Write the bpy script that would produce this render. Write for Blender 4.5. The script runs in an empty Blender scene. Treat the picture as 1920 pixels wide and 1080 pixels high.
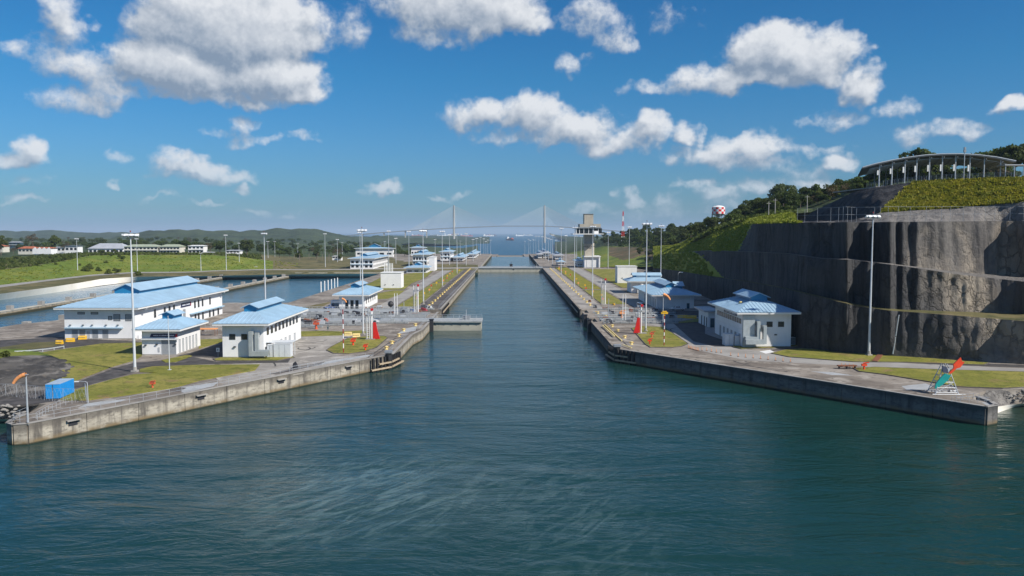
import bpy, math, random
import numpy as np
from mathutils import Vector, Matrix, noise
R = math.radians
random.seed(7)
scn = bpy.context.scene
COL = scn.collection

# ------------------------------------------------------------------ camera
HC = 30.25          # camera height above the lock esplanade (z = 0)
F = 1500.0          # focal length in photograph pixels
PITCH = math.atan(104 / F)
YAW = math.atan(3 / F)
cam_d = bpy.data.cameras.new('camera')
cam = bpy.data.objects.new('camera', cam_d)
COL.objects.link(cam)
cam.location = (0, 0, HC)
cam.rotation_euler = (math.pi / 2 - PITCH, 0, -YAW)
cam_d.sensor_width = 36
cam_d.lens = 36 * F / 1920
cam_d.clip_start = 1
cam_d.clip_end = 90000
scn.camera = cam
CM = Matrix.Rotation(-YAW, 3, 'Z') @ Matrix.Rotation(math.pi / 2 - PITCH, 3, 'X')

def ray(px, py):
    return CM @ Vector(((px - 960) / F, (540 - py) / F, -1))
def G(px, py, z=0.0):
    d = ray(px, py); t = (z - HC) / d.z
    return Vector((d.x * t, d.y * t, z))
def GY(px, py, Y):
    d = ray(px, py); t = Y / d.y
    return Vector((d.x * t, Y, HC + d.z * t))
def ztop(Y, py):
    return GY(957, py, Y).z

# ------------------------------------------------------------------ sun, sky, exposure
SUN_EL, SUN_AZ = 40.0, 122.0      # azimuth clockwise from +Y
tosun = Vector((math.sin(R(SUN_AZ)) * math.cos(R(SUN_EL)), math.cos(R(SUN_AZ)) * math.cos(R(SUN_EL)), math.sin(R(SUN_EL))))
sl = bpy.data.lights.new('sun', 'SUN'); sl.energy = 5.0; sl.angle = R(0.53); sl.color = (1.0, 0.94, 0.85)
so = bpy.data.objects.new('sun', sl); COL.objects.link(so)
so.rotation_euler = (-tosun).to_track_quat('-Z', 'Y').to_euler(); so.location = (0, 0, 300)
vs = scn.view_settings
vs.view_transform = 'Standard'; vs.look = 'None'; vs.exposure = 0.2; vs.gamma = 1; vs.use_curve_mapping = False
scn.cycles.max_bounces = 5; scn.cycles.diffuse_bounces = 2; scn.cycles.glossy_bounces = 3
scn.cycles.transmission_bounces = 2; scn.cycles.volume_bounces = 0; scn.cycles.transparent_max_bounces = 8
scn.cycles.use_denoising = True
scn.cycles.caustics_reflective = False; scn.cycles.caustics_refractive = False

class NT:
    """tiny node helper"""
    def __init__(s, t): s.t = t
    def n(s, typ, **kw):
        nd = s.t.nodes.new(typ)
        for k, v in kw.items(): setattr(nd, k, v)
        return nd
    def L(s, a, b): s.t.links.new(a, b)
    def put(s, sock, v):
        if isinstance(v, bpy.types.NodeSocket): s.L(v, sock)
        else: sock.default_value = v
    def m(s, op, a, b=0.0, c=None, clamp=False):
        nd = s.n('ShaderNodeMath', operation=op, use_clamp=clamp)
        s.put(nd.inputs[0], a); s.put(nd.inputs[1], b)
        if c is not None: s.put(nd.inputs[2], c)
        return nd.outputs[0]
    def vm(s, op, a, b=None):
        nd = s.n('ShaderNodeVectorMath', operation=op)
        s.put(nd.inputs[0], a)
        if b is not None: s.put(nd.inputs[1], b)
        return nd.outputs[1] if op in ('LENGTH', 'DISTANCE', 'DOT_PRODUCT') else nd.outputs[0]
    def mix(s, f, a, b, mode='MIX'):
        nd = s.n('ShaderNodeMix', data_type='RGBA', blend_type=mode)
        s.put(nd.inputs[0], f)
        for i, v in ((6, a), (7, b)):
            if not isinstance(v, bpy.types.NodeSocket): v = tuple(v) + ((1,) if len(v) == 3 else ())
            s.put(nd.inputs[i], v)
        return nd.outputs[2]
    def noise(s, vec, scale, detail=4, rough=.55, dist=0.0, out=0):
        nd = s.n('ShaderNodeTexNoise'); s.L(vec, nd.inputs['Vector'])
        nd.inputs['Scale'].default_value = scale; nd.inputs['Detail'].default_value = detail
        nd.inputs['Roughness'].default_value = rough; nd.inputs['Distortion'].default_value = dist
        return nd.outputs[out]
    def step(s, v, a, b):
        nd = s.n('ShaderNodeMapRange', interpolation_type='SMOOTHSTEP')
        s.put(nd.inputs[0], v); nd.inputs[1].default_value = a; nd.inputs[2].default_value = b
        return nd.outputs[0]
    def xyz(s, v):
        nd = s.n('ShaderNodeSeparateXYZ'); s.L(v, nd.inputs[0]); return nd.outputs
    def comb(s, x, y, z):
        nd = s.n('ShaderNodeCombineXYZ')
        for i, v in enumerate((x, y, z)): s.put(nd.inputs[i], v)
        return nd.outputs[0]

# clouds: every bank is placed by its direction in the sky (given as pixel centre and radii of the photograph)
def sky_uv(px, py):
    d = ray(px, py).normalized()
    return math.atan2(d.x, d.y) * 15, math.asin(d.z) * 15
CL = [  # px, py, rx, ry, weight
 (440, 55, 185, 110, 2.1), (340, 130, 150, 80, 1.7), (500, 135, 115, 68, 1.8), (545, 168, 75, 42, 1.2), (300, 50, 90, 70, 1.1), (150, 120, 110, 45, .75), (195, 165, 70, 50, .72),
 (125, 40, 38, 65, .7), (150, 190, 85, 36, .62), (30, 98, 40, 22, .5), (400, 178, 200, 26, .8), (95, 108, 60, 40, .5),
 (860, 8, 170, 66, 1.4), (945, 40, 95, 56, 1.3), (655, 55, 48, 48, .52), (815, 60, 90, 40, .6), (1115, 35, 62, 46, .62), (1150, 70, 36, 34, .55), (1070, 118, 42, 26, .5), (1265, 40, 60, 30, .3),
 (1450, 105, 105, 60, 1.6), (1530, 120, 85, 62, 1.4), (1395, 150, 160, 34, 1.1), (1620, 165, 52, 44, 1.1), (1255, 165, 100, 24, .55), (1570, 222, 60, 24, .5), (1470, 130, 90, 50, 1.0),
 (910, 222, 80, 44, 1.05), (1000, 215, 75, 52, 1.2), (1080, 240, 85, 46, 1.1), (1150, 272, 90, 36, .95), (1220, 250, 55, 42, 1.05), (1290, 262, 36, 30, .8), (1410, 275, 85, 44, 1.05), (1340, 300, 120, 28, .8), (1060, 258, 200, 22, .6), (1400, 308, 130, 20, .6),
 (1570, 305, 42, 22, .85), (1500, 322, 90, 16, .5), (1800, 245, 65, 26, .7), (1720, 252, 60, 18, .5), (1895, 195, 52, 16, .8), (1690, 210, 40, 24, .4), (1540, 278, 60, 12, .4),
 (50, 285, 50, 34, 1.05), (20, 305, 90, 26, .85), (365, 318, 72, 30, 1.0), (430, 330, 60, 18, .75), (370, 338, 110, 12, .5), (452, 232, 34, 28, .6), (440, 255, 60, 14, .4), (540, 255, 60, 12, .34), (218, 305, 46, 14, .4),
 (208, 346, 24, 8, .6), (458, 355, 28, 11, .65), (715, 352, 42, 11, .7), (50, 374, 70, 7, .45), (310, 373, 60, 7, .42), (60, 345, 60, 10, .3), (400, 378, 50, 5, .42), (500, 394, 80, 6, .38), (850, 368, 60, 5, .34),
 (1178, 372, 34, 22, .72), (1100, 392, 40, 12, .5), (1250, 378, 50, 18, .5), (1310, 352, 60, 14, .5), (1352, 372, 50, 22, .62), (1430, 352, 70, 22, .62), (1540, 342, 60, 20, .8), (1400, 392, 120, 12, .5), (1220, 395, 120, 12, .36)]
# sky outside the frame goes on in the same way
world = bpy.data.worlds.new('World'); scn.world = world; world.use_nodes = True
wt = world.node_tree; wt.nodes.clear()
grp = bpy.data.node_groups.new('cloud_density', 'ShaderNodeTree')
grp.interface.new_socket('P', in_out='INPUT', socket_type='NodeSocketVector')
grp.interface.new_socket('D', in_out='OUTPUT', socket_type='NodeSocketFloat')
grp.interface.new_socket('M', in_out='OUTPUT', socket_type='NodeSocketFloat')
g = NT(grp)
gi, go = g.n('NodeGroupInput'), g.n('NodeGroupOutput')
P0 = gi.outputs[0]
w1 = g.vm('SUBTRACT', g.noise(P0, 1.1, 3, .55, out=1), (.5, .5, .5))
w1 = g.vm('MULTIPLY', w1, (1.1, .75, 0))
w2 = g.vm('SUBTRACT', g.noise(P0, 4.5, 2, .5, out=1), (.5, .5, .5))
w2 = g.vm('MULTIPLY', w2, (.26, .2, 0))
P1 = g.vm('ADD', g.vm('ADD', P0, w1), w2)
acc = None
nb_ = 0
def blob(c, cy, rx, ry, w):
    global acc, P1, nb_
    nb_ += 1
    if nb_ % 3 == 0:      # evaluate bank after bank (keeps the shader small in memory)
        P1 = g.vm('ADD', P1, g.comb(g.m('MULTIPLY', acc, 1e-9), 0.0, 0.0))
    nd = g.n('ShaderNodeVectorMath', operation='MULTIPLY_ADD')
    g.L(P1, nd.inputs[0]); nd.inputs[1].default_value = (1 / rx, 1 / ry, 0); nd.inputs[2].default_value = (-c / rx, -cy / ry, 0)
    d = nd.outputs[0]
    if ry > .2:      # flat base: distances below the centre count more
        s = g.xyz(d)
        yy = g.m('MAXIMUM', s[1], g.m('MULTIPLY', s[1], -1.45))
        d = g.comb(s[0], yy, 0.0)
    l = g.vm('DOT_PRODUCT', d, d)
    v = g.m('MULTIPLY_ADD', l, -w * .62, w * .72)
    acc = v if acc is None else g.m('SMOOTH_MAX', acc, v, .3)
for px, py, rx, ry, w in CL:
    u, v = sky_uv(px, py)
    k = math.cos(u / 15)
    blob(u, v, rx * k * k / 100 * (1.0 if rx > 90 else .98), ry * k / 100 * (.98 if ry > 40 else 1.0), w * (.92 if w > .9 else 1.05))
uo = g.xyz(P0)
msk = g.m('MAXIMUM', g.step(g.m('ABSOLUTE', uo[0]), 9.6, 12.0), g.step(uo[1], 7.2, 9.0))
on = g.m('MULTIPLY', g.m('SUBTRACT', g.noise(g.vm('MULTIPLY', P0, (1, 1.6, 1)), .33, 2, .5), .54), 5.5)
acc = g.m('MAXIMUM', acc, g.m('ADD', on, g.m('MULTIPLY_ADD', msk, 3.0, -3.0)))
fb = g.noise(P0, 2.3, 9, .6)
bil = g.noise(P0, 5.5, 5, .55)
bil = g.m('ABSOLUTE', g.m('MULTIPLY_ADD', bil, 2.0, -1.0))
d0 = g.m('ADD', acc, g.m('MULTIPLY', g.m('SUBTRACT', fb, .5), 1.0))
d0 = g.m('SUBTRACT', d0, g.m('MULTIPLY', bil, .28))
g.L(d0, go.inputs[0]); g.L(acc, go.inputs[1])

w = NT(wt)
tc = w.n('ShaderNodeTexCoord').outputs['Generated']
sx = w.xyz(tc)
az = w.m('MULTIPLY', w.m('ARCTAN2', sx[0], sx[1]), 15.0)
el = w.m('MULTIPLY', w.m('ARCSINE', w.m('MAXIMUM', sx[2], 0.0)), 15.0)
Pw = w.comb(az, el, 0.0)
def cd(vec):
    nd = w.n('ShaderNodeGroup'); nd.node_tree = grp; w.L(vec, nd.inputs[0]); return nd.outputs
A = cd(Pw); B = cd(w.vm('ADD', Pw, (.12, .22, 0)))
dens = A[0]
alpha = w.step(dens, -.02, .60)
low = w.step(el, .0, 1.6)          # banks near the horizon are thinner, seen through more air
alpha = w.m('MULTIPLY', alpha, w.m('MULTIPLY_ADD', low, .45, .52))
rel = w.m('MULTIPLY', w.m('SUBTRACT', w.m('SUBTRACT', A[0], B[0]), w.m('SUBTRACT', A[1], B[1])), .85)
bas = w.step(w.m('SUBTRACT', A[1], B[1]), -.44, .52)
lit = w.m('ADD', w.m('MULTIPLY_ADD', bas, 1.05, -.05), rel)
thick = w.step(dens, .1, 1.4)
lit = w.m('MINIMUM', w.m('MAXIMUM', w.m('ADD', lit, w.m('MULTIPLY', thick, .06)), 0.0), 1.0)
ccol = w.mix(lit, (.21, .275, .37), (.70, .72, .75))
ccol = w.mix(w.m('MULTIPLY_ADD', low, -.45, .45), ccol, (.34, .45, .56))
sky = w.n('ShaderNodeTexSky', sky_type='NISHITA')
sky.sun_disc = False; sky.sun_elevation = R(SUN_EL); sky.sun_rotation = R(SUN_AZ)
sky.altitude = 0; sky.air_density = 1.35; sky.dust_density = .3; sky.ozone_density = 3.0
hs = w.n('ShaderNodeHueSaturation'); hs.inputs['Saturation'].default_value = 1.16; hs.inputs['Value'].default_value = 1.0
w.L(sky.outputs[0], hs.inputs['Color'])
b1 = w.n('ShaderNodeBackground'); b1.inputs[1].default_value = .069
ramp = w.n('ShaderNodeValToRGB'); cr = ramp.color_ramp
tint = [(0.0, (.31, .70, 1.90)), (.055, (.30, .66, 1.36)), (.11, (.29, .66, 1.26)), (.19, (.27, .67, 1.23)), (.36, (.19, .69, 1.14)), (.52, (.165, .66, 1.08)), (1.0, (.16, .60, 1.0))]
while len(cr.elements) < len(tint): cr.elements.new(.5)
for e_, (p_, c_) in zip(cr.elements, tint): e_.position = p_; e_.color = (c_[0] / 2, c_[1] / 2, c_[2] / 2, 1)
w.L(w.m('DIVIDE', el, R(30) * 15), ramp.inputs[0])
dbl = w.vm('MULTIPLY', ramp.outputs[0], (2, 2, 2))
w.L(w.mix(1.0, hs.outputs[0], dbl, 'MULTIPLY'), b1.inputs[0])
b2 = w.n('ShaderNodeBackground'); b2.inputs[1].default_value = 1.0; w.L(ccol, b2.inputs[0])
ms = w.n('ShaderNodeMixShader'); w.L(alpha, ms.inputs[0]); w.L(b1.outputs[0], ms.inputs[1]); w.L(b2.outputs[0], ms.inputs[2])
wo = w.n('ShaderNodeOutputWorld'); w.L(ms.outputs[0], wo.inputs[0])
world.cycles.sampling_method = 'MANUAL'; world.cycles.sample_map_resolution = 512

# ------------------------------------------------------------------ materials
MT = {}
def mat(name):
    m = bpy.data.materials.new(name); m.use_nodes = True; MT[name] = m
    t = NT(m.node_tree); b = m.node_tree.nodes['Principled BSDF']
    return t, b
def pos(t, sc=(1, 1, 1)):
    p = t.n('ShaderNodeNewGeometry').outputs['Position']
    return t.vm('MULTIPLY', p, sc) if sc != (1, 1, 1) else p
def bump(t, b, h, strength, dist=.1):
    nd = t.n('ShaderNodeBump'); nd.inputs['Strength'].default_value = strength; nd.inputs['Distance'].default_value = dist
    t.L(h, nd.inputs['Height']); t.L(nd.outputs[0], b.inputs['Normal'])
def simple(name, col, rough=.6, var=.12, scale=1.2, metal=0.0, spec=.5, dirt=None):
    t, b = mat(name)
    p = pos(t)
    n1 = t.noise(p, scale, 5, .6)
    c = t.mix(t.step(n1, .3, .7), [x * (1 - var) for x in col], [min(1, x * (1 + var * .6)) for x in col])
    if dirt:
        n2 = t.noise(pos(t, (1, 1, .12)), 1.6, 4, .6)
        c = t.mix(t.m('MULTIPLY', t.step(n2, .52, .8), dirt), c, [x * .45 for x in col])
    t.L(c, b.inputs['Base Color'])
    b.inputs['Roughness'].default_value = rough; b.inputs['Metallic'].default_value = metal
    b.inputs['Specular IOR Level'].default_value = spec
    return MT[name]
def blotch(name, cols, scales, rough=.85, bmp=None, thr=((.35, .65),) * 4, sc=(1, 1, 1)):
    """layered colour patches: cols[0] base, then each next colour by its own noise"""
    t, b = mat(name)
    p = pos(t, sc); c = None
    for i, col in enumerate(cols):
        if c is None:
            c = t.mix(0.0, col, col); continue
        n1 = t.noise(p, scales[i - 1], 6, .62, .3)
        c = t.mix(t.step(n1, *thr[i - 1]), c, col)
    t.L(c, b.inputs['Base Color']); b.inputs['Roughness'].default_value = rough
    b.inputs['Specular IOR Level'].default_value = .3
    if bmp: bump(t, b, t.noise(p, bmp[0], 5, .65), bmp[1], bmp[2])
    return t, b

def water_mat(name, deep, green, k=1.0, wake=False, sea=False):
    t, b = mat(name)
    p = pos(t); s = t.xyz(p)
    big = t.noise(pos(t, (1, .45, 1)), .018, 3, .5)
    gx = t.step(s[0], -20.0, 90.0)
    c = t.mix(t.m('MULTIPLY_ADD', gx, .75, t.m('MULTIPLY', t.step(big, .35, .7), .3), clamp=True), deep, green)
    if wake:      # silt and foam stirred up by the ship, drawn out along the current
        ru = t.m('MULTIPLY', t.m('ADD', t.m('MULTIPLY', s[0], .62), t.m('MULTIPLY', s[1], .78)), .30)
        rv = t.m('MULTIPLY', t.m('SUBTRACT', t.m('MULTIPLY', s[0], .78), t.m('MULTIPLY', s[1], .62)), 1.0)
        st = t.noise(t.comb(ru, rv, 0.0), .26, 9, .74, 2.6)
        reg = t.step(t.vm('LENGTH', t.vm('MULTIPLY', t.vm('SUBTRACT', p, (-19, 101, 0)), (1 / 24, 1 / 27, 0))), 1.0, .15)
        reg2 = t.m('MULTIPLY', t.step(t.vm('LENGTH', t.vm('MULTIPLY', t.vm('SUBTRACT', p, (8, 95, 0)), (1 / 14, 1 / 40, 0))), 1.0, .2), .4)
        f = t.m('MULTIPLY', t.step(st, .44, .66), t.m('ADD', reg, reg2), clamp=True)
        c = t.mix(t.m('MULTIPLY', reg, .6), c, (.032, .066, .064))
        c = t.mix(t.m('MULTIPLY', f, .8), c, (.13, .20, .195))
        br = t.step(t.m('SUBTRACT', s[0], t.m('MULTIPLY', s[1], .18)), 62.0, 72.0)
        c = t.mix(t.m('MULTIPLY', br, .55), c, (.055, .06, .03))
    t.L(c, b.inputs['Base Color'])
    b.inputs['Roughness'].default_value = .34 if sea else .08
    b.inputs['Specular IOR Level'].default_value = .3 if sea else .33
    b.inputs['IOR'].default_value = 1.33
    a1 = t.noise(pos(t, (.55, 1, 1)), .95 / k, 4, .62, .8)
    a2 = t.noise(pos(t, (.35, 1, 1)), .16 / k, 4, .6, 1.4)
    a3 = t.noise(pos(t, (.5, 1, 1)), .035 / k, 3, .55, 1.0)
    h = t.m('ADD', t.m('MULTIPLY', a1, .22 * k), t.m('ADD', t.m('MULTIPLY', a2, .85 * k), t.m('MULTIPLY', a3, 2.4 * k)))
    calm = t.noise(pos(t, (.5, 1, 1)), .022, 3, .5, .8)
    h = t.m('MULTIPLY', h, t.m('MULTIPLY_ADD', calm, .9, .45))
    bump(t, b, h, 1.0, .42 if not sea else .6)
    return MT[name]
water_mat('lake_water', (.012, .044, .044), (.005, .034, .023), wake=True)
water_mat('basin_water', (.032, .115, .18), (.032, .11, .165), k=.5)
water_mat('sea_water', (.012, .085, .15), (.012, .085, .15), k=6, sea=True)

def concrete_wall(name, c1, c2, cdark, strong):
    t, b = mat(name)
    p = pos(t); s = t.xyz(p)
    ns = t.noise(pos(t, (1, 1, .10)), .55, 6, .66)
    nb = t.noise(pos(t, (1, 1, 2.5)), .35, 5, .6)
    c = t.mix(t.step(nb, .35, .65), c1, c2)
    c = t.mix(t.m('MULTIPLY', t.step(ns, .47, .66), strong), c, cdark)
    tz = t.m('ADD', s[2], t.m('MULTIPLY', t.noise(pos(t, (1, 1, .3)), .35, 6, .7), 2.6))
    c = t.mix(t.m('MULTIPLY', t.step(tz, .0, 1.0), strong * .8), c, cdark)
    fine = t.noise(pos(t, (.6, .6, 1.6)), 1.3, 8, .75)
    c = t.mix(t.m('MULTIPLY', t.step(fine, .48, .64), .65), c, cdark)
    rust = t.step(s[2], -2.0, -2.8)
    nr = t.noise(p, .5, 4, .6)
    c = t.mix(t.m('MULTIPLY', rust, t.step(nr, .2, .6)), c, (.20, .15, .085))
    c = t.mix(t.step(s[2], -2.75, -3.02), c, (.04, .04, .025))
    # formwork joints of the pours
    j = t.m('PINGPONG', t.m('ADD', t.m('MULTIPLY', s[0], .7), s[1]), 4.5)
    c = t.mix(t.m('MULTIPLY', t.step(j, .10, .02), .25), c, cdark)
    t.L(c, b.inputs['Base Color']); b.inputs['Roughness'].default_value = .9; b.inputs['Specular IOR Level'].default_value = .25
    bump(t, b, t.noise(p, 2.2, 6, .7), .5, .08)
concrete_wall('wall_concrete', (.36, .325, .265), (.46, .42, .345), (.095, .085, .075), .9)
concrete_wall('wall_concrete_shaded', (.15, .145, .14), (.19, .18, .17), (.05, .05, .05), .8)  # darker copy for the right walls, their shade put into the colour
t, b = blotch('deck_concrete', [(.27, .235, .195), (.165, .14, .115), (.36, .325, .28), (.09, .078, .066)], [.05, .18, .5], thr=((.42, .58), (.5, .66), (.54, .70)), bmp=(3, .3, .05))
# tyre marks and slab joints give the deck its grain
t, b = blotch('deck_worn', [(.34, .315, .28), (.25, .23, .205), (.42, .39, .35), (.14, .125, .11)], [.07, .25, .45], thr=((.42, .58), (.5, .66), (.56, .72)), bmp=(3, .3, .05))
blotch('deck_dark', [(.125, .112, .102), (.075, .066, .062), (.19, .175, .155)], [.08, .25], thr=((.4, .62), (.52, .74)), bmp=(3, .3, .05))
blotch('asphalt', [(.075, .07, .068), (.11, .10, .095), (.05, .046, .044)], [.1, .4], bmp=(5, .3, .03))
blotch('road_concrete', [(.34, .325, .30), (.26, .245, .225), (.18, .165, .15)], [.1, .25], thr=((.4, .65), (.55, .75)))
blotch('pale_slab', [(.40, .42, .43), (.33, .34, .34)], [.3])
blotch('grass', [(.19, .19, .028), (.26, .235, .05), (.13, .14, .02), (.25, .17, .075), (.10, .115, .015)], [.09, .35, .14, 1.3], thr=((.42, .58), (.5, .64), (.56, .70), (.52, .68)), bmp=(2.5, .8, .25))
blotch('grass_olive', [(.10, .095, .035), (.17, .14, .06), (.06, .065, .02), (.21, .16, .09)], [.04, .12, .06], thr=((.4, .6), (.5, .66), (.6, .72)), bmp=(1.2, .8, .3))
blotch('grass_bright', [(.12, .17, .018), (.18, .20, .03), (.065, .10, .010), (.20, .18, .04)], [.035, .12, .03], thr=((.42, .6), (.52, .68), (.6, .72)), bmp=(.8, 1, .6))
blotch('grass_slope', [(.21, .26, .03), (.28, .27, .045), (.11, .16, .018), (.26, .22, .06)], [.05, .16, .06], thr=((.42, .6), (.54, .68), (.6, .72)), bmp=(.8, 1, .6))
blotch('grass_yellow', [(.20, .20, .02), (.27, .23, .03), (.11, .125, .015), (.12, .08, .03)], [.12, .35, .18], thr=((.42, .6), (.52, .68), (.6, .75)), bmp=(1.5, 1, .5))
blotch('earth', [(.20, .12, .06), (.12, .085, .045), (.08, .08, .03)], [.05, .1])
blotch('lining', [(.72, .69, .61), (.60, .55, .46), (.76, .74, .69)], [.03, .1], thr=((.45, .7), (.5, .7)))
blotch('rubble', [(.15, .14, .13), (.24, .225, .205), (.075, .07, .065)], [.6, 1.1], thr=((.45, .6), (.5, .65)), bmp=(1.8, 1, .4))
def rock_mat(name, base, mid, lite, dark, gx=False):
    t, b = mat(name)
    p = pos(t); s = t.xyz(p)
    st = t.noise(pos(t, (1, 1, .07)), .42, 7, .7, .6)
    st2 = t.noise(pos(t, (1, 1, .16)), .12, 5, .6, .5)
    big = t.noise(p, .035, 4, .6, .8)
    fine = t.noise(p, .5, 8, .72, .4)
    c = t.mix(t.step(st, .30, .58), dark, base)
    c = t.mix(t.m('MULTIPLY', t.step(st2, .50, .70), .8), c, mid)
    fr = t.step(t.m('ADD', s[0], t.m('MULTIPLY', t.noise(p, .05, 3, .6), 26.0)), 110.0, 128.0) if gx else .35  # share of pale tint grows to the right, painting in the sunlit cliff
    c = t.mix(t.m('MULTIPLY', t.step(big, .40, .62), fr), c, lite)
    c = t.mix(t.m('MULTIPLY', t.step(fine, .55, .78), .75), c, dark)
    c = t.mix(t.m('MULTIPLY', t.step(st, .62, .80), .5), c, lite)
    vo = t.n('ShaderNodeTexVoronoi', feature='DISTANCE_TO_EDGE'); vo.inputs['Scale'].default_value = .34
    t.L(t.vm('ADD', pos(t, (1, 1, .7)), t.vm('MULTIPLY', t.noise(p, .6, 4, .6, out=1), (2.5, 2.5, 2.5))), vo.inputs['Vector'])
    cr_ = t.m('MULTIPLY', t.step(vo.outputs[0], .10, .0), t.step(big, .42, .60))
    c = t.mix(t.m('MULTIPLY', cr_, .4), c, dark)
    gr = t.noise(p, 2.6, 6, .75)
    c = t.mix(t.m('MULTIPLY', t.step(gr, .5, .75), .4), c, mid)
    if gx: c = t.mix(fr, c, t.mix(1.0, c, (1.6, 1.52, 1.42), 'MULTIPLY'))  # right part brightened: sunlight on the rock put into the colour
    t.L(c, b.inputs['Base Color']); b.inputs['Roughness'].default_value = .92; b.inputs['Specular IOR Level'].default_value = .2
    bump(t, b, t.m('ADD', t.m('SUBTRACT', t.m('MULTIPLY', fine, 1.0), t.m('MULTIPLY', cr_, .5)), t.m('ADD', t.m('MULTIPLY', st, .8), t.m('MULTIPLY', gr, .25))), .95, 1.2)
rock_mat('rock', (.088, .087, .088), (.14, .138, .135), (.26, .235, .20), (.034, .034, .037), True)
rock_mat('rock_dark', (.05, .05, .055), (.085, .085, .09), (.13, .125, .115), (.022, .022, .026))
rock_mat('shotcrete', (.22, .205, .19), (.30, .28, .26), (.38, .355, .32), (.10, .095, .09))
simple('white_wall', (.80, .80, .80), .75, .05, .3, dirt=.16, spec=.3)
simple('cream_wall', (.62, .60, .52), .8, .08, .3, spec=.3)
simple('old_concrete', (.46, .42, .35), .9, .14, .12, dirt=.35, spec=.2)
def roof_mat(name, c, seams=True):
    t, b = mat(name)
    p = pos(t); s = t.xyz(p)
    n1 = t.noise(p, .22, 5, .6)
    col = t.mix(t.step(n1, .3, .7), [x * .9 for x in c], [min(1, x * 1.08) for x in c])
    col = t.mix(t.m('MULTIPLY', t.step(t.noise(p, .9, 5, .7), .6, .8), .25), col, [x * .6 for x in c])
    t.L(col, b.inputs['Base Color']); b.inputs['Roughness'].default_value = .42; b.inputs['Specular IOR Level'].default_value = .4
roof_mat('roof_blue', (.34, .49, .61)); roof_mat('roof_deep', (.018, .20, .40)); roof_mat('roof_grey', (.40, .42, .45)); roof_mat('roof_green', (.38, .42, .30)); roof_mat('roof_dark', (.10, .115, .13))
simple('roof_tile_red', (.42, .13, .06), .8, .25, .4)
simple('fascia_white', (.78, .78, .76), .6, .05, .5, dirt=.15)
simple('sign_navy', (.012, .018, .075), .4, .05); simple('sign_red', (.35, .012, .03), .4, .05); simple('lettering', (.62, .66, .74), .5, .05)
simple('dark_letter', (.05, .05, .06), .7, .1)
simple('glass_dark', (.018, .024, .03), .12, .1); simple('glass_blue', (.05, .10, .13), .15, .2)
simple('door_grey', (.30, .32, .34), .5, .1, 2); simple('frame_dark', (.06, .065, .07), .5, .1); simple('door_pale', (.50, .52, .54), .5, .1)
simple('galvanised', (.50, .53, .56), .45, .12, 1.5, metal=.35); simple('steel_grey', (.30, .32, .34), .5, .15, 1.5, metal=.2)
simple('mast_steel', (.62, .65, .68), .45, .08, .6, metal=.15); simple('white_paint', (.80, .80, .79), .4, .05)
simple('duct_metal', (.42, .46, .47), .4, .1, 1, metal=.3); simple('ac_grey', (.62, .65, .67), .6, .07, 1.2, dirt=.15)
simple('red_paint', (.62, .018, .016), .4, .15); simple('dark_red', (.30, .03, .03), .5, .2); simple('orange_paint', (.85, .13, .025), .45, .1); simple('vermilion', (.82, .075, .02), .45, .1)
simple('hydrant_orange', (.62, .11, .045), .5, .12); simple('sock_orange', (.88, .36, .13), .8, .1, 3); simple('teal_paint', (.01, .33, .30), .45, .1)
simple('yellow_paint', (.80, .46, .02), .45, .12); simple('cream_yellow', (.78, .62, .26), .55, .12, 2); simple('gold_beam', (.60, .38, .10), .6, .15)
simple('container_blue', (.012, .27, .68), .5, .1, 1.5, dirt=.12); simple('container_top', (.35, .45, .56), .6, .12)
simple('rubber', (.018, .018, .02), .7, .2, 2); simple('black_iron', (.03, .03, .035), .55, .2, 2); simple('navy_vane', (.06, .075, .12), .5, .1)
simple('gate_steel', (.40, .385, .32), .7, .14, .4, dirt=.45); simple('gate_deck', (.36, .38, .38), .7, .15, .5); simple('timber', (.44, .35, .24), .8, .2, 2)
simple('rust', (.22, .085, .04), .8, .3, 3); blotch('bank_dark', [(.10, .092, .082), (.05, .046, .042), (.20, .185, .165), (.14, .12, .10)], [.35, .22, .6], thr=((.42, .58), (.52, .66), (.6, .7)), sc=(1, .35, 1), bmp=(1.5, 1, .25))
simple('car_white', (.78, .79, .80), .25, .03); simple('car_blue', (.05, .10, .28), .25, .05)
simple('pylon_concrete', (.40, .39, .36), .9, .08, .02); simple('cable_white', (.52, .55, .57), .6, .02); simple('bridge_deck', (.22, .24, .26), .8, .05)
simple('hull_red', (.40, .07, .05), .5, .1); simple('hull_dark', (.05, .06, .09), .5, .1); simple('bark', (.13, .10, .075), .9, .2, 3); simple('palm_bark', (.20, .17, .13), .9, .2, 3)
simple('lamp_glass', (.86, .87, .88), .15, .02); simple('person_dark', (.03, .03, .05), .8, .1); simple('flag_red', (.5, .03, .03), .7, .1); simple('riprap', (.26, .245, .225), .9, .3, .9)
simple('black_mark', (.05, .048, .046), .85, .2, 1)
def leaf_mat(name, c1, c2, c3):
    t, b = mat(name)
    oi = t.n('ShaderNodeObjectInfo').outputs['Random']
    p = pos(t)
    n1 = t.noise(p, .35, 3, .6)
    c = t.mix(t.step(n1, .35, .65), c1, c2)
    c = t.mix(t.m('MULTIPLY', oi, .55), c, c3)
    t.L(c, b.inputs['Base Color']); b.inputs['Roughness'].default_value = .65; b.inputs['Specular IOR Level'].default_value = .25
    tr_ = t.n('ShaderNodeBsdfTranslucent'); t.L(t.mix(1.0, c, (1.15, 1.2, .75), 'MULTIPLY'), tr_.inputs[0])
    mx = t.n('ShaderNodeMixShader'); mx.inputs[0].default_value = .4
    t.L(b.outputs[0], mx.inputs[1]); t.L(tr_.outputs[0], mx.inputs[2]); t.L(mx.outputs[0], MT[name].node_tree.nodes['Material Output'].inputs[0])
    return MT[name]
leaf_mat('leaf_dark', (.030, .055, .010), (.060, .092, .018), (.085, .10, .025))
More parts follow.
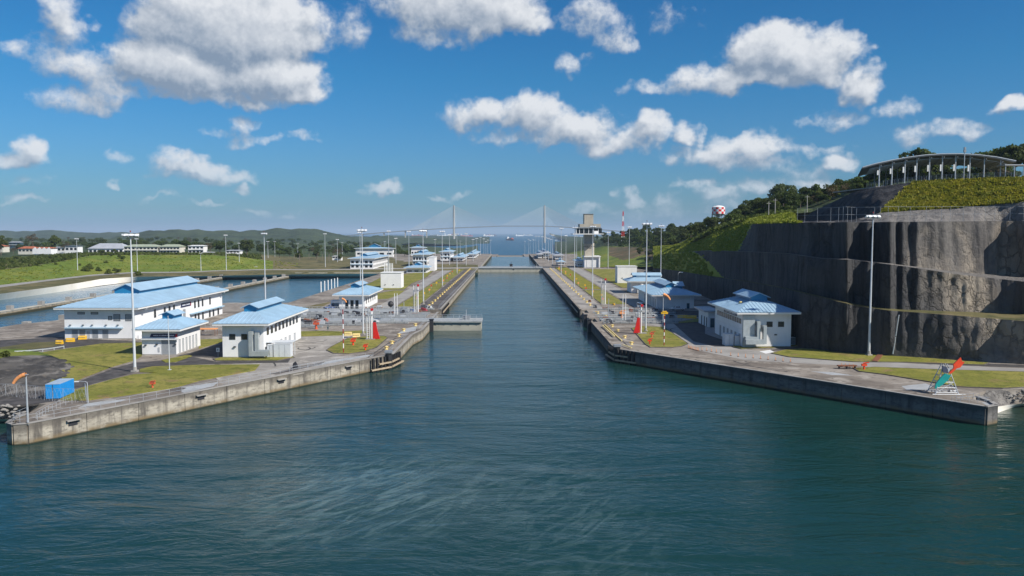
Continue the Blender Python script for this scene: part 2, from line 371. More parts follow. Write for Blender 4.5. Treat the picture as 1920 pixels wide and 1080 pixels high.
leaf_mat('leaf_mid', (.050, .085, .012), (.085, .125, .022), (.12, .13, .03))
leaf_mat('leaf_brown', (.11, .075, .045), (.15, .10, .06), (.09, .09, .04))
leaf_mat('leaf_tuft', (.19, .25, .025), (.28, .29, .04), (.22, .24, .035))
leaf_mat('leaf_tuft_yellow', (.19, .215, .02), (.33, .29, .03), (.24, .22, .03))
leaf_mat('leaf_shrub', (.055, .085, .012), (.13, .15, .02), (.10, .12, .02))
t, b = blotch('forest', [(.045, .065, .022), (.075, .10, .03), (.028, .045, .014), (.10, .085, .045)], [.012, .05, .02], thr=((.4, .6), (.5, .65), (.6, .75)), bmp=(.09, 1, 6))
t, b = blotch('forest_far', [(.040, .060, .028), (.060, .082, .036), (.030, .045, .020)], [.006, .02], thr=((.4, .6), (.5, .65)), bmp=(.03, 1, 14))
M = MT

# ------------------------------------------------------------------ mesh helpers
def link(o): COL.objects.link(o); return o
class MB:
    def __init__(s): s.v = []; s.f = []; s.mi = []; s.cur = 0
    def add(s, vs_, fs):
        k = len(s.v); s.v += [tuple(v) for v in vs_]
        for f in fs: s.f.append(tuple(i + k for i in f)); s.mi.append(s.cur)
        return s
    def quad(s, a, b_, c, d): return s.add((a, b_, c, d), ((0, 1, 2, 3),))
    def box(s, x0, x1, y0, y1, z0, z1):
        return s.add([(x, y, z) for z in (z0, z1) for y in (y0, y1) for x in (x0, x1)],
                     [(0, 2, 3, 1), (4, 5, 7, 6), (0, 1, 5, 4), (2, 6, 7, 3), (0, 4, 6, 2), (1, 3, 7, 5)])
    def cbox(s, cx, cy, z0, sx, sy, h): return s.box(cx - sx / 2, cx + sx / 2, cy - sy / 2, cy + sy / 2, z0, z0 + h)
    def obox(s, p, ax, L, Wd, z0, z1):
        """box whose long axis runs along ax (2-D) from p for L, Wd wide, centred"""
        a = Vector((ax[0], ax[1], 0)).normalized(); n = Vector((-a.y, a.x, 0)) * Wd / 2; p = Vector((p[0], p[1], 0)); q = p + a * L
        c = [p + n, p - n, q - n, q + n]
        return s.add([(v.x, v.y, z) for z in (z0, z1) for v in c], [(0, 3, 2, 1), (4, 5, 6, 7), (0, 1, 5, 4), (1, 2, 6, 5), (2, 3, 7, 6), (3, 0, 4, 7)])
    def tube(s, p, q, r0, r1=None, n=8, cap=True):
        r1 = r0 if r1 is None else r1
        p, q = Vector(p), Vector(q); d = (q - p).normalized()
        a = d.orthogonal().normalized(); b_ = d.cross(a)
        vs_ = [c + (a * math.cos(2 * math.pi * i / n) + b_ * math.sin(2 * math.pi * i / n)) * r for c, r in ((p, r0), (q, r1)) for i in range(n)]
        fs = [(i, (i + 1) % n, n + (i + 1) % n, n + i) for i in range(n)]
        if cap: fs += [tuple(range(n))[::-1], tuple(range(n, 2 * n))]
        return s.add(vs_, fs)
    def path(s, pts, r, n=6):
        for a, b_ in zip(pts, pts[1:]): s.tube(a, b_, r, n=n)
        return s
    def lathe(s, prof, cx=0, cy=0, n=12, z=0):
        vs_ = [(cx + r * math.cos(2 * math.pi * i / n), cy + r * math.sin(2 * math.pi * i / n), z + h) for r, h in prof for i in range(n)]
        fs = [(k * n + i, k * n + (i + 1) % n, (k + 1) * n + (i + 1) % n, (k + 1) * n + i) for k in range(len(prof) - 1) for i in range(n)]
        fs += [tuple(range(n))[::-1], tuple(range((len(prof) - 1) * n, len(prof) * n))]
        return s.add(vs_, fs)
    def prism(s, poly, z0, z1):
        n = len(poly)
        ar = sum(poly[i][0] * poly[(i + 1) % n][1] - poly[(i + 1) % n][0] * poly[i][1] for i in range(n))
        if ar < 0: poly = poly[::-1]
        return s.add([(p[0], p[1], z) for z in (z0, z1) for p in poly],
                     [tuple(range(n))[::-1], tuple(range(n, 2 * n))] + [(i, (i + 1) % n, n + (i + 1) % n, n + i) for i in range(n)])
    def mesh(s, name, mats, smooth=False):
        me = bpy.data.meshes.new(name); me.from_pydata(s.v, [], s.f)
        for m_ in (mats if isinstance(mats, (list, tuple)) else [mats]): me.materials.append(M[m_] if isinstance(m_, str) else m_)
        if any(s.mi): me.polygons.foreach_set('material_index', s.mi)
        if smooth: me.polygons.foreach_set('use_smooth', [True] * len(s.f))
        me.update(); return me
    def build(s, name, mats, parent=None, smooth=False, loc=None, stuff=False):
        return ob(name, s.mesh(name, mats, smooth), parent, loc, stuff)
def ob(name, me, parent=None, loc=None, stuff=False):
    o = link(bpy.data.objects.new(name, me))
    if parent: o.parent = parent
    if loc is not None: o.location = loc
    if stuff: o['kind'] = 'stuff'
    return o
def tag(o, label=None, cat=None, group=None, kind=None):
    if label: o['label'] = label
    if cat: o['category'] = cat
    if group: o['group'] = group
    if kind: o['kind'] = kind
    return o
def thing(name, loc, label, cat, group=None, rz=0):
    o = link(bpy.data.objects.new(name, None)); o.location = loc; o.rotation_euler = (0, 0, rz); o.empty_display_size = .5
    return tag(o, label, cat, group)
KIDS = {}
def copy_thing(o, loc, label=None, group=None, rz=None, scale=None):
    def rec(s, par):
        c = s.copy(); link(c)
        if par: c.parent = par
        for ch in KIDS[s.name]: rec(ch, c)
        return c
    def index(s):
        KIDS[s.name] = list(s.children)
        for ch in s.children: index(ch)
    if o.name not in KIDS: index(o)
    c = rec(o, None); c.location = loc
    if label: c['label'] = label
    if group: c['group'] = group
    if rz is not None: c.rotation_euler = (0, 0, rz)
    if scale: c.scale = scale if isinstance(scale, tuple) else (scale,) * 3
    return c
def struct(name, mb, mats, smooth=False, label=None):
    o = mb.build(name, mats, smooth=smooth); o['kind'] = 'structure'
    if label: o['label'] = label
    return o

def lerp(a, b_, t): return a + (b_ - a) * t
def interp(keys, x):
    """keys: (x, v1, v2 ...) sorted; returns the v's at x"""
    if x <= keys[0][0]: return keys[0][1:]
    for a, b_ in zip(keys, keys[1:]):
        if x <= b_[0]:
            t = (x - a[0]) / (b_[0] - a[0]); return tuple(lerp(p, q, t) for p, q in zip(a[1:], b_[1:]))
    return keys[-1][1:]
def loft(name, rowA, rowB, nv, mats, disp=0.0, dscale=.1, vert=1.0, matf=None, smooth=True, kind='structure', edge=True, label=None, ridge=False, hdir=None):
    """sheet between two equally long rows of points, nv strips, roughened by noise"""
    nu = len(rowA); V = []; Fc = []; MI = []
    for j in range(nv + 1):
        t = j / nv
        for i in range(nu):
            p = rowA[i].lerp(rowB[i], t)
            if disp:
                q = Vector((p.x * dscale, p.y * dscale, p.z * dscale * vert))
                k = disp * (1.0 if not edge else min(1, 4 * t, 4 * (1 - t)))
                a = noise.fractal(q, .85 if hdir else 1.0, 2.1, 6 if hdir else 4)
                if ridge: a = .6 - abs(a) * 1.4
                d = hdir[i] if hdir else Vector((0, 0, 1))
                p = p + d * (a * k)
            V.append(p)
    for j in range(nv):
        for i in range(nu - 1):
            Fc.append((j * nu + i, j * nu + i + 1, (j + 1) * nu + i + 1, (j + 1) * nu + i))
            MI.append(matf(i / (nu - 1), (j + .5) / nv, (V[Fc[-1][0]] + V[Fc[-1][2]]) / 2) if matf else 0)
    me = bpy.data.meshes.new(name); me.from_pydata([tuple(v) for v in V], [], Fc)
    for m_ in (mats if isinstance(mats, (list, tuple)) else [mats]): me.materials.append(M[m_])
    if matf: me.polygons.foreach_set('material_index', MI)
    if smooth: me.polygons.foreach_set('use_smooth', [True] * len(Fc))
    o = link(bpy.data.objects.new(name, me)); o['kind'] = kind
    if label: o['label'] = label
    return o

# ------------------------------------------------------------------ water
WZ = -3.1
XL, XR = -27.5, 27.5
lake = MB()
lake.add([(-900, -500, WZ), (900, -500, WZ), (900, 204, WZ), (-900, 204, WZ)], [(0, 1, 2, 3)])
lake.add([(-31, 204, WZ), (31, 204, WZ), (31, 690, WZ), (-31, 690, WZ)], [(0, 1, 2, 3)])
struct('lake_water', lake, 'lake_water')
lc = MB()
lc.quad((-27.5, 708, -5), (27.5, 708, -5), (27.5, 1165, -5), (-27.5, 1165, -5)).quad((-27.5, 1190, -19), (27.5, 1190, -19), (27.5, 1655, -19), (-27.5, 1655, -19))
struct('chamber_water', lc, 'lake_water')
sea = MB(); sea.quad((-40000, 1500, -29), (40000, 1500, -29), (40000, 60000, -29), (-40000, 60000, -29))
struct('sea_water', sea, 'sea_water')
bw = MB(); BZ = -4.0
bw.quad((-262, 190, BZ), (-207.8, 190, BZ), (-207.8, 606, BZ), (-262, 606, BZ)).quad((-206.2, 190, BZ), (-165, 190, BZ), (-165, 606, BZ), (-206.2, 606, BZ)).quad((-163, 340, BZ), (-94, 340, BZ), (-94, 606, BZ), (-163, 606, BZ))
struct('basin_water', bw, 'basin_water')
# lake bed, far below, so that nothing is hollow
bed = MB(); bed.quad((-900, -500, -14), (900, -500, -14), (900, 730, -14), (-900, 730, -14)); struct('lake_bed', bed, 'earth')

# ------------------------------------------------------------------ esplanades (z = 0), with the rolling-gate slots cut in
LW0, LW1, LW2 = G(20, 795), G(722, 668), G(787, 618)
RW0, RW1 = G(1871, 763), G(1160, 656)
GS = [(270.0, 281.0), (301.0, 312.0)]      # gate slots of the near head (Y from, to)
SLOT_X = -92.0
left = [(LW0.x + 1.2, LW0.y - 1.0), (LW0.x + 1.6, LW0.y - .95), (LW0.x + 3.0, LW0.y - .6), (LW1.x, LW1.y), (LW1.x + 1.4, LW1.y + 2.2), (XL - 1.6, 235), (XL, 246)]
for a, b_ in GS: left += [(XL, a), (SLOT_X, a), (SLOT_X, b_), (XL, b_)]
left += [(XL, 690), (-96, 690), (-96, 345), (-122, 345), (-163.2, 262), (-163.2, 226), (-262, 226), (-420, 210), (-420, 172), (-130, 150), (LW0.x - 3, 140), (LW0.x - .9, LW0.y + 3)]
es = MB(); es.prism(left, -12, 0); struct('left_esplanade', es, 'deck_concrete')
right = [(RW0.x - 2.5, RW0.y - .8), (RW0.x, RW0.y + .6), (RW0.x + .8, RW0.y + 3.5), (RW0.x - 1.5, RW0.y + 8), tuple(G(1850, 732.5).xy), tuple(G(1920, 729.5).xy), tuple(G(2600, 729.5).xy), (420, 240), (104, 205), (110, 520), (110, 690), (XR, 690)]
for a, b_ in GS[::-1]: right += [(XR, b_), (XR + 2.2, b_), (XR + 2.2, a), (XR, a)]
right += [(XR, 246), (RW1.x - .6, RW1.y + 6), (RW1.x, RW1.y)]
es = MB(); es.prism(right, -12, 0); struct('right_esplanade', es, 'deck_concrete')
# terraces of the lower chambers
tr = MB(); tr.box(-420, XL, 690.5, 1178, -30, -1.0).box(XR, 150, 690.5, 1178, -30, -1.0).box(-420, XL, 1178.5, 1700, -34, -16.0).box(XR, 160, 1178.5, 1700, -34, -16.0).box(-44, XL, 1700.5, 1820, -34, -19).box(XR, 44, 1700.5, 1820, -34, -19)
tr.box(-300, -96.5, 607, 690, -12, -.3)
struct('lower_esplanade', tr, 'deck_concrete')
slotw = MB()
for a, b_ in GS: slotw.quad((SLOT_X, a, -3.4), (XL, a, -3.4), (XL, b_, -3.4), (SLOT_X, b_, -3.4))
struct('gate_slot_water', slotw, 'lake_water')

# quay walls are things of their own: facing panels set 6 cm proud of the slab behind them
def wall_along(name, pts, mat_, label, z0=-5.0, z1=.32, th=.55, cap='road_concrete', panel=9.0):
    o = thing(name, (0, 0, 0), label, 'quay wall')
    for a, b_ in zip(pts, pts[1:]):
        a, b_ = Vector((a[0], a[1])), Vector((b_[0], b_[1])); d = b_ - a; L = d.length; d.normalize()
        k = max(1, round(L / panel)); w_ = L / k
        for i in range(k):
            mb = MB(); mb.obox(a + d * (i * w_ + .04), d, w_ - .08, th, z0, z1 - .12 - .002)
            mb.build('wall_panel', mat_, o)
        mb = MB(); mb.obox(a - d * .2, d, L + .4, th + .22, z1 - .12, z1 + .0); mb.build('coping', cap, o)
    return o
lend = [(LW0.x - 1.4, LW0.y + 6), (LW0.x - 1.1, LW0.y + 2.2), (LW0.x - .3, LW0.y - .1), (LW0.x + 1.2, LW0.y - 1.2), (LW0.x + 3.0, LW0.y - .6)]
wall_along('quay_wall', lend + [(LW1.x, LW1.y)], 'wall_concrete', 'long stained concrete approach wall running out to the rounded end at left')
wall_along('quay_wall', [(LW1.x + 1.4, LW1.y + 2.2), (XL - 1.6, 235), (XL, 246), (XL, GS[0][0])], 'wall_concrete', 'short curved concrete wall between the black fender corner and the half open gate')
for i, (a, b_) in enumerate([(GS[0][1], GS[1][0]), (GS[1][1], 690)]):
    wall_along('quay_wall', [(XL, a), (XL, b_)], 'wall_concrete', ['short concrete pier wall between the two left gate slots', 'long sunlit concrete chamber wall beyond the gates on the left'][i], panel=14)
rend = [(RW0.x + 1.1, RW0.y + 8), (RW0.x + .9, RW0.y + 3.5), (RW0.x + .1, RW0.y + .6), (RW0.x - 2.5, RW0.y - .8)]
wall_along('quay_wall', rend + [(RW1.x, RW1.y)], 'wall_concrete_shaded', 'long shaded concrete approach wall with rounded end on the right')
wall_along('quay_wall', [(RW1.x - .2, RW1.y + 1.5), (RW1.x - .6, RW1.y + 6), (XR, 246), (XR, GS[0][0])], 'wall_concrete_shaded', 'shaded concrete wall between the right fender corner and the gate niche', cap='deck_concrete')
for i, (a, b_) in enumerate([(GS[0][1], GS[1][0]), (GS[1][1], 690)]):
    wall_along('quay_wall', [(XR, a), (XR, b_)], 'wall_concrete_shaded', ['short concrete pier wall between the two right gate niches', 'long shaded chamber wall beyond the gate niches on the right'][i], panel=14, cap='deck_concrete')
# light kerb line of the lower chambers
for sx, nm in ((-1, 'left'), (1, 'right')):
    wall_along('quay_wall', [(sx * 27.5, 708), (sx * 27.5, 1165)], 'wall_concrete' if sx < 0 else 'wall_concrete_shaded', 'wall of the second chamber on its %s side, seen over the closed gate' % nm, z0=-14, z1=-.7, panel=40)
    wall_along('quay_wall', [(sx * 27.5, 1190), (sx * 27.5, 1655)], 'wall_concrete' if sx < 0 else 'wall_concrete_shaded', 'wall of the third chamber on its %s side towards the sea' % nm, z0=-30, z1=-15.7, panel=60)

# ------------------------------------------------------------------ paving, grass and roads on the esplanade
def patch(name, pts, mat_, z=.012, px=True, h=None, kerb=False, label=None):
    w_ = [G(*p) for p in pts] if px else [Vector((p[0], p[1], 0)) for p in pts]
    poly = [(p.x, p.y) for p in w_]
    mb = MB()
    top = h if h else z
    mb.prism(poly, -.3, top)
    o = struct(name, mb, mat_, label=label)
    if kerb:
        kb = MB(); n = len(poly); c = Vector((sum(p[0] for p in poly) / n, sum(p[1] for p in poly) / n, 0))
        for i in range(n):
            a, b_ = Vector((*poly[i], 0)), Vector((*poly[(i + 1) % n], 0))
            if (b_ - a).length < .05: continue
            d = (b_ - a).normalized()
            kb.obox(a - d * .08, d, (b_ - a).length + .16, .22, -.2, top + .03 + .002 * (i % 2))
        o2 = kb.build('kerb', 'deck_dark'); o2['kind'] = 'structure'  # dark kerb colour stands in for the shadow along the lawn edge
    return o
# worn lighter apron round the left service buildings
patch('pavement', [(395, 700), (560, 628), (575, 622), (690, 620), (650, 634), (612, 656), (640, 668), (700, 668), (560, 700), (420, 722)], 'deck_worn', .008)
patch('pavement', [(330, 728), (410, 716), (400, 724), (345, 737)], 'pale_slab', .016)
patch('pavement', [(146, 765), (165, 756), (238, 748), (228, 752), (190, 758)], 'pale_slab', .016)
patch('pavement', [(545, 693), (590, 681), (690, 665), (700, 667), (640, 677), (600, 685)], 'pale_slab', .016)
patch('pavement', [(745, 626), (760, 616), (782, 612), (779, 620)], 'pale_slab', .016)
patch('pavement', [(310, 733), (330, 726), (350, 727), (336, 735)], 'deck_dark', .017)
patch('pavement', [(500, 702), (560, 688), (610, 678), (602, 683), (520, 702)], 'deck_dark', .017)
patch('road', [(-400, 652), (0, 638), (110, 632), (250, 640), (266, 641), (266, 647), (180, 646), (100, 655), (0, 668), (-400, 690)], 'asphalt', .014)
patch('road', [(-60, 742), (0, 762), (62, 758), (107, 752), (140, 730), (175, 720), (207, 711), (260, 696), (282, 687), (390, 683), (540, 680), (545, 672), (405, 678), (352, 667), (330, 680), (303, 676), (252, 680), (210, 692), (140, 718), (100, 727), (60, 735)], 'asphalt', .014)
patch('road', [(373, 657), (417, 644), (417, 672), (380, 670), (330, 668)], 'asphalt', .016)
patch('lawn', [(-200, 700), (30, 665), (75, 662), (120, 655), (190, 645), (266, 643), (266, 668), (252, 676), (210, 688), (140, 715), (97, 725), (62, 727), (0, 735)], 'grass', h=.14)
patch('lawn', [(262, 693), (284, 688), (370, 685), (487, 684), (478, 695), (375, 714), (325, 728), (287, 734), (220, 744), (165, 751), (112, 751), (142, 731), (175, 722), (207, 713), (250, 703), (297, 700), (262, 698)], 'grass', h=.14)
patch('lawn', [(303, 676), (352, 666), (360, 668), (330, 679), (310, 680)], 'grass', h=.13)
patch('lawn', [(373, 654), (373, 637), (418, 636), (418, 641)], 'grass', h=.13)
patch('lawn', [(400, 674), (430, 667), (545, 667), (552, 671), (520, 677), (405, 677)], 'grass', h=.13, kerb=True)
patch('lawn', [(612, 657), (622, 650), (652, 635), (690, 631), (722, 631), (727, 634), (706, 652), (684, 660), (655, 664), (625, 663)], 'grass', h=.15, kerb=True)
patch('lawn', [(563, 631), (563, 622), (600, 621), (640, 622), (680, 620), (690, 624), (640, 629)], 'grass', h=.13)
patch('lawn', [(0, 652), (0, 660), (60, 655), (100, 650), (130, 640), (60, 643)], 'grass_olive', h=.1)
def strip(name, x0, x1, y0, y1, mat_, z=.012, h=None, kerb=False, z_off=0):
    return patch(name, [(x0, y0), (x1, y0), (x1, y1), (x0, y1)], mat_, z, px=False, h=h, kerb=kerb)
strip('lawn', -46.5, -38.0, 325, 480, 'grass', h=.14, kerb=True); strip('lawn', -46.5, -38.0, 486, 690, 'grass', h=.14, kerb=True)
strip('road', -54.5, -47.6, 318, 690, 'road_concrete', .014)
patch('lawn', [(640, 552), (662, 540), (690, 533), (713, 521), (760, 514), (812, 508), (800, 520), (772, 532), (758, 543), (707, 545), (700, 551)], 'grass', h=.13, kerb=True)
patch('lawn', [(706, 561), (706, 551), (737, 545), (758, 545), (748, 553), (728, 560)], 'grass', h=.12)
patch('lawn', [(560, 578), (600, 570), (622, 566), (600, 577)], 'grass_olive', h=.1)
strip('deck_strip', -37.4, -28.2, 318, 690, 'deck_dark', .010)
strip('deck_strip', 28.2, 37.2, 318, 690, 'deck_worn', .010)
# right bank
patch('lawn', [(1184, 616), (1200, 612), (1245, 614), (1290, 645), (1278, 650), (1262, 652), (1220, 652), (1210, 646)], 'grass', h=.15, kerb=True)
strip('lawn', 38.5, 49.0, 336, 420, 'grass', h=.14, kerb=True); strip('lawn', 38.5, 49.0, 426, 690, 'grass_yellow', h=.14, kerb=True)
strip('road', 50.5, 58.5, 318, 690, 'road_concrete', .014)
strip('lawn', 61, 88, 436, 660, 'grass', h=.13, kerb=True)
patch('road', [(1128, 588), (1225, 578), (1340, 578), (1340, 590), (1320, 598), (1400, 655), (1500, 668), (1700, 681), (1920, 691), (2500, 700), (2500, 710), (1920, 698), (1700, 692), (1560, 684), (1400, 676), (1300, 655), (1245, 612), (1190, 606), (1140, 603)], 'road_concrete', .014)
patch('road', [(1258, 602), (1322, 603), (1322, 626), (1392, 650), (1340, 650), (1300, 640)], 'asphalt', .018)
patch('road', [(1225, 582), (1320, 583), (1345, 592), (1322, 597), (1280, 590), (1230, 590)], 'asphalt', .022)
patch('lawn', [(1262, 606), (1300, 599), (1321, 595), (1321, 603), (1285, 606)], 'grass', h=.13, kerb=True)
patch('lawn', [(1372, 648), (1392, 645), (1500, 642), (1504, 646), (1500, 650), (1450, 653), (1390, 655), (1376, 652)], 'grass', h=.13, kerb=True)
patch('road', [(1482, 630), (1530, 632), (1520, 645), (1500, 653), (1450, 658), (1440, 656), (1500, 650)], 'asphalt', .016)
patch('lawn', [(1446, 663), (1468, 657), (1500, 654), (1560, 657), (1650, 663), (1700, 669), (1855, 681), (1845, 685), (1700, 680), (1600, 679), (1480, 670)], 'grass', h=.15, kerb=True)
patch('lawn', [(1600, 691), (1640, 689), (1740, 693), (1920, 698), (2500, 706), (2500, 728), (1920, 727), (1880, 729), (1795, 726), (1745, 717), (1660, 703), (1610, 697)], 'grass', h=.15, kerb=True)
patch('road', [(1700, 681.5), (1920, 689.5), (2500, 697), (2500, 692), (1920, 684), (1860, 682)], 'asphalt', .018)
patch('pavement', [(1690, 724), (1735, 719), (1748, 724), (1738, 731), (1700, 731)], 'pale_slab', .012)
patch('pavement', [(1520, 696), (1560, 698), (1600, 704), (1560, 703)], 'pale_slab', .012)
patch('pavement', [(1850, 760), (1840, 754), (1868, 757)], 'pale_slab', .012)
patch('pavement', [(1424, 659), (1444, 656), (1452, 660), (1436, 663)], 'white_paint', .022)

def arc_mark(px, py, r, a0, a1, w_=.35):      # tyre marks scrubbed into the paving
    c = G(px, py); mb = MB(); n = 18
    for i in range(n):
        q = [math.radians(lerp(a0, a1, k / n)) for k in (i, i + 1)]
        mb.add([(c.x + (r + d) * math.cos(a), c.y + 1.6 * (r + d) * math.sin(a), .021) for a, d in ((q[0], 0), (q[1], 0), (q[1], w_), (q[0], w_))], [(3, 2, 1, 0)])
    o = struct('tyre_mark', mb, 'black_mark')
for a in ((560, 655, 2.6, 200, 420), (575, 652, 1.9, 180, 380), (585, 636, 4.5, 240, 350), (560, 668, 3.5, 150, 260), (430, 694, 9, 20, 70), (1360, 668, 9, 200, 260), (1460, 672, 12, 190, 250), (1290, 620, 5, 100, 200)): arc_mark(*a)
for pts_ in (((700, 668), (760, 630)), ((690, 670), (742, 634)), ((1230, 663), (1420, 681)), ((1250, 670), (1500, 697)), ((1180, 652), (1135, 608))):
    a, b_ = G(*pts_[0]), G(*pts_[1]); mb = MB(); mb.obox(a.xy, (b_ - a).xy, (b_ - a).length, .3, -.1, .0215); struct('tyre_mark', mb, 'black_mark')
# sloping concrete bank and rubble at the left edge, rubble bank at the right edge
def rowpts(ps): return [Vector(p) for p in ps]
def densify(row, n):
    """resample a polyline of Vectors to n points, by length"""
    L = [0]
    for a, b_ in zip(row, row[1:]): L.append(L[-1] + (b_ - a).length)
    out = []
    for i in range(n):
        s_ = L[-1] * i / (n - 1); k = 0
        while k < len(L) - 2 and L[k + 1] < s_: k += 1
        out.append(row[k].lerp(row[k + 1], 0 if L[k + 1] == L[k] else (s_ - L[k]) / (L[k + 1] - L[k])))
    return out
ra = densify([G(-120, 760), G(0, 752), G(52, 742), (G(85, 730)), (G(140, 706)), G(154, 690), G(146, 682)], 60)
rb = densify([GY(-200, 680, 170), GY(-60, 668, 172), GY(0, 672, 176), GY(14, 668, 182), GY(60, 666, 189), GY(96, 667, 192), G(120, 676)], 60)
for v in ra: v.z -= .05
loft('concrete_bank', ra, rb, 20, 'bank_dark', .45, .5)
ra2 = rb; rc = [v + Vector((-14, 16, -.8)) for v in rb]
loft('mound', ra2, rc, 8, 'grass_bright', .5, .3)
ra = densify([G(-300, 800, WZ - .4), G(-80, 793, WZ - .4), G(30, 793, WZ - .4), G(66, 786, WZ - .4)], 50)
rb = densify([G(-300, 762, .05), G(-80, 760, .05), G(60, 757, .05), G(100, 752, .05)], 50)
loft('rubble_bank', ra, rb, 14, 'rubble', .35, .9)
ra = densify([Vector((RW0.x + .6, RW0.y + 4, WZ - .4)), G(1900, 764, WZ - .4), G(1990, 757, WZ - .4), G(2600, 752, WZ - .4)], 60)
rb = densify([Vector((RW0.x - 5, RW0.y + 13, .02)), G(1850, 732, .05), G(1920, 729, .05), G(2600, 729, .05)], 60)
loft('rubble_bank', ra, rb, 16, 'rubble', .4, .9)
ra = densify([Vector((RW0.x + 1.2, RW0.y + 5, WZ - .3)), G(1900, 762, WZ - .3), G(1990, 756, WZ - .3), G(2600, 751, WZ - .3)], 40)
rb = densify([Vector((RW0.x - .4, RW0.y + 7.5, WZ + .9)), G(1896, 757, WZ + .9), G(1990, 751, WZ + .9), G(2600, 746, WZ + .9)], 40)
loft('bank_toe', [v + Vector((0, -.5, 0)) for v in ra], [v + Vector((0, -.5, 0)) for v in rb], 3, 'lining', .12, .8)
loft('bank_toe', densify([G(-300, 799, WZ - .3), G(30, 793, WZ - .3), G(64, 787, WZ - .3)], 30), densify([G(-300, 791, WZ + .9), G(30, 786, WZ + .9), G(68, 780, WZ + .9)], 30), 3, 'lining', .1, .8)
# loose stones on both banks, each one big enough to see
rs = random.Random(5)
def stone(i, p, r, label, group):
    mb = MB(); k = 8; vs_ = []
    for j, (zz, rr) in enumerate(((-.4, .7), (0, 1.0), (.45, .62))):
        for q in range(k):
            a = 2 * math.pi * q / k; e = r * rr * rs.uniform(.75, 1.15)
            vs_.append((e * math.cos(a) * 1.3, e * math.sin(a), zz * r))
    mb.add(vs_, [(j * k + q, j * k + (q + 1) % k, (j + 1) * k + (q + 1) % k, (j + 1) * k + q) for j in range(2) for q in range(k)] + [tuple(range(2 * k, 3 * k))])
    o = mb.build('stone', 'riprap', loc=p); o.rotation_euler = (rs.uniform(-.3, .3), rs.uniform(-.3, .3), rs.uniform(0, 3))
    tag(o, label, 'stone', group)
for i in range(26):
    x, y = rs.uniform(-10, 62), rs.uniform(760, 782)
    stone(i, G(x, y, -(y - 760) / 30 * 2.6 + .1), rs.uniform(.25, .5), 'grey stone on the rubble bank behind the left wall end', 'stones on the left rubble bank')
for i in range(60):
    x, y = rs.uniform(1840, 1935), rs.uniform(731, 751)
    stone(i, G(x, y, -(y - 730) / 32 * 3.0 - .05), rs.uniform(.16, .34), 'grey stone on the rubble bank behind the right wall end', 'stones on the right rubble bank')

# ------------------------------------------------------------------ cliffs and hills on the right
def kx(keys, xs): return [interp(keys, x) for x in xs]
XS = [1225 + i * 3.0 for i in range(233)] + [1925 + 20 * i for i in range(30)]
foot_py = [(1225, 519.6), (1260, 530.5), (1330, 560), (1400, 590), (1450, 620), (1500, 652), (1560, 660), (1640, 666), (1720, 671), (1820, 677), (1920, 683), (2100, 692), (2500, 702)]
def row_py(keys, Yf):
    out = []
    for i, x in enumerate(XS):
        py = interp(keys, x)[0]; out.append(GY(x, py, Yf(i, x)))
    return out
foot = [G(x, interp(foot_py, x)[0], 0) for x in XS]
# real corners and ribs: pull the foot line in and out
def relief(i, x, amp): return sum(-3.4 * max(0, 1 - (abs(x % 600 - c_) / (26 if x % 600 < c_ else 12))) for c_ in (388, 470, 130)) * (1 if 1540 < x < 1720 or x > 1800 else 0) + amp * (noise.noise(Vector((x * .011, 3, 0))) * 1.2 + .55 * noise.noise(Vector((x * .045, 7, 0))))
e1 = row_py([(1225, 503), (1270, 508), (1330, 518), (1400, 528), (1465, 540), (1532, 556), (1600, 572), (1665, 582), (1722, 586), (1920, 602), (2100, 615), (2500, 640)], lambda i, x: foot[i].y + .9 + relief(i, x, 2.0))
rb_ = lambda x: 1.5 * noise.noise(Vector((x * .03, 9, 0)))
def back(row, d):
    out = []
    for v in row:
        s_ = (v.y + d) / v.y; out.append(Vector((v.x * s_, v.y * s_, v.z)))
    return out
gslope = lambda x: max(0.0, min(1.0, (1340 - x) / 30))
b1 = [Vector((v.x * k, v.y * k, v.z)) for v, k in ((v, (v.y + 4.5 + max(0, min(230, x - 1690)) * .05 + rb_(x)) / v.y) for v, x in zip(e1, XS))]
e2 = row_py([(1225, 478), (1270, 474), (1325, 470), (1400, 472), (1480, 476), (1540, 485), (1600, 487), (1700, 500), (1800, 515), (1920, 528), (2100, 545), (2500, 570)], lambda i, x: b1[i].y + .9 + 22 * gslope(x) + relief(i + 31, x, 2.6))
b2 = [Vector((v.x * k, v.y * k, v.z)) for v, k in ((v, (v.y + 7 + max(0, min(230, x - 1690)) * .06 + rb_(x)) / v.y) for v, x in zip(e2, XS))]
gs3 = lambda x: max(0.0, min(1.0, (1418 - x) / 25))
e3 = row_py([(1225, 470), (1300, 455), (1350, 440), (1392, 424), (1410, 419.5), (1520, 417), (1700, 416), (1920, 414), (2100, 413), (2500, 412)], lambda i, x: b2[i].y + .9 + 40 * gs3(x) + relief(i + 77, x + 2, 2.8))
b3 = []
for i, x in enumerate(XS):
    if x < 1490: b3.append(GY(x, interp([(1225, 462), (1265, 460), (1300, 450), (1340, 431), (1400, 412), (1480, 400), (1490, 402)], x)[0], e3[i].y + 35))
    else: s_ = (e3[i].y + 8) / e3[i].y; b3.append(Vector((e3[i].x * s_, e3[i].y * s_, e3[i].z + .05)))
nrm = []
for i in range(len(XS)):
    a, b_ = foot[max(0, i - 3)], foot[min(len(XS) - 1, i + 3)]
    d = (b_ - a).normalized(); nrm.append(Vector((d.y, -d.x, 0)) * 1.0)
nrm = [(-n if n.y > 0 and n.x > 0 else n) for n in nrm]
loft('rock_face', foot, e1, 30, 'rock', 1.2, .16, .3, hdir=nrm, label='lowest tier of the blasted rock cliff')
def loft2(name, A_, B_, nv, mats, disp, ds, vert, hdir, matf, label=None): return loft(name, A_, B_, nv, mats, disp, ds, vert, hdir=hdir, matf=matf, label=label)
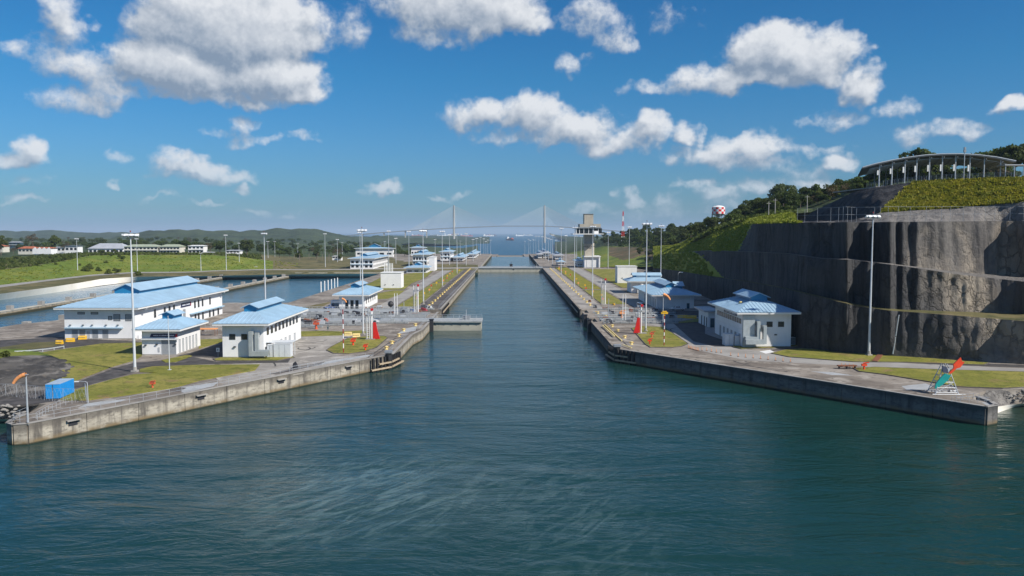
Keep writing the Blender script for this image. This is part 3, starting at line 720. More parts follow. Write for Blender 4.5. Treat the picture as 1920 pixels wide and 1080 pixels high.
loft('bench', e1, b1, 2, ['grass_olive', 'rock'], .1, .5, matf=lambda u, v, p: 0)
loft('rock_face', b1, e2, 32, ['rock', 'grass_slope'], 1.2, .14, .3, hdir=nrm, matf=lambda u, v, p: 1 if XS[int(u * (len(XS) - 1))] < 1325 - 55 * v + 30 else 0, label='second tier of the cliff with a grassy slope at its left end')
loft('bench', e2, b2, 2, 'shotcrete', .1, .5)
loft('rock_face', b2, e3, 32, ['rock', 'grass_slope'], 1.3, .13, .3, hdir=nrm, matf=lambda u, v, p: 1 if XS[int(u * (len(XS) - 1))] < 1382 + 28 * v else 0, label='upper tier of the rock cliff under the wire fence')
loft('bench', e3, b3, 5, ['rubble', 'grass_slope'], .5, .2, matf=lambda u, v, p: 1 if XS[int(u * (len(XS) - 1))] < 1485 else 0)
# mound under the pavilion
XM = [1500 + i * 3.5 for i in range(121)] + [1945 + 35 * i for i in range(16)]
def rowM(keys): return [GY(x, *interp(keys, x)) for x in XM]
m0 = []
for x in XM:
    v = interp([(xx, p.y, p.z) for xx, p in zip(XS, b3)], x)
    Yt, zt = v
    q = GY(x, 400, Yt); m0.append(Vector((q.x, q.y, zt)))
m1 = rowM([(1500, 414, 330), (1560, 414, 292), (1600, 413, 270), (1650, 399, 250), (1720, 394, 244), (1783, 391, 240), (1920, 378, 228), (2100, 366, 215), (2500, 350, 200)])
m2 = rowM([(1500, 413, 345), (1515, 402, 330), (1530, 394, 322), (1565, 377, 306), (1600, 360, 292), (1640, 351, 280), (1690, 344, 270), (1750, 338.5, 262), (1820, 336, 254), (1920, 333, 243), (2100, 330, 230), (2500, 326, 215)])
m3 = [Vector((v.x * 1.7 + 10, v.y * 1.7, v.z + 1.0 + i_ * .0)) for i_, v in enumerate(m2)]
loft('stone_band', m0, m1, 10, ['shotcrete', 'rock_dark'], .7, .25, .5, matf=lambda u, v, p: 1 if XM[int(u * (len(XM) - 1))] < 1640 - 40 * v else 0)
def mat_m(u, v, p): 
    x = XM[int(u * (len(XM) - 1))]
    return 1 if x < 1650 + 60 * v else 0
loft('grass_mound', m1, m2, 24, ['grass_yellow', 'rock_dark'], .9, .22, matf=mat_m, label='yellow green slope below the pavilion')
loft('plateau', m2, m3, 8, 'grass_olive', .4, .1)
mound_rows = (m1, m2)

# wooded ridge behind the cliff
XH = [1040 + 6 * i for i in range(146)]
def rowH(keys): return [GY(x, *interp(keys, x)) for x in XH]
h0 = rowH([(1040, 500, 760), (1090, 503, 700), (1140, 500, 720), (1225, 500, 640), (1240, 497, 560), (1265, 462, 575), (1300, 452, 480), (1340, 433, 425), (1400, 413, 365), (1480, 401, 325), (1520, 398, 350), (1600, 366, 330), (1700, 346, 320), (1900, 336, 320)])
h1 = rowH([(1040, 480, 1500), (1090, 470, 1300), (1130, 462, 1150), (1200, 462, 930), (1240, 470, 760), (1265, 456, 680), (1300, 444, 600), (1340, 430, 540), (1400, 408, 480), (1480, 394, 440), (1560, 372, 430), (1700, 352, 430), (1900, 340, 430)])
h2 = rowH([(1040, 470, 2500), (1080, 463, 2000), (1130, 448, 1500), (1170, 440, 1250), (1230, 436, 1000), (1300, 430, 900), (1350, 426, 820), (1400, 404, 720), (1450, 392, 640), (1500, 378, 580), (1560, 372, 560), (1700, 354, 540), (1900, 345, 540)])
h3 = [Vector((v.x * 1.6, v.y * 1.6, v.z * .6)) for v in h2]
def mat_h(u, v, p):
    x = 1040 + u * 870
    if x < 1262: return 2 if (x > 1140 and v > .35 + .12 * math.sin(x * .09) and v < .95) else 1
    return 0
loft('hillside', h0, h1, 22, ['forest', 'grass_bright', 'earth'], 2.5, .03, matf=mat_h)
loft('hillside', h1, h2, 20, 'forest', 3.0, .03)
loft('hillside', h2, h3, 6, 'forest', 2.0, .03)
# far right shore
XF = [1030 + 10 * i for i in range(50)]
f0 = [GY(x, *interp([(1030, 439, 9000), (1045, 447, 7000), (1060, 459, 3900), (1075, 468, 2777), (1092, 477, 2150), (1110, 486, 1780), (1500, 500, 1400)], x)) for x in XF]
f1 = [GY(x, *interp([(1030, 437.5, 9500), (1045, 443, 7600), (1060, 450, 4400), (1075, 456, 3300), (1092, 462, 2600), (1110, 465, 2300), (1500, 465, 2000)], x)) for x in XF]
f2 = [GY(x, *interp([(1030, 437, 10000), (1045, 441, 8600), (1060, 443, 6000), (1092, 444, 4600), (1160, 442, 4000), (1500, 438, 3600)], x)) for x in XF]
loft('shore', f0, f1, 5, 'grass_olive', .0); loft('shore', f1, f2, 8, 'forest', 1.5, .01)

# ------------------------------------------------------------------ banks and country on the left
XB = [-700 + 12 * i for i in range(134)]
def rowB(keys, z=None):
    out = []
    for x in XB:
        v = interp(keys, x)
        out.append(G(x, v[0], z) if z is not None else GY(x, v[0], v[1]))
    return out
r0 = rowB([(-700, 640), (-300, 602), (0, 563), (115, 547), (185, 536), (250, 528), (400, 524.5), (545, 522), (705, 521), (898, 519)], BZ)
r1 = rowB([(-700, 618), (-300, 588), (0, 551), (105, 537), (150, 530), (190, 523), (250, 519), (385, 517.5), (545, 514.5), (705, 513), (898, 511)], -.45)
r2 = rowB([(-700, 585), (-300, 562), (0, 539), (90, 527), (170, 517.5), (250, 512), (350, 511), (400, 508.5), (500, 506), (600, 506.5), (705, 505), (898, 503)], 0.35)
r3 = rowB([(-700, 578), (-300, 557), (0, 534.5), (90, 524), (170, 515), (250, 510), (350, 509.5), (400, 507), (500, 504.5), (600, 505), (705, 503), (898, 501)], 0.45)
r4 = rowB([(-700, 530, 420), (-300, 516, 470), (0, 506, 520), (60, 499, 560), (120, 489, 610), (170, 479, 650), (250, 478, 680), (380, 478, 690), (440, 480, 700), (480, 486, 720), (560, 494, 725), (640, 497, 735), (760, 497, 745), (898, 497, 755)])
r5 = rowB([(-700, 500, 650), (0, 485, 780), (170, 474, 850), (250, 473, 900), (470, 476, 930), (560, 482, 960), (700, 481, 1000), (800, 484, 1100), (870, 486, 1200), (898, 487, 1250)])
r6 = rowB([(-700, 470, 1300), (0, 463, 1500), (300, 460, 1600), (600, 468, 1500), (700, 470, 1500), (800, 473, 1650), (850, 477, 1900), (898, 480, 1720)])
r7 = rowB([(-700, 452, 2600), (0, 447, 3000), (300, 448, 2800), (600, 452, 2700), (700, 456, 2600), (800, 462, 2700), (845, 465, 3060), (870, 462, 3500), (898, 458, 4200)])
loft('basin_lining', r0, r1, 3, 'lining', .0)
loft('bank', r1, r2, 8, ['grass_olive'], .35, .12)
loft('road', r2, r3, 1, 'road_concrete', 0)
loft('bank', r3, r4, 16, ['grass_bright', 'grass_olive'], 1.1, .07, matf=lambda u, v, p: 1 if XB[int(u * (len(XB) - 1))] > 500 else 0)
def mat_pl(u, v, p):
    return 0
loft('plateau', r4, r5, 12, ['grass_olive'], .9, .05)
loft('country', r5, r6, 14, ['forest'], 2.5, .02)
loft('country', r6, r7, 14, ['forest'], 4.0, .008)
XK = [-1000 + 7 * i for i in range(275)]
def rowK(keys): return [GY(x, *interp(keys, x)) for x in XK]
# near forested hill (Y 3000) and blue far ridge (Y 5200)
def bumpy(row, amp, s1=.05, s2=.22):
    for i, v in enumerate(row):
        v.z += amp * (noise.noise(Vector((XK[i] * s1, 1, 0))) + .5 * noise.noise(Vector((XK[i] * s2, 5, 0))))
    return row
kA = [(-1000, 445, 3000), (0, 450, 3000), (200, 450, 3000), (245, 442, 3000), (280, 434, 3000), (320, 431.5, 3000), (380, 432.5, 3000), (450, 435, 3050), (500, 433.5, 3100), (530, 430.5, 3100), (560, 429, 3100), (590, 431, 3150), (605, 435, 3200), (640, 441, 3300), (700, 443.5, 3500), (780, 446, 3700), (850, 451, 3900), (900, 457, 4200), (925, 459, 4200)]
a0 = rowK([(k[0], min(470, k[1] + 26), k[2] * .72) if k[0] < 780 else (k[0], k[1] + 8, k[2] * .9) for k in kA])
a1 = bumpy(rowK(kA), 5.0)
a2 = [Vector((v.x * 1.3, v.y * 1.3, -10)) for v in a1]
for v in a0: v.z = min(v.z, 4)
def forest_hill(name, A_, B_, nv, amp, ds, matn):
    o = loft(name, A_, B_, nv, matn, 0); me = o.data
    co = np.empty(len(me.vertices) * 3); me.vertices.foreach_get('co', co); co = co.reshape(-1, 3)
    for k in range(len(co)):
        p = Vector(co[k]); co[k, 2] += amp * (noise.fractal(p * ds, 1.0, 2.2, 3) * 1.4 + noise.noise(p * ds * 6) * .5)
    me.vertices.foreach_set('co', co.ravel()); me.update(); return o
forest_hill('far_hill', a0, a1, 26, 7, .004, 'forest_far'); forest_hill('far_hill', a1, a2, 6, 4, .004, 'forest_far')
kB = [(-1000, 430, 5200), (-300, 434, 5200), (0, 434.5, 5200), (60, 435, 5200), (100, 433.5, 5200), (150, 435, 5200), (210, 435.5, 5200), (260, 438, 5200), (330, 440, 5300), (925, 444, 6500)]
c0 = rowK([(k[0], 452, k[2] * .75) for k in kB]); c1 = bumpy(rowK(kB), 7.0)
for v in c0: v.z = min(v.z, 0)
c2 = [Vector((v.x * 1.2, v.y * 1.2, -20)) for v in c1]
forest_hill('far_hill', c0, c1, 16, 8, .003, 'forest_far'); forest_hill('far_hill', c1, c2, 4, 4, .003, 'forest_far')

# ------------------------------------------------------------------ buildings
ORD = ['first', 'second', 'third', 'fourth', 'fifth', 'sixth', 'seventh', 'eighth', 'ninth', 'tenth', 'eleventh', 'twelfth', 'thirteenth', 'fourteenth', 'fifteenth', 'sixteenth', 'seventeenth', 'eighteenth', 'nineteenth', 'twentieth',
       'twenty-first', 'twenty-second', 'twenty-third', 'twenty-fourth', 'twenty-fifth', 'twenty-sixth', 'twenty-seventh', 'twenty-eighth', 'twenty-ninth', 'thirtieth']
def hip(mb, x0, x1, y0, y1, z0, tx0, tx1, ty0, ty1, z1):
    mb.add([(x0, y0, z0), (x1, y0, z0), (x1, y1, z0), (x0, y1, z0), (tx0, ty0, z1), (tx1, ty0, z1), (tx1, ty1, z1), (tx0, ty1, z1)],
           [(0, 1, 5, 4), (1, 2, 6, 5), (2, 3, 7, 6), (3, 0, 4, 7), (4, 5, 6, 7), (3, 2, 1, 0)])
def seams(x0, x1, y0, y1, z0, tx0, tx1, ty0, ty1, z1, step, par):
    """raised standing seams running up each roof slope"""
    mb = MB(); e = .07
    def seg(a, b_): 
        d = (Vector(b_) - Vector(a)); 
        if d.length > .6: mb.tube(Vector(a) + Vector((0, 0, .04)), Vector(b_) + Vector((0, 0, .04)), e, n=4, cap=False)
    def clipx(x):   # reach of the front/back slope at this x
        if x < tx0: return (x - x0) / max(.01, tx0 - x0)
        if x > tx1: return (x1 - x) / max(.01, x1 - tx1)
        return 1.0
    x = x0 + step / 2
    while x < x1:
        t = clipx(x); seg((x, y0, z0), (x, lerp(y0, ty0, t), lerp(z0, z1, t))); x += step
    def clipy(y):
        if y < ty0: return (y - y0) / max(.01, ty0 - y0)
        if y > ty1: return (y1 - y) / max(.01, y1 - ty1)
        return 1.0
    y = y0 + step / 2
    while y < y1:
        t = clipy(y); seg((x0, y, z0), (lerp(x0, tx0, t), y, lerp(z0, z1, t))); seg((x1, y, z0), (lerp(x1, tx1, t), y, lerp(z0, z1, t))); y += step
    return mb.build('roof_seams', 'roof_blue', par, stuff=True)
def monitor_parts(par, a0, a1, c0, c1, z, mh, axis='y', ov=.7, deep='roof_deep', side=None):
    mb = MB(); mb.box(a0, a1, c0, c1, z - .3, z + mh)
    r = (a1 - a0) / 2 if axis == 'y' else (c1 - c0) / 2
    pk = z + mh + r * .42
    if axis == 'y':
        cx = (a0 + a1) / 2
        mb.add([(a0, c0, z + mh), (a1, c0, z + mh), (cx, c0, pk)], [(0, 1, 2)]); mb.add([(a0, c1, z + mh), (a1, c1, z + mh), (cx, c1, pk)], [(0, 2, 1)])
        m = mb.build('clerestory', deep, par)
        rb = MB(); d = .42 * ov; t = .16
        for s_, xa in ((1, a0 - ov), (-1, a1 + ov)):
            p = [(xa, c0 - ov, z + mh - d), (cx, c0 - ov, pk + .05), (cx, c1 + ov, pk + .05), (xa, c1 + ov, z + mh - d)]
            q = [(x, y, zz + t) for x, y, zz in p]
            rb.add(p + q, [(0, 1, 2, 3), (7, 6, 5, 4), (0, 4, 5, 1), (2, 6, 7, 3), (0, 3, 7, 4)])
        rb.build('clerestory_roof', 'roof_blue', m)
    else:
        cy = (c0 + c1) / 2
        mb.add([(a0, c0, z + mh), (a0, c1, z + mh), (a0, cy, pk)], [(0, 2, 1)]); mb.add([(a1, c0, z + mh), (a1, c1, z + mh), (a1, cy, pk)], [(0, 1, 2)])
        m = mb.build('clerestory', deep, par)
        rb = MB(); d = .42 * ov; t = .16
        for s_, ya in ((1, c0 - ov), (-1, c1 + ov)):
            p = [(a0 - ov, ya, z + mh - d), (a0 - ov, cy, pk + .05), (a1 + ov, cy, pk + .05), (a1 + ov, ya, z + mh - d)]
            q = [(x, y, zz + t) for x, y, zz in p]
            rb.add(p + q, [(0, 3, 2, 1), (4, 5, 6, 7), (0, 1, 5, 4), (2, 3, 7, 6), (0, 4, 7, 3)])
        rb.build('clerestory_roof', 'roof_blue', m)
    return m
def opening(par, name, face, X, Y, u0, u1, z0, z1, mat_, frame='frame_dark', child='pane', proud=.06, fw=.12):
    """window or door: a frame standing proud of the wall with its glazing or leaf set back inside it"""
    mb = MB()
    def bx(m_, a, b_, c, d, p0, p1):
        if face == 'f': m_.box(a, b_, Y - p1, Y - p0, c, d)
        elif face == 'r': m_.box(X + p0, X + p1, a, b_, c, d)
        else: m_.box(X - p1, X - p0, a, b_, c, d)
    bx(mb, u0 - fw, u0, z0 - fw, z1 + fw, -.02, proud); bx(mb, u1, u1 + fw, z0 - fw, z1 + fw, -.02, proud)
    bx(mb, u0, u1, z1, z1 + fw, -.02, proud); bx(mb, u0, u1, z0 - fw, z0, -.02, proud)
    w_ = mb.build(name, frame, par)
    g_ = MB(); bx(g_, u0, u1, z0, z1, -.03, .02)
    g_.build(child, mat_, w_); return w_
def service_building(loc, W_, D_, H_, label, cat='building', rise=2.6, ov=1.9, mon=None, mons=None, group=None, roofm='roof_blue', wall='white_wall', step=1.2, band=True, top=None, name='service_building'):
    """front-left corner at loc; W_ along x, D_ along y"""
    t = thing(name, loc, label, cat, group)
    mb = MB(); mb.box(0, W_, 0, D_, -.3, H_); mb.build('wall', wall, t)
    if band:      # plinth course
        mb = MB(); mb.box(-.05, W_ + .05, -.05, D_ + .05, -.2, .28); mb.build('plinth', 'road_concrete', t)
    mb = MB(); mb.box(-ov, W_ + ov, -ov, D_ + ov, H_ - .08, H_ + .42); mb.build('fascia', 'fascia_white', t)
    k = min(W_, D_) * .32
    tp = top or (W_ * .34, W_ * .66, min(D_ * .3, W_ * .55), D_ - min(D_ * .3, W_ * .55))
    mb = MB(); hip(mb, -ov - .12, W_ + ov + .12, -ov - .12, D_ + ov + .12, H_ + .425, tp[0], tp[1], tp[2], tp[3], H_ + rise)
    mb.build('roof', roofm, t)
    if step: seams(-ov - .12, W_ + ov + .12, -ov - .12, D_ + ov + .12, H_ + .425, tp[0], tp[1], tp[2], tp[3], H_ + rise, step, t)
    for m_ in (mons if mons is not None else [(tp[0] + .3, tp[1] - .3, tp[2], tp[3], 'y')]):
        monitor_parts(t, m_[0], m_[1], m_[2], m_[3], (m_[5] if len(m_) > 5 else H_ + rise), 1.15, m_[4])
    return t
def faceY(px, X): return X * F / (px - 957)

# --- B1: long two-storey building, left
p0 = G(122, 636); p1 = G(254, 636)
b1x, b1y, b1w = p0.x, p0.y, p1.x - p0.x
b1d = faceY(415, p1.x) - b1y; H1 = 8.7
big = service_building((b1x, b1y, 0), b1w, b1d, H1, 'long white two storey building with pale blue roof beside the basins', rise=3.1, top=(6.0, 14.0, 16.5, 62), step=1.3)
def LX(px): return (px - 122) / 132 * b1w
for a, b_ in ((148, 160), (173, 185)): opening(big, 'vent', 'f', 0, 0, LX(a), LX(b_), 7.2, 7.65, 'door_grey', child='louvre')
opening(big, 'window', 'f', 0, 0, LX(205), LX(211), 5.6, 6.5, 'door_grey')
for a, b_ in ((215, 226), (237, 247)): opening(big, 'window', 'f', 0, 0, LX(a), LX(b_), 5.3, 7.0, 'steel_grey')
for a, b_ in ((136, 146), (150, 160), (174, 184), (193, 203)): opening(big, 'door', 'f', 0, 0, LX(a), LX(b_), .02, 2.6, 'door_grey', frame='door_pale', child='door_leaf')
opening(big, 'door', 'f', 0, 0, LX(164), LX(168), .02, 2.1, 'door_pale', frame='door_pale', child='door_leaf')
mb = MB(); mb.box(.4, b1w - 3.4, -1.1, -.002, 3.15, 3.42); mb.build('canopy', 'roof_blue', big)
for a in (133, 157, 174, 200, 222):
    mb = MB(); mb.cbox(LX(a), -.16, 3.95, .5, .3, .22); mb.build('wall_lamp', 'frame_dark', big)
RXX = b1w
for px in (288, 306.5, 315.5, 324, 363.5, 370.5, 378, 392):
    yy = faceY(px, p1.x) - b1y
    opening(big, 'window', 'r', RXX, 0, yy - .55, yy + .55, 4.9, 5.5, 'glass_dark'); opening(big, 'window', 'r', RXX, 0, yy - .55, yy + .55, 5.75, 7.2, 'glass_dark')
for px in (364, 370, 378, 391, 398, 407):
    yy = faceY(px, p1.x) - b1y; opening(big, 'window', 'r', RXX, 0, yy - .6, yy + .6, .5, 2.6, 'glass_dark')
yy = faceY(343, p1.x) - b1y; opening(big, 'door', 'r', RXX, 0, yy - 1.0, yy + 1.0, .02, 5.2, 'door_grey', frame='door_pale', child='door_leaf')
ya, yb = faceY(353, p1.x) - b1y, faceY(414, p1.x) - b1y
mb = MB(); mb.box(RXX + .002, RXX + 1.1, ya, yb, 3.1, 3.4); mb.build('canopy', 'roof_blue', big)
ya, yb = faceY(262, p1.x) - b1y, faceY(336, p1.x) - b1y
mb = MB(); mb.box(RXX + .002, RXX + 1.0, ya, yb, 3.1, 3.35); mb.build('canopy', 'roof_blue', big)
for q in (3, 22, 45, 66):
    mb = MB(); mb.box(RXX + .002, RXX + 1.9, q, q + .9, H1 - .55, H1 - .09); mb.build('bracket', 'steel_grey', big)
# sign with a line of lettering too small to read: strokes of uneven length
def sign(par, face, X, Y, u0, u1, z0, z1, slant, words_, red=True, name='sign'):
    mb = MB()
    def P3(u, z, d):
        return (u, Y - d, z) if face == 'f' else ((X + d, u, z) if face == 'r' else (X - d, u, z))
    sl_ = slant * (z1 - z0)
    def plate(a, b_, c, e, z0_, z1_, d0, d1, m_):
        m_.add([P3(a, z0_, d0), P3(b_, z0_, d0), P3(e, z1_, d0), P3(c, z1_, d0), P3(a, z0_, d1), P3(b_, z0_, d1), P3(e, z1_, d1), P3(c, z1_, d1)],
               [(0, 1, 2, 3), (7, 6, 5, 4), (0, 4, 5, 1), (1, 5, 6, 2), (2, 6, 7, 3), (3, 7, 4, 0)])
    plate(u0, u1, u0 + sl_, u1, z0, z1, .003, .12, mb); s_ = mb.build(name, 'sign_navy', par)
    if red:
        mb = MB(); w_ = (u1 - u0) * .07; plate(u1 - w_ * 1.5, u1 - .02, u1 - w_ * .6, u1 - .02, z0 + .02, z1 - .02, .121, .13, mb); mb.build('sign_end', 'sign_red', s_)
    mb = MB(); L0 = u0 + (u1 - u0) * .13; L1 = u0 + (u1 - u0) * .88; tot = sum(words_) + (len(words_) - 1); k = (L1 - L0) / tot; c = L0
    zc, hh = (z0 + z1) / 2, (z1 - z0) * .15
    rr = random.Random(len(words_))
    for n_ in words_:
        for j in range(n_):
            h2 = hh * rr.choice((1, 1, 1.3)); plate(c + .12 * k, c + .88 * k, c + .12 * k, c + .88 * k, zc - hh, zc - hh + 2 * h2 * .85, .122, .15, mb); c += k
        c += k
    mb.build('lettering', 'lettering', s_, stuff=True); return s_
sign(big, 'r', RXX, 0, faceY(336.5, p1.x) - b1y, faceY(356, p1.x) - b1y, 6.0, 7.3, .5, [8, 2, 9])
# pale splayed stair wall at the near right corner
mb = MB(); mb.prism([(b1w + .01, .3), (b1w + .9, .3), (b1w + .9, 7), (b1w + .01, 7)], -.2, 1.1); mb.build('ramp_wall', 'white_wall', big)

# --- B2: small building with the big shutter door
p0 = G(267, 666); p1 = G(331, 666); w2 = p1.x - p0.x; d2 = faceY(372, p1.x) - p0.y; H2 = 6.2
sm = service_building((p0.x, p0.y, 0), w2, d2, H2, 'small white building with grey shutter door and navy sign', rise=2.3, ov=1.7, top=(2.6, 5.9, 5.2, d2 - 4.5), step=1.0)
def LX2(px): return (px - 267) / 64 * w2
opening(sm, 'shutter_door', 'f', 0, 0, LX2(304), LX2(330), .02, 3.7, 'door_grey', frame='door_pale', child='door_leaf')
mb = MB(); mb.box(.02, w2 + .7, -.75, -.003, 3.9, 4.2); mb.build('canopy', 'ac_grey', sm)
sign(sm, 'f', 0, 0, LX2(282), LX2(334), 4.5, 5.35, .5, [7, 2, 7, 9])
for px, z_ in ((274, 2.4), (295, 2.6), (333, 2.6)):
    mb = MB(); mb.cbox(min(w2 - .2, LX2(px)), -.2, z_, .45, .36, .28); mb.build('wall_lamp', 'frame_dark', sm)
mb = MB(); mb.cbox(LX2(299), -.08, .9, .4, .12, 1.1); mb.build('switch_box', 'door_pale', sm)
for i in range(6):
    y_ = 1.6 + i * (d2 - 2.6) / 6; opening(sm, 'louvre_window', 'r', w2, 0, y_, y_ + .75, .5, 3.6, 'door_pale', frame='door_grey', child='louvre')

# --- B3: building with the silver ducts
p0 = G(418, 671); p1 = G(495, 671); w3 = p1.x - p0.x; d3 = faceY(562, p1.x) - p0.y; H3 = 8.1
b3o = service_building((p0.x, p0.y, 0), w3, d3, H3, 'white building with silver ducts and air unit at its corner, left bank', rise=2.5, ov=1.8, top=(2.9, 6.6, 6.5, d3 - 6), step=1.1)
def LX3(px): return (px - 418) / 77 * w3
for px in (436.5, 459): opening(b3o, 'window', 'f', 0, 0, LX3(px) - .62, LX3(px) + .62, 4.55, 5.7, 'glass_dark')
mb = MB(); mb.cbox(LX3(441), -.2, 2.6, .5, .36, .28); mb.build('wall_lamp', 'frame_dark', b3o)
for i in range(9):
    y_ = 2.6 + i * (d3 - 4.2) / 9; opening(b3o, 'window', 'r', w3, 0, y_, y_ + 1.5, 5.3, 6.9, 'glass_dark')
sign(b3o, 'r', w3, 0, 10, 21, 7.1, 7.75, .5, [6, 2, 8, 5], red=False)
for y_ in (5, 9, 14, 18, 22, 27): opening(b3o, 'door', 'r', w3, 0, y_, y_ + 1.3, .02, 2.5, 'door_pale', frame='door_grey', child='door_leaf')
mb = MB(); mb.add([(5.4, 8, H3 + 2.0), (8.0, 8, H3 + 1.3), (8.0, 12, H3 + 1.3), (5.4, 12, H3 + 2.0), (5.4, 8, H3 + 2.2), (8.0, 8, H3 + 1.55), (8.0, 12, H3 + 1.55), (5.4, 12, H3 + 2.2)], [(4, 5, 6, 7), (0, 1, 5, 4), (1, 2, 6, 5), (2, 3, 7, 6), (3, 0, 4, 7), (3, 2, 1, 0)]); mb.build('roof_hatch', 'cream_yellow', b3o)
def ducts(par, face, u, spread, z0, z1, out, horiz):
    """two bent sheet-metal ducts that leave the wall under the eaves, drop, and run level to the air unit"""
    for i, (du, k) in enumerate(((0, 0), (spread, 1))):
        mb = MB(); s_ = .42
        x = u + du; zb = z0 + (0 if k == 0 else .25)
        mb.box(x - s_, x + s_, -out * (1 if k == 0 else .72) - s_, .0, z1 - 1.0 - k * .35 + .0, z1 - k * .35)
        mb.box(x - s_, x + s_, -out * (1 if k == 0 else .72) - s_, -out * (1 if k == 0 else .72) + s_, zb, z1 - 1.002 - k * .35)
        hx = (x + s_, x + s_ + horiz - du) if horiz > 0 else (x - s_ + horiz - du, x - s_)
        mb.box(hx[0], hx[1], -out * (1 if k == 0 else .72) - s_, -out * (1 if k == 0 else .72) + s_, zb + .002, zb + 1.2)
        o = mb.build('duct', 'duct_metal', par)
        o.data.polygons.foreach_set('use_smooth', [False] * len(o.data.polygons))
ducts(b3o, 'f', LX3(475), 1.35, .7, 6.6, 1.6, 3.8)
def ac_unit(loc, sx, sy, h, label, legs=True, rz=0, group='air conditioning units', fan=None):
    t = thing('air_conditioner', loc, label, 'air conditioner', group, rz)
    mb = MB(); mb.box(0, sx, 0, sy, .15, h); mb.box(-.04, sx + .04, -.04, sy + .04, h + .002, h + .1); mb.build('casing', 'ac_grey', t)
    mb = MB(); mb.box(.02, sx - .02, .02, sy - .02, 0, .148); mb.build('base', 'road_concrete', t)
    if fan:
        mb = MB(); 
        for i in range(int(h / .22) - 1): mb.box(.12, sx - .12, -.06, -.002, .3 + i * .22, .3 + i * .22 + .12) if fan == 'f' else mb.box(sx + .002, sx + .06, .12, sy - .12, .3 + i * .22, .42 + i * .22)
        mb.build('grille', 'black_iron', t, stuff=True)
    n_ = max(2, int(sx / 1.2)); mb = MB()
    for i in range(1, n_): mb.box(sx * i / n_ - .03, sx * i / n_ + .03, -.03, -.003, .25, h - .1)
    mb.build('panel_seam', 'steel_grey', t, stuff=True)
    return t
q = G(501, 670.5); ac_unit((q.x, q.y, 0), 1.3, 2.4, 3.0, 'upright narrow air unit beside the silver ducts on the left bank')
q = G(513, 670.5); ac_unit((q.x, q.y, 0), 4.1, 2.2, 3.2, 'wide pale air unit under the duct platform, left bank building', fan=None)
mb = MB(); q = G(484, 668); mb.box(0, 8.0, 0, 4.0, 3.45, 3.62); 
for x_ in (.3, 7.6):
    for y_ in (.3, 3.6): mb.box(x_, x_ + .14, y_, y_ + .14, 0, 3.45)
o = mb.build('platform', 'ac_grey', loc=(q.x + .6, q.y - .9, 0)); tag(o, 'thin steel platform above the air units of the duct building', 'platform')

# --- B4: mid-left building with three tall dark windows and a car port
p0 = G(636, 580.5); p1 = G(684, 580.5); w4 = p1.x - p0.x; d4 = faceY(707, p1.x) - p0.y; H4 = 5.6
b4o = service_building((p0.x, p0.y, 0), w4, d4, H4, 'white building with three tall dark windows behind the left gate recess', rise=2.6, ov=2.2, top=(3.2, 7.0, 6, d4 - 8), step=1.1)
for px in (650.5, 660.3, 669.5):
    u = (px - 636) / 48 * w4; opening(b4o, 'window', 'f', 0, 0, u - .5, u + .5, .4, 1.0, 'glass_dark'); opening(b4o, 'window', 'f', 0, 0, u - .5, u + .5, 1.25, 3.6, 'glass_dark')
for i in range(5): opening(b4o, 'window', 'r', w4, 0, 3 + i * 5, 4.2 + i * 5, 2.2, 3.9, 'glass_dark')
mb = MB(); mb.box(-3.6, -.003, 1.2, 6.2, 2.5, 3.4); mb.box(-3.6, -3.3, 1.2, 6.2, 0, 2.5); mb.build('car_port', 'white_wall', b4o)

# --- plain white blocks
def block(px0, px1, pyb, pyt, depth, label, z=0, dots=(), right=False):
    a, b_ = G(px0, pyb, z), G(px1, pyb, z); h = ztop(a.y, pyt) - z
    t = thing('plant_room', (a.x, a.y, z), label, 'building')
    mb = MB(); mb.box(0, b_.x - a.x, 0, depth, -.2, h - .003); mb.build('wall', 'white_wall', t)
    mb = MB(); mb.box(-.25, b_.x - a.x + .25, -.25, depth + .25, h, h + .3); mb.build('roof', 'fascia_white', t)
    for u, v in dots:
        mb = MB(); mb.cbox(u * (b_.x - a.x), -.15, v * h, .5, .28, .35); mb.build('wall_lamp', 'frame_dark', t)
    return t
block(714, 752, 540.5, 512, 11, 'plain windowless white block on the lawn beside the left road', dots=((.22, .22), (.63, .22)))
block(1157.5, 1194, 531, 500, 10, 'plain windowless white block beside the right lawn', dots=((.25, .3),))
mb = MB(); mb.box(0, 3.2, 0, 6, 0, 3.6); q = G(808, 512); 
t_ = block(804.5, 815, 508, 483, 20, 'tall narrow white wall block of the third left building group')

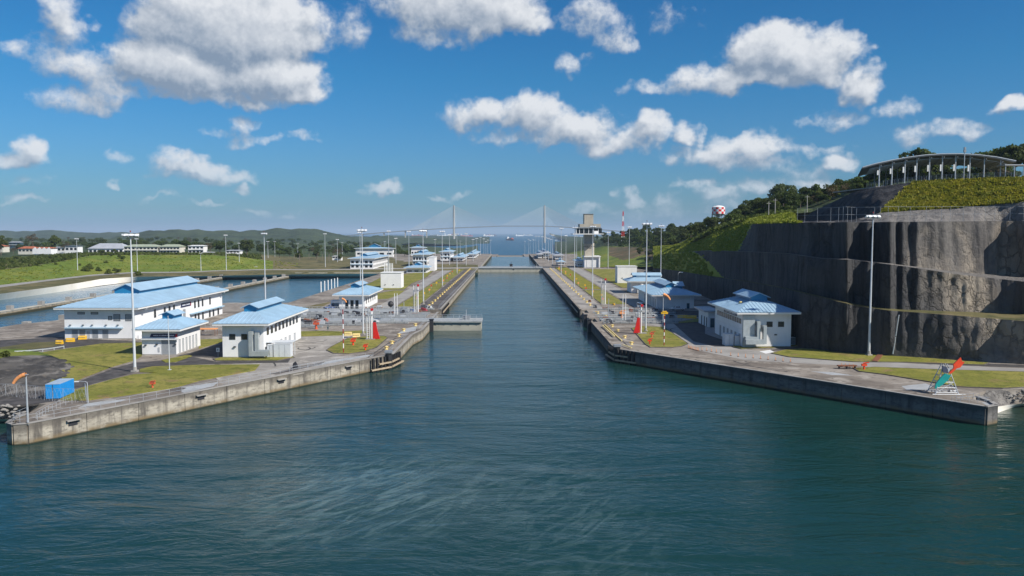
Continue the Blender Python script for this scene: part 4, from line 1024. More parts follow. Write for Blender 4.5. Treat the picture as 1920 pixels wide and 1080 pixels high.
# --- far left groups
def far_building(px0, px1, pyb, pye, pxs, label, rise=1.8, z=0, ov=2.0, two=True, group=None, back_right=False, wins=5, step=0, roofm='roof_blue', wall='white_wall', mon=True):
    a, b_ = G(px0, pyb, z), G(px1, pyb, z); W_ = b_.x - a.x
    if pxs is not None:
        X = b_.x if not back_right else a.x; D_ = max(6, faceY(pxs, X) - a.y)
    else: D_ = 12
    H_ = ztop(a.y, pye) - z
    t = service_building((a.x, a.y, z), W_, D_, H_, label, rise=rise, ov=ov, step=step, group=group, roofm=roofm, wall=wall, mons=None if mon else [])
    fl = 2 if two else 1
    for f_ in range(fl):
        zz = H_ * (.58 if f_ else .18) if two else H_ * .3
        for i in range(wins):
            u = W_ * (i + .5) / wins; opening(t, 'window', 'f', 0, 0, u - W_ / wins * .28, u + W_ / wins * .28, zz, zz + H_ * .2, 'glass_dark', fw=.1)
        k = max(2, int(D_ / 5))
        for i in range(k):
            u = D_ * (i + .5) / k
            opening(t, 'window', 'l' if back_right else 'r', 0 if back_right else W_, 0, u - 1.0, u + 1.0, zz, zz + H_ * .2, 'glass_dark', fw=.1)
    if two:
        mb = MB(); mb.box(.2, W_ - .2, -.9, -.003, H_ * .46, H_ * .50); mb.build('canopy', 'roof_blue', t)
    return t
far_building(657, 700, 505, 485, 727, 'two storey white building with stepped windows at the far left basin')
far_building(667, 737, 482, 466, 739, 'long low white building behind the two storey one, far left', two=False)
far_building(762, 800, 512, 502.5, 806, 'low white building under a broad blue roof in the third left group', two=False, wins=3)
far_building(774, 801, 500, 478, 813, 'two storey white building of the third left group behind the low one')
far_building(771, 797, 480, 464.5, 798, 'rear white building of the third left group, topmost roof', two=False)
far_building(826, 845, 489, 472.5, 851, 'square two storey white building before the blue channel water, left', wins=3)
far_building(850, 868, 489, 483, 876, 'low white building with blue roof right of the square one, left', two=False, wins=3)
far_building(877, 890, 484, 477, 898, 'small white building nearest the sea on the left', two=False, wins=3)
# --- right side
# R1: the big one
p0 = G(1391, 651); p1 = G(1482.5, 651); wr = p1.x - p0.x; dr = faceY(1343, p0.x) - p0.y; HR = 9.0
r1 = service_building((p0.x, p0.y, 0), wr, dr, HR, 'white building with blue roof, ducts and air units nearest the right cliff', rise=2.7, ov=1.9, top=(4.0, 9.0, 7, dr - 6), step=.95)
def LXR(px): return (px - 1391) / 91.5 * wr
for px in (1442, 1463.5): opening(r1, 'window', 'f', 0, 0, LXR(px) - .68, LXR(px) + .68, 5.5, 6.7, 'glass_dark')
mb = MB(); mb.cbox(LXR(1453.5), -.2, 3.2, .6, .36, .3); mb.build('wall_lamp', 'frame_dark', r1)
for i in range(11):
    y_ = 1.2 + i * (dr - 3) / 11; opening(r1, 'window', 'l', 0, 0, y_, y_ + 1.5, 6.2, 7.3, 'glass_dark')
sign(r1, 'l', 0, 0, 5, 18, 7.7, 8.5, .4, [6, 8, 5], red=False)
for i in range(6):
    y_ = 1.5 + i * 3.9; opening(r1, 'door', 'l', 0, 0, y_, y_ + 1.6, .02, 3.3, 'door_grey', frame='door_pale', child='door_leaf')
mb = MB(); mb.box(-.12, -.003, .1, dr - .1, 4.6, 4.75); mb.build('string_course', 'fascia_white', r1)
mb = MB(); mb.lathe([(.5, 0), (.55, .5), (.5, .9), (.2, 1.0)], 1.9, 8.5, 10, HR + 1.45); mb.build('roof_vent', 'cream_yellow', r1)
mb = MB(); s_ = .42
ux = LXR(1418)
mb.box(ux - s_, ux + s_, -1.9, 0, 5.9, 7.0).box(ux - s_, ux + s_, -1.9, -.7, 1.9, 5.898).box(ux - 3.4, ux - s_ - .002, -1.9, -.7, 1.9, 3.0); mb.build('duct', 'duct_metal', r1)
mb = MB(); ux += 1.5; mb.box(ux - s_, ux + s_, -2.5, 0, 5.0, 6.0).box(ux - s_, ux + s_, -2.5, -1.3, 1.2, 4.998).box(ux - 5.2, ux - s_ - .002, -3.3, -2.0, 1.2, 2.4); mb.build('duct', 'duct_metal', r1)
mb = MB(); mb.box(.02, 3.1, -.9, -.003, .01, HR - .4); mb.build('recess_panel', 'duct_metal', r1)
q = G(1360, 649); ac_unit((q.x, q.y, 0), 2.2, 3.2, 3.1, 'upright grey air unit at the left front of the right building', group='air units before the right building')
q = G(1376.5, 649); ac_unit((q.x + .1, q.y, 0), 4.3, 3.0, 2.6, 'wide grey air unit under the duct of the right building', group='air units before the right building')
for i, (px, w_) in enumerate(((1421, 1.7), (1448, 1.9), (1476, 2.1))):
    q = G(px, 648.5 - i * .6); ac_unit((q.x, q.y - .2, 0), w_, 1.5, 2.0, ['small air unit with dark grille, leftmost of three before the white wall', 'small air unit with dark grille, middle one before the white wall', 'small air unit with dark grille at the right building corner'][i], group='small air units before the right building', fan='f')
# annex
p0 = G(1322, 611); p1 = G(1342, 611)
ann = thing('annex', (p0.x, p0.y, 0), 'narrow low annex with flat pale roof behind the right building', 'building')
mb = MB(); mb.box(0, 3.2, -4, 9, -.2, 5.0); mb.build('wall', 'white_wall', ann); mb = MB(); mb.box(-1.6, 3.6, -5.2, 9.6, 5.002, 5.5); mb.build('roof', 'roof_grey', ann)
for y_ in (-2.8, .4, 4): opening(ann, 'door', 'l', 0, 0, y_, y_ + 1.2, .02, 3.0, 'glass_blue', frame='door_pale', child='door_leaf')
opening(ann, 'door', 'f', 0, -4, .7, 2.0, .02, 2.9, 'glass_blue', frame='door_pale', child='door_leaf')
# R2
p0 = G(1231, 579.5); p1 = G(1301, 579.5); w_ = p1.x - p0.x; d_ = faceY(1198, p0.x) - p0.y
r2o = service_building((p0.x, p0.y, 0), w_, d_, 5.4, 'wide white building with two blue roof lanterns behind the pickup truck', rise=2.5, ov=2.4, top=(5.4, 9.8, 9, d_ - 8), step=1.2,
                       mons=[(5.6, 9.6, 10, d_ - 9, 'y'), (9.4, 12.2, 9.5, 15.5, 'x', 7.6)])
mb = MB(); mb.box(1.4, 9.5, -.12, -.003, .02, 3.6); mb.build('shutter_door', 'white_paint', r2o)
opening(r2o, 'door', 'f', 0, 0, 12, 13.0, .02, 2.3, 'glass_blue', frame='door_pale', child='door_leaf')
for i in range(8): opening(r2o, 'louvre_window', 'l', 0, 0, 2 + i * 3.6, 3.6 + i * 3.6, .6, 3.8, 'door_grey', frame='door_pale', child='louvre')
# R3 with the long lantern across
p0 = G(1184, 550); p1 = G(1246, 550)
w_ = p1.x - p0.x
r3o = service_building((p0.x, p0.y, 0), w_, 15, 5.8, 'white building with a long lantern across its flat blue roof', rise=2.0, ov=2.2, top=(2.2, w_ - 1.6, 5.5, 9.5), step=0, mons=[(1.8, w_ - 1.2, 5.4, 9.6, 'x')])
for x_ in (3.2, 10.2):
    mb = MB(); mb.box(x_, x_ + 5.8, 5.24, 5.38, 8.05, 8.75); mb.build('clerestory_window', 'lamp_glass', r3o)
for x_ in (2.5, 6, 10): opening(r3o, 'door', 'f', 0, 0, x_, x_ + 1.6, .02, 3.0, 'door_pale', child='door_leaf')
mb = MB(); mb.tube((4.6, -2.2, 0), (4.6, -2.2, 4.8), .9, .9, 12); q = mb.build('tank', 'white_paint', loc=(p0.x, p0.y, 0)); tag(q, 'upright white tank before the long lantern building', 'tank')
# control tower group
twr = G(1107, 501.5); ty = twr.y
def TX(px): return (px - 957) * ty / F
tow = thing('control_tower', (0, ty, 0), 'tall concrete control tower with dark glazed cabin on the right bank', 'control tower')
zt = lambda py: ztop(ty, py)
mb = MB(); mb.box(TX(1096), TX(1124.5), 0, 16, -.3, zt(482)); mb.build('base_building', 'white_wall', tow)
mb = MB(); mb.box(TX(1095), TX(1126), -1.6, 17, zt(482) + .003, zt(480)); mb.build('base_roof', 'fascia_white', tow)
mb = MB(); mb.box(TX(1122.5), TX(1125), -1.4, .0, 0, zt(482)); mb.build('pillar', 'white_wall', tow)
for a in (1100, 1111):
    opening(tow, 'door', 'f', 0, 0, TX(a), TX(a + 8.5), .1, zt(486.5), 'white_paint', frame='steel_grey', child='door_leaf', fw=.3)
mb = MB(); mb.box(TX(1097), TX(1112), 3, 12, zt(482), zt(457)); mb.prism([(TX(1112) + .01, 3), (TX(1115), 4.5), (TX(1115), 12), (TX(1112) + .01, 12)], zt(482), zt(456)); mb.build('shaft', 'old_concrete', tow)
mb = MB(); mb.box(TX(1096), TX(1115), 4.5, 13, zt(457) + .01, zt(438.5)); mb.build('upper_shaft', 'steel_grey', tow)
mb = MB(); mb.box(TX(1073), TX(1130), -6, 20, zt(439.6), zt(438)); mb.build('cabin_floor', 'fascia_white', tow)
cab = MB(); cab.prism([(TX(1080), -2), (TX(1122), -2), (TX(1129), 3), (TX(1129), 15), (TX(1124), 18), (TX(1080), 18)], zt(438) + .01, zt(428)); cab = cab.build('cabin', 'glass_dark', tow)
for a in (1080, 1086, 1094, 1103, 1112, 1121):
    mb = MB(); mb.cbox(TX(a), -2.15, zt(438) + .012, .35, .3, zt(428) - zt(438) - .02); mb.build('mullion', 'white_wall', cab)
mb = MB(); mb.box(TX(1113), TX(1121), -2.6, -2.02, zt(438) + .02, zt(433)); mb.build('cabin_panel', 'white_wall', cab)
mb = MB(); mb.box(TX(1079), TX(1126), -3.2, 19, zt(428) + .01, zt(425.6)); mb.build('cabin_roof', 'steel_grey', tow)
mb = MB(); mb.box(TX(1086.5), TX(1125.5), -1.5, 16, zt(425.6) + .01, zt(420)); mb.build('roof_parapet', 'old_concrete', tow)
mb = MB(); mb.box(TX(1095.5), TX(1112.5), 2, 13, zt(420) + .01, zt(401.5)); mb.build('head_house', 'old_concrete', tow)
mb = MB(); mb.box(TX(1095), TX(1113), 1.6, 13.4, zt(401.5) + .01, zt(400.6)); mb.build('head_cap', 'steel_grey', tow)
def letters(par, text, x, y, z, size, mat_, name='lettering'):
    cu = bpy.data.curves.new(name, 'FONT'); cu.body = text; cu.size = size; cu.extrude = .04; cu.align_x = 'CENTER'; cu.offset = .02
    tmp = bpy.data.objects.new('tmp_text', cu); COL.objects.link(tmp)
    me = bpy.data.meshes.new_from_object(tmp.evaluated_get(bpy.context.evaluated_depsgraph_get())); bpy.data.objects.remove(tmp)
    me.materials.clear(); me.materials.append(M[mat_])
    o = ob(name, me, par, (x, y, z)); o.rotation_euler = (math.pi / 2, 0, 0); return o
letters(tow, 'AGUA CLARA', TX(1104.6), 2.9, zt(463.2), 1.55, 'dark_letter'); letters(tow, 'LOCKS', TX(1105), 2.9, zt(466), 1.3, 'dark_letter')
far_building(1083, 1096, 500, 490.5, 1077, 'low white building with blue roof at the foot of the control tower', back_right=True, two=False, wins=3, ov=1.6)
far_building(1041, 1055, 486, 479, 1036, 'pale far building among the right bank yellow plants', back_right=True, two=False, wins=3, roofm='roof_grey')
far_building(1018, 1030, 483, 474.5, 1012, 'white building with light roof beyond the right chamber wall', back_right=True, wins=3, roofm='roof_grey')
far_building(1009, 1016, 484, 477, 1006, 'tiny white building next to the lower right chamber', back_right=True, two=False, wins=2, roofm='roof_grey')
far_building(1046, 1058, 497, 491.5, 1043, 'small white kiosk with blue roof beside the right road', back_right=True, two=False, wins=3, ov=1.0)

# ------------------------------------------------------------------ rolling gates
def rolling_gate(loc, L, label, side=1, T=9.0, top=.25, bottom=-9.0, rails=True):
    t = thing('lock_gate', loc, label, 'lock gate')
    mb = MB(); mb.box(0, L, 0, T, bottom, top - .5); mb.build('gate_body', 'gate_steel', t)
    mb = MB(); mb.box(-.3, L + .3, -.6, T + .6, top - .498, top); mb.build('deck', 'gate_deck', t)
    k = int(L / 2.8)
    for i in range(k):
        x = (i + .5) * L / k
        mb = MB(); mb.add([(x - .12, -.02, top - 1.6), (x + .12, -.02, top - 1.6), (x + .12, -.6, top - .51), (x - .12, -.6, top - .51), (x - .12, -.02, top - .51), (x + .12, -.02, top - .51)], [(0, 1, 2, 3), (0, 3, 4), (1, 5, 2), (3, 2, 5, 4)]); mb.build('bracket', 'steel_grey', t)
    for y in (-.45, T + .45):
        rl = MB()
        for z in (.55, 1.1): rl.tube((0, y, top + z), (L, y, top + z), .05, n=5)
        r_ = rl.build('railing', 'galvanised', t)
        pm = MB().tube((0, 0, 0), (0, 0, 1.1), .05, n=5).mesh('post', 'galvanised')
        for i in range(int(L / 2) + 1): ob('post', pm, r_, (min(L, i * 2.0), y, top))
    mb = MB(); mb.box(L * .05, L * .72, T * .3, T * .3 + .9, top + .002, top + .7); mb.build('pipe_duct', 'galvanised', t)
    mb = MB(); mb.box(L - 6.5, L - 4.0, T * .35, T * .6, top + .002, top + 1.3); mb.build('control_box', 'steel_grey', t)
    mb = MB(); mb.tube((L - 5.2, T * .3, top), (L - 5.2, T * .3, top + 3.6), .12, n=6); mb.build('light_pole', 'galvanised', t)
    mb = MB(); mb.cbox(L * .55, -.15, -1.6, 1.2, .25, .9); mb.build('hatch', 'black_iron', t)
    return t
rolling_gate((-66.0, 271.0, 0), 56.0, 'long beige lock gate rolled halfway out across the channel')
rolling_gate((-91.5, 302.0, 0), 56.0, 'second lock gate parked inside the farther slot on the left')
gt = rolling_gate((-27.2, 677, .3), 54.4, 'closed lock gate spanning the far end of the near chamber', bottom=-10, T=8)
gt2 = rolling_gate((-27.2, 728, -2.2), 54.4, 'second closed gate right behind the far one, carrying a dark kiosk', bottom=-10, T=8)
def simple_gate(y, z, mat_, label, T=8):
    t = thing('lock_gate', (-27.2, y, z), label, 'lock gate'); mb = MB(); mb.box(0, 54.4, 0, T, -12, -.6); mb.build('gate_body', 'gate_steel', t)
    mb = MB(); mb.box(0, 54.4, -.5, T + .5, -.598, 0); mb.build('deck', mat_, t)
    mb = MB(); [mb.tube((0, yy, zz), (54.4, yy, zz), .12, n=4) for yy in (-.4, T + .4) for zz in (.7, 1.4)]; mb.build('railing', mat_, t); return t
simple_gate(1172, -9.4, 'old_concrete', 'pale gate at the end of the second lower chamber')
simple_gate(1660, -19.0, 'gold_beam', 'yellowish gate at the sea end of the locks')
kb = MB(); kb.box(-1.2, 1.2, 0, 2.4, 0, 2.6).box(-1.6, 1.6, -.4, 2.8, 2.602, 2.9); kb.cbox(0, 1.2, 2.9, .3, .3, 2.4); o = kb.build('gate_kiosk', 'black_iron', loc=(.6, 680, .56)); tag(o, 'dark kiosk standing in the middle of the far closed gate', 'kiosk')

# equipment crowding the gate slots: rails, guide beams, pumps
def clutter(xa, xb, y, seed, label, z=0):
    r_ = random.Random(seed); t = thing('gate_machinery', (xa, y, z), label, 'machinery')
    mb = MB(); mb.box(0, xb - xa, -.35, .35, 0, .55); mb.build('guide_beam', 'gate_deck', t)
    rl = MB(); 
    for zz in (.55, 1.1): rl.tube((0, -.6, zz), (xb - xa, -.6, zz), .05, n=4)
    rl = rl.build('railing', 'galvanised', t); pm = MB().tube((0, 0, 0), (0, 0, 1.1), .05, n=4).mesh('post', 'galvanised')
    for i in range(int((xb - xa) / 3) + 1): ob('post', pm, rl, (i * 3.0, -.6, 0))
    for i in range(int((xb - xa) / 3.6)):
        mb = MB(); x = r_.uniform(1, xb - xa - 2); w_ = r_.uniform(.6, 2.2); mb.box(x, x + w_, .5, .5 + r_.uniform(.6, 1.4), 0, r_.uniform(.5, 1.6)); mb.build(r_.choice(['pump_box', 'cabinet', 'winch_cover']), r_.choice(['black_iron', 'steel_grey', 'rust', 'gate_deck', 'door_pale']), t)
    return t
clutter(-90, -68, 268.6, 1, 'railed guide beam and machine boxes in front of the near left slot'); clutter(-90, -30, 282.2, 2, 'railed guide beam with machinery behind the near left gate')
clutter(-90, -30, 287.5, 3, 'low row of pumps and cabinets between the two left slots'); clutter(-90, -30, 297.5, 4, 'railed guide beam before the farther left slot')
clutter(-88, -30, 314, 5, 'railed machinery row behind the farther left slot, before the tall windows')
clutter(-90, -68, 262.5, 6, 'machine boxes and railing on the near apron left of the gate')
clutter(31, 58, 272, 7, 'railed machinery row beside the near right niche'); clutter(31, 62, 283, 8, 'railed machinery row between the right niches'); clutter(31, 62, 299, 9, 'machinery row before the farther right niche'); clutter(34, 62, 312, 10, 'machine boxes and railing beyond the right niches')
clutter(-92, -34, 265.5, 21, 'long railed beam with cabinets just before the rolled out gate'); clutter(-92, -48, 259.5, 22, 'second row of railed machine boxes nearer the left island')
clutter(-92, -30, 293.0, 23, 'dark pump row on the strip between gate and farther slot'); clutter(-92, -60, 254.5, 24, 'nearest short row of railed cabinets before the left slots')
clutter(31, 56, 265.5, 25, 'nearest railed machine row at the right niche'); clutter(31, 60, 291, 26, 'railed machine row in the middle of the right niches'); clutter(31, 60, 277.5, 27, 'cabinet row directly beside the near right niche')
# divider walls of the basins
def basin_wall(x, y0, y1, label, top=-1.9, th=1.6, step=22):
    t = thing('basin_wall', (x, y0, 0), label, 'basin wall')
    mb = MB(); mb.box(-th / 2, th / 2, 0, y1 - y0, -7, top); mb.build('wall', 'wall_concrete', t)
    mb = MB(); mb.box(-th / 2 - .2, th / 2 + .2, -.1, y1 - y0 + .1, top + .002, top + .35); mb.build('coping', 'old_concrete', t)
    pm = MB().cbox(0, 0, 0, 2.1, 2.1, 1.9).mesh('pier', 'road_concrete')
    for i in range(int((y1 - y0) / step)): ob('pier', pm, t, (0, 8 + i * step, top + .2))
basin_wall(-207, 190, 604, 'thin concrete divider wall between the two outer basins'); basin_wall(-164, 262, 604, 'thin concrete divider wall that meets the far beam of the basins')
mb = MB(); mb.box(-163, -94, 604.5, 606.5, -7, -.2); o = mb.build('basin_beam', 'lining'); tag(o, 'pale concrete beam closing the far end of the basins', 'basin wall')

# squat black and rust machines standing about on the right bank by the niches
rq = random.Random(8)
for i, (px, py, w_, m_) in enumerate(((1116, 577, 1.6, 'black_iron'), (1147, 590, 2.4, 'black_iron'), (1143, 606, 2.6, 'black_iron'), (1189, 598, 2.2, 'black_iron'), (1128, 602, 1.4, 'galvanised'), (1163, 579, 1.4, 'black_iron'), (1183, 584, 1.6, 'dark_red'), (1229, 585, 2.8, 'black_iron'), (1240, 589, 1.8, 'dark_red'), (1106, 566, 1.4, 'rust'), (1118, 586, 1.1, 'yellow_paint'), (1151, 572, 1.2, 'yellow_paint'),
        (600, 598, 2.6, 'black_iron'), (650, 590, 2.2, 'black_iron'), (669, 594, 3.4, 'black_iron'), (760, 588, 3.0, 'steel_grey'), (773, 585, 2.0, 'car_blue'), (795, 583, 2.6, 'dark_red'), (806, 578, 2.0, 'door_pale'), (612, 603, 1.6, 'hydrant_orange'), (576, 606, 2.4, 'rust'), (705, 606, 2.6, 'door_pale'))):
    q = G(px, py); t = thing('mooring_machine', q, 'squat %s machine, ' % {'black_iron': 'black', 'galvanised': 'silver', 'dark_red': 'dark red', 'rust': 'rusty', 'yellow_paint': 'yellow', 'steel_grey': 'grey', 'car_blue': 'blue', 'door_pale': 'pale grey', 'hydrant_orange': 'orange'}[m_] + ('%s from the channel edge among the right niches' if px > 957 else '%s from the left among the gate slots') % ORD[i if px > 957 else i - 12], 'machine', 'machines by the %s' % ('right niches' if px > 957 else 'left slots'), rq.uniform(-.4, .4))
    mb = MB(); h_ = w_ * rq.uniform(.45, .75); mb.add([(-w_ / 2, -w_ * .35, 0), (w_ / 2, -w_ * .35, 0), (w_ / 2, w_ * .35, 0), (-w_ / 2, w_ * .35, 0), (-w_ * .38, -w_ * .25, h_), (w_ * .3, -w_ * .25, h_ * .8), (w_ * .3, w_ * .25, h_ * .8), (-w_ * .38, w_ * .25, h_)], [(0, 3, 2, 1), (4, 5, 6, 7), (0, 1, 5, 4), (1, 2, 6, 5), (2, 3, 7, 6), (3, 0, 4, 7)]); mb.build('housing', m_, t)
    mb = MB(); mb.tube((-w_ * .2, -w_ * .5, h_ * .5), (-w_ * .2, w_ * .5, h_ * .5), h_ * .32, n=10); mb.build('drum', 'black_iron' if m_ != 'black_iron' else 'steel_grey', t)
    mb = MB(); mb.tube((w_ * .4, 0, 0), (w_ * .4, 0, h_ * 1.3), .07, n=5); mb.build('lever', 'galvanised', t)

# ------------------------------------------------------------------ floodlight masts
def mast_proto(h, loc, label, group, head=3.6, r0=.38, n_l=6):
    t = thing('floodlight_mast', loc, label, 'light mast', group)
    mb = MB(); mb.tube((0, 0, .6), (0, 0, h * .55), r0, r0 * .66, 10); mb.tube((0, 0, h * .55), (0, 0, h), r0 * .66, r0 * .36, 10); mb.build('pole', 'mast_steel', t, smooth=False)
    mb = MB(); mb.cbox(0, 0, 0, 1.5, 1.5, .35).tube((0, 0, .35), (0, 0, 1.1), r0 * 1.5, r0 * 1.2, 10); mb.build('base', 'road_concrete', t)
    mb = MB(); mb.box(-head / 2, head / 2, -.09, .09, h - .35, h - .17); mb.box(-.09, .09, -head / 2 * .7, head / 2 * .7, h - .35, h - .17); mb.tube((0, 0, h), (0, 0, h + .7), .06, n=5)
    mb.lathe([(head * .32, -.05), (head * .32, .03)], 0, 0, 12, h - .1); arm = mb.build('crossarm', 'steel_grey', t)
    fl = MB(); fl.add([(-.34, -.3, -.12), (.34, -.3, -.12), (.34, .3, -.12), (-.34, .3, -.12), (-.42, -.42, .2), (.42, -.42, .2), (.42, .3, .3), (-.42, .3, .3)], [(0, 3, 2, 1), (4, 5, 6, 7), (0, 1, 5, 4), (1, 2, 6, 5), (2, 3, 7, 6), (3, 0, 4, 7)])
    fm = fl.mesh('floodlight', 'lamp_glass')
    for i in range(n_l):
        x = -head / 2 + head * i / (n_l - 1); o = ob('floodlight', fm, t, (x, -.15 if i % 2 else .15, h - .1)); o.rotation_euler = (.5 if i % 2 else -.5, 0, 0)
    mb = MB().cbox(0, 0, 0, .22, .22, .3); ob('beacon', mb.mesh('beacon', 'dark_red'), t, (0, 0, h + .7))
    return t
mproto = None
ROWL = []   # (px, base_py or None, top_py, X or None)
def mast(px, base, top, label, group=None, Y=None, z=0.0, head=None):
    global mproto
    if Y is None: p = G(px, base, z)
    else: q = GY(px, 500, Y); p = Vector((q.x, Y, z))
    h = ztop(p.y, top) - z
    if mproto is None:
        mproto = mast_proto(30.0, p, label, group); mproto.scale = (1, 1, h / 30.0); return mproto
    s_ = h / 30.0; w_ = (head or 1.0)
    return copy_thing(mproto, p, label, group, rz=random.uniform(-.5, .5), scale=(w_ * .72, w_ * .72, s_))
mproto = mast_proto(30.0, G(253, 697), 'tallest near floodlight mast on the lawn left of the shutter door building', None)
mproto.scale = (.85, .85, (ztop(G(253, 697).y, 441)) / 30)
mast(681, 628, 432, 'floodlight mast beside the white indicator ladder on the left island')
mast(1210.7, 622, 420, 'floodlight mast beside the white indicator ladder on the right island')
mast(1629, 667, 406, 'tall lone floodlight mast standing before the rock cliff', head=1.15)
mast(498, 577, 438, 'floodlight mast rising behind the silver duct building at the basin edge')
mast(146, 515.5, 448, 'floodlight mast leftmost on the far road behind the basins')
mast(258, 511, 448, 'floodlight mast on the far road, hidden partly by the tallest near mast')
mast(377, 509, 475, 'thin short mast before the green slope, left of the two paired masts')
mast(424.5, 508.5, 441, 'floodlight mast left of a pair on the far road behind the basins')
mast(449, 503, 456, 'floodlight mast right of a pair on the far road behind the basins')
GL = 'far floodlight masts standing before the woods on the left'
for px, ty_, Y, z in ((503, 453, 800, 1), (516, 453, 860, 1), (559, 457, 900, 0), (610, 438.5, 677, .2), (633, 449, 800, 0), (642, 455, 980, -1), (722, 453, 1000, -1), (729, 433.5, 620, 0), (742.5, 447, 780, 0), (767, 434, 610, 0), (816, 449, 980, -1), (843, 440.5, 740, -1), (863, 452, 1150, -1)):
    mast(px, None, ty_, 'thin far floodlight mast among those before the woods on the left', GL, Y=Y, z=z)
rows = {
 'left': [(794, 570, 433), (829.5, 538, 434), (857, 513, 439), (874, None, 438, 723, -1), (887, None, 449, 857, -1), (894, None, 447, 952, -1), (901, None, 445.5, 1071, -1), (907, None, 448, 1200, -16), (911, None, 453, 1300, -16), (914.5, None, 450, 1395, -16), (920, None, 450.5, 1620, -16)],
 'right': [(1110.7, 560, 425), (1077, 542, 427), (1052, 518, 428.5), (1036, None, 441, 759, -1), (1028, None, 447, 845, -1), (1023, None, 446, 909, -1), (1016.7, None, 444, 1005, -1), (1010, None, 443, 1132, -1), (1004.5, None, 443, 1263, -16), (1000, None, 450, 1395, -16), (994, None, 451, 1560, -16), (991, None, 449, 1650, -16), (984, None, 452.5, 1760, -19)]}
for sd, L_ in rows.items():
    for i, r_ in enumerate(L_):
        lb = '%s floodlight mast from the near gate in the row along the %s chamber wall' % (ORD[i], sd)
        if r_[1] is not None: mast(r_[0], r_[1], r_[2], lb, 'floodlight masts along the %s chamber wall' % sd)
        else: mast(r_[0], None, r_[2], lb, 'floodlight masts along the %s chamber wall' % sd, Y=r_[3], z=r_[4])
mast(676, 531, 436, 'floodlight mast beyond the basin water, seen just left of the island mast')
mast(1140, 503, 436, 'floodlight mast right of the control tower before the green hill')
mast(1179.5, 499, 426, 'floodlight mast rising behind the windowless right block', Y=560)
mast(1239, None, 424, 'floodlight mast behind the long lantern building on the right', Y=430)
GR = 'far floodlight masts behind the control tower'
for px, ty_, Y, z in ((1061, 442, 800, -1), (1089.5, 444, 820, -1), (1042.5, 450.5, 1000, -1), (1032.5, 449, 1080, -1), (1081, 443, 900, -1)):
    mast(px, None, ty_, 'thin far floodlight mast near the foot of the control tower', GR, Y=Y, z=z)

# ------------------------------------------------------------------ small street lamps
def lamp_proto(loc, label, group=None, h=7.0, arm=1.6, rz=0):
    t = thing('street_lamp', loc, label, 'street lamp', group, rz)
    mb = MB(); mb.tube((0, 0, 0), (0, 0, h), .11, .07, 7); mb.build('pole', 'galvanised', t)
    mb = MB(); mb.path([(0, 0, h), (.35, 0, h + .2), (arm, 0, h + .25)], .05); mb.build('arm', 'galvanised', t)
    mb = MB(); mb.box(arm - .1, arm + .65, -.16, .16, h + .12, h + .26); mb.build('lamp_head', 'lamp_glass', t)
    return t
q = G(165, 755); lp = lamp_proto(q, 'low street lamp with arm beside the blue container fence', h=ztop(q.y, 717), rz=math.pi)
for px, b_, tp, lb in ((1271, 556, 513, 'street lamp against the dark cliff, leftmost of three behind the right building'), (1333, 560, 522, 'street lamp against the dark cliff, middle of three behind the right building'), (1387, 575, 535, 'street lamp peeking over the roof lantern of the right building')):
    q = G(px, b_); c = copy_thing(lp, q, lb, 'street lamps under the cliff', rz=0); c.scale = (1, 1, ztop(q.y, tp) / ztop(G(165, 755).y, 717))

# ------------------------------------------------------------------ indicator ladders (white columns with red arrow blade)
def indicator(px, pb, pt, label, flip=1, red=True, sc_=1.0):
    q = G(px, pb); h = ztop(q.y, pt)
    t = thing('distance_indicator', q, label, 'signal ladder')
    mb = MB(); mb.cbox(0, 0, 0, 2.6, 1.8, .35); mb.build('base', 'road_concrete', t)
    mb = MB(); mb.tube((.35 * flip, 0, .35), (.35 * flip, 0, h * .93), .24, n=10); mb.build('column', 'white_paint', t)
    mb = MB(); mb.box(-1.05, -.93, -.2, .2, .35, h * .80); mb.box(-.3, -.18, -.2, .2, .35, h * .80); lad = mb.build('ladder', 'white_paint', t)
    rm = MB().box(-.93, -.3, -.04, .04, 0, .07).mesh('rung', 'white_paint')
    for i in range(int(h * .80 / .55)): ob('rung', rm, lad, (0, 0, .6 + i * .55))
    mb = MB(); mb.box(-1.3, .8, -.5, .5, h * .80 + .01, h * .80 + .12); mb.build('platform', 'galvanised', t)
    mb = MB(); mb.box(-.2 + .3 * flip, .5 + .3 * flip, -.35, .35, h * .93, h); mb.build('lamp_box', 'red_paint', t)
    mb = MB(); mb.tube((-1.3, .3, .35), (-1.3, .3, h * .97), .09, n=6); mb.build('mast_pole', 'white_paint', t)
    if red:
        mb = MB(); x0 = .75 * flip; hh = h * .52
        pts = [(x0, 0), (x0 + 1.9 * flip, 0), (x0 + 1.25 * flip, hh * .45), (x0 + .75 * flip, hh), (x0, hh)]
        n_ = len(pts); mb.add([(x, y, .3 + z) for y in (-.3, .3) for x, z in pts], [tuple(range(n_)), tuple(range(2 * n_ - 1, n_ - 1, -1))] + [(i, n_ + i, n_ + (i + 1) % n_, (i + 1) % n_) for i in range(n_)])
        mb.build('arrow_blade', 'red_paint', t)
    return t
indicator(695, 637, 578, 'white indicator ladder with red blade on the left island lawn')
indicator(1204, 626, 571, 'white indicator ladder with red blade on the right island lawn', flip=-1)
indicator(782, 588, 533, 'white and red indicator column beside the left road strip', red=False)
indicator(1133, 572, 522, 'pale indicator column beside the right grass strip', red=False)
q = G(782, 588)
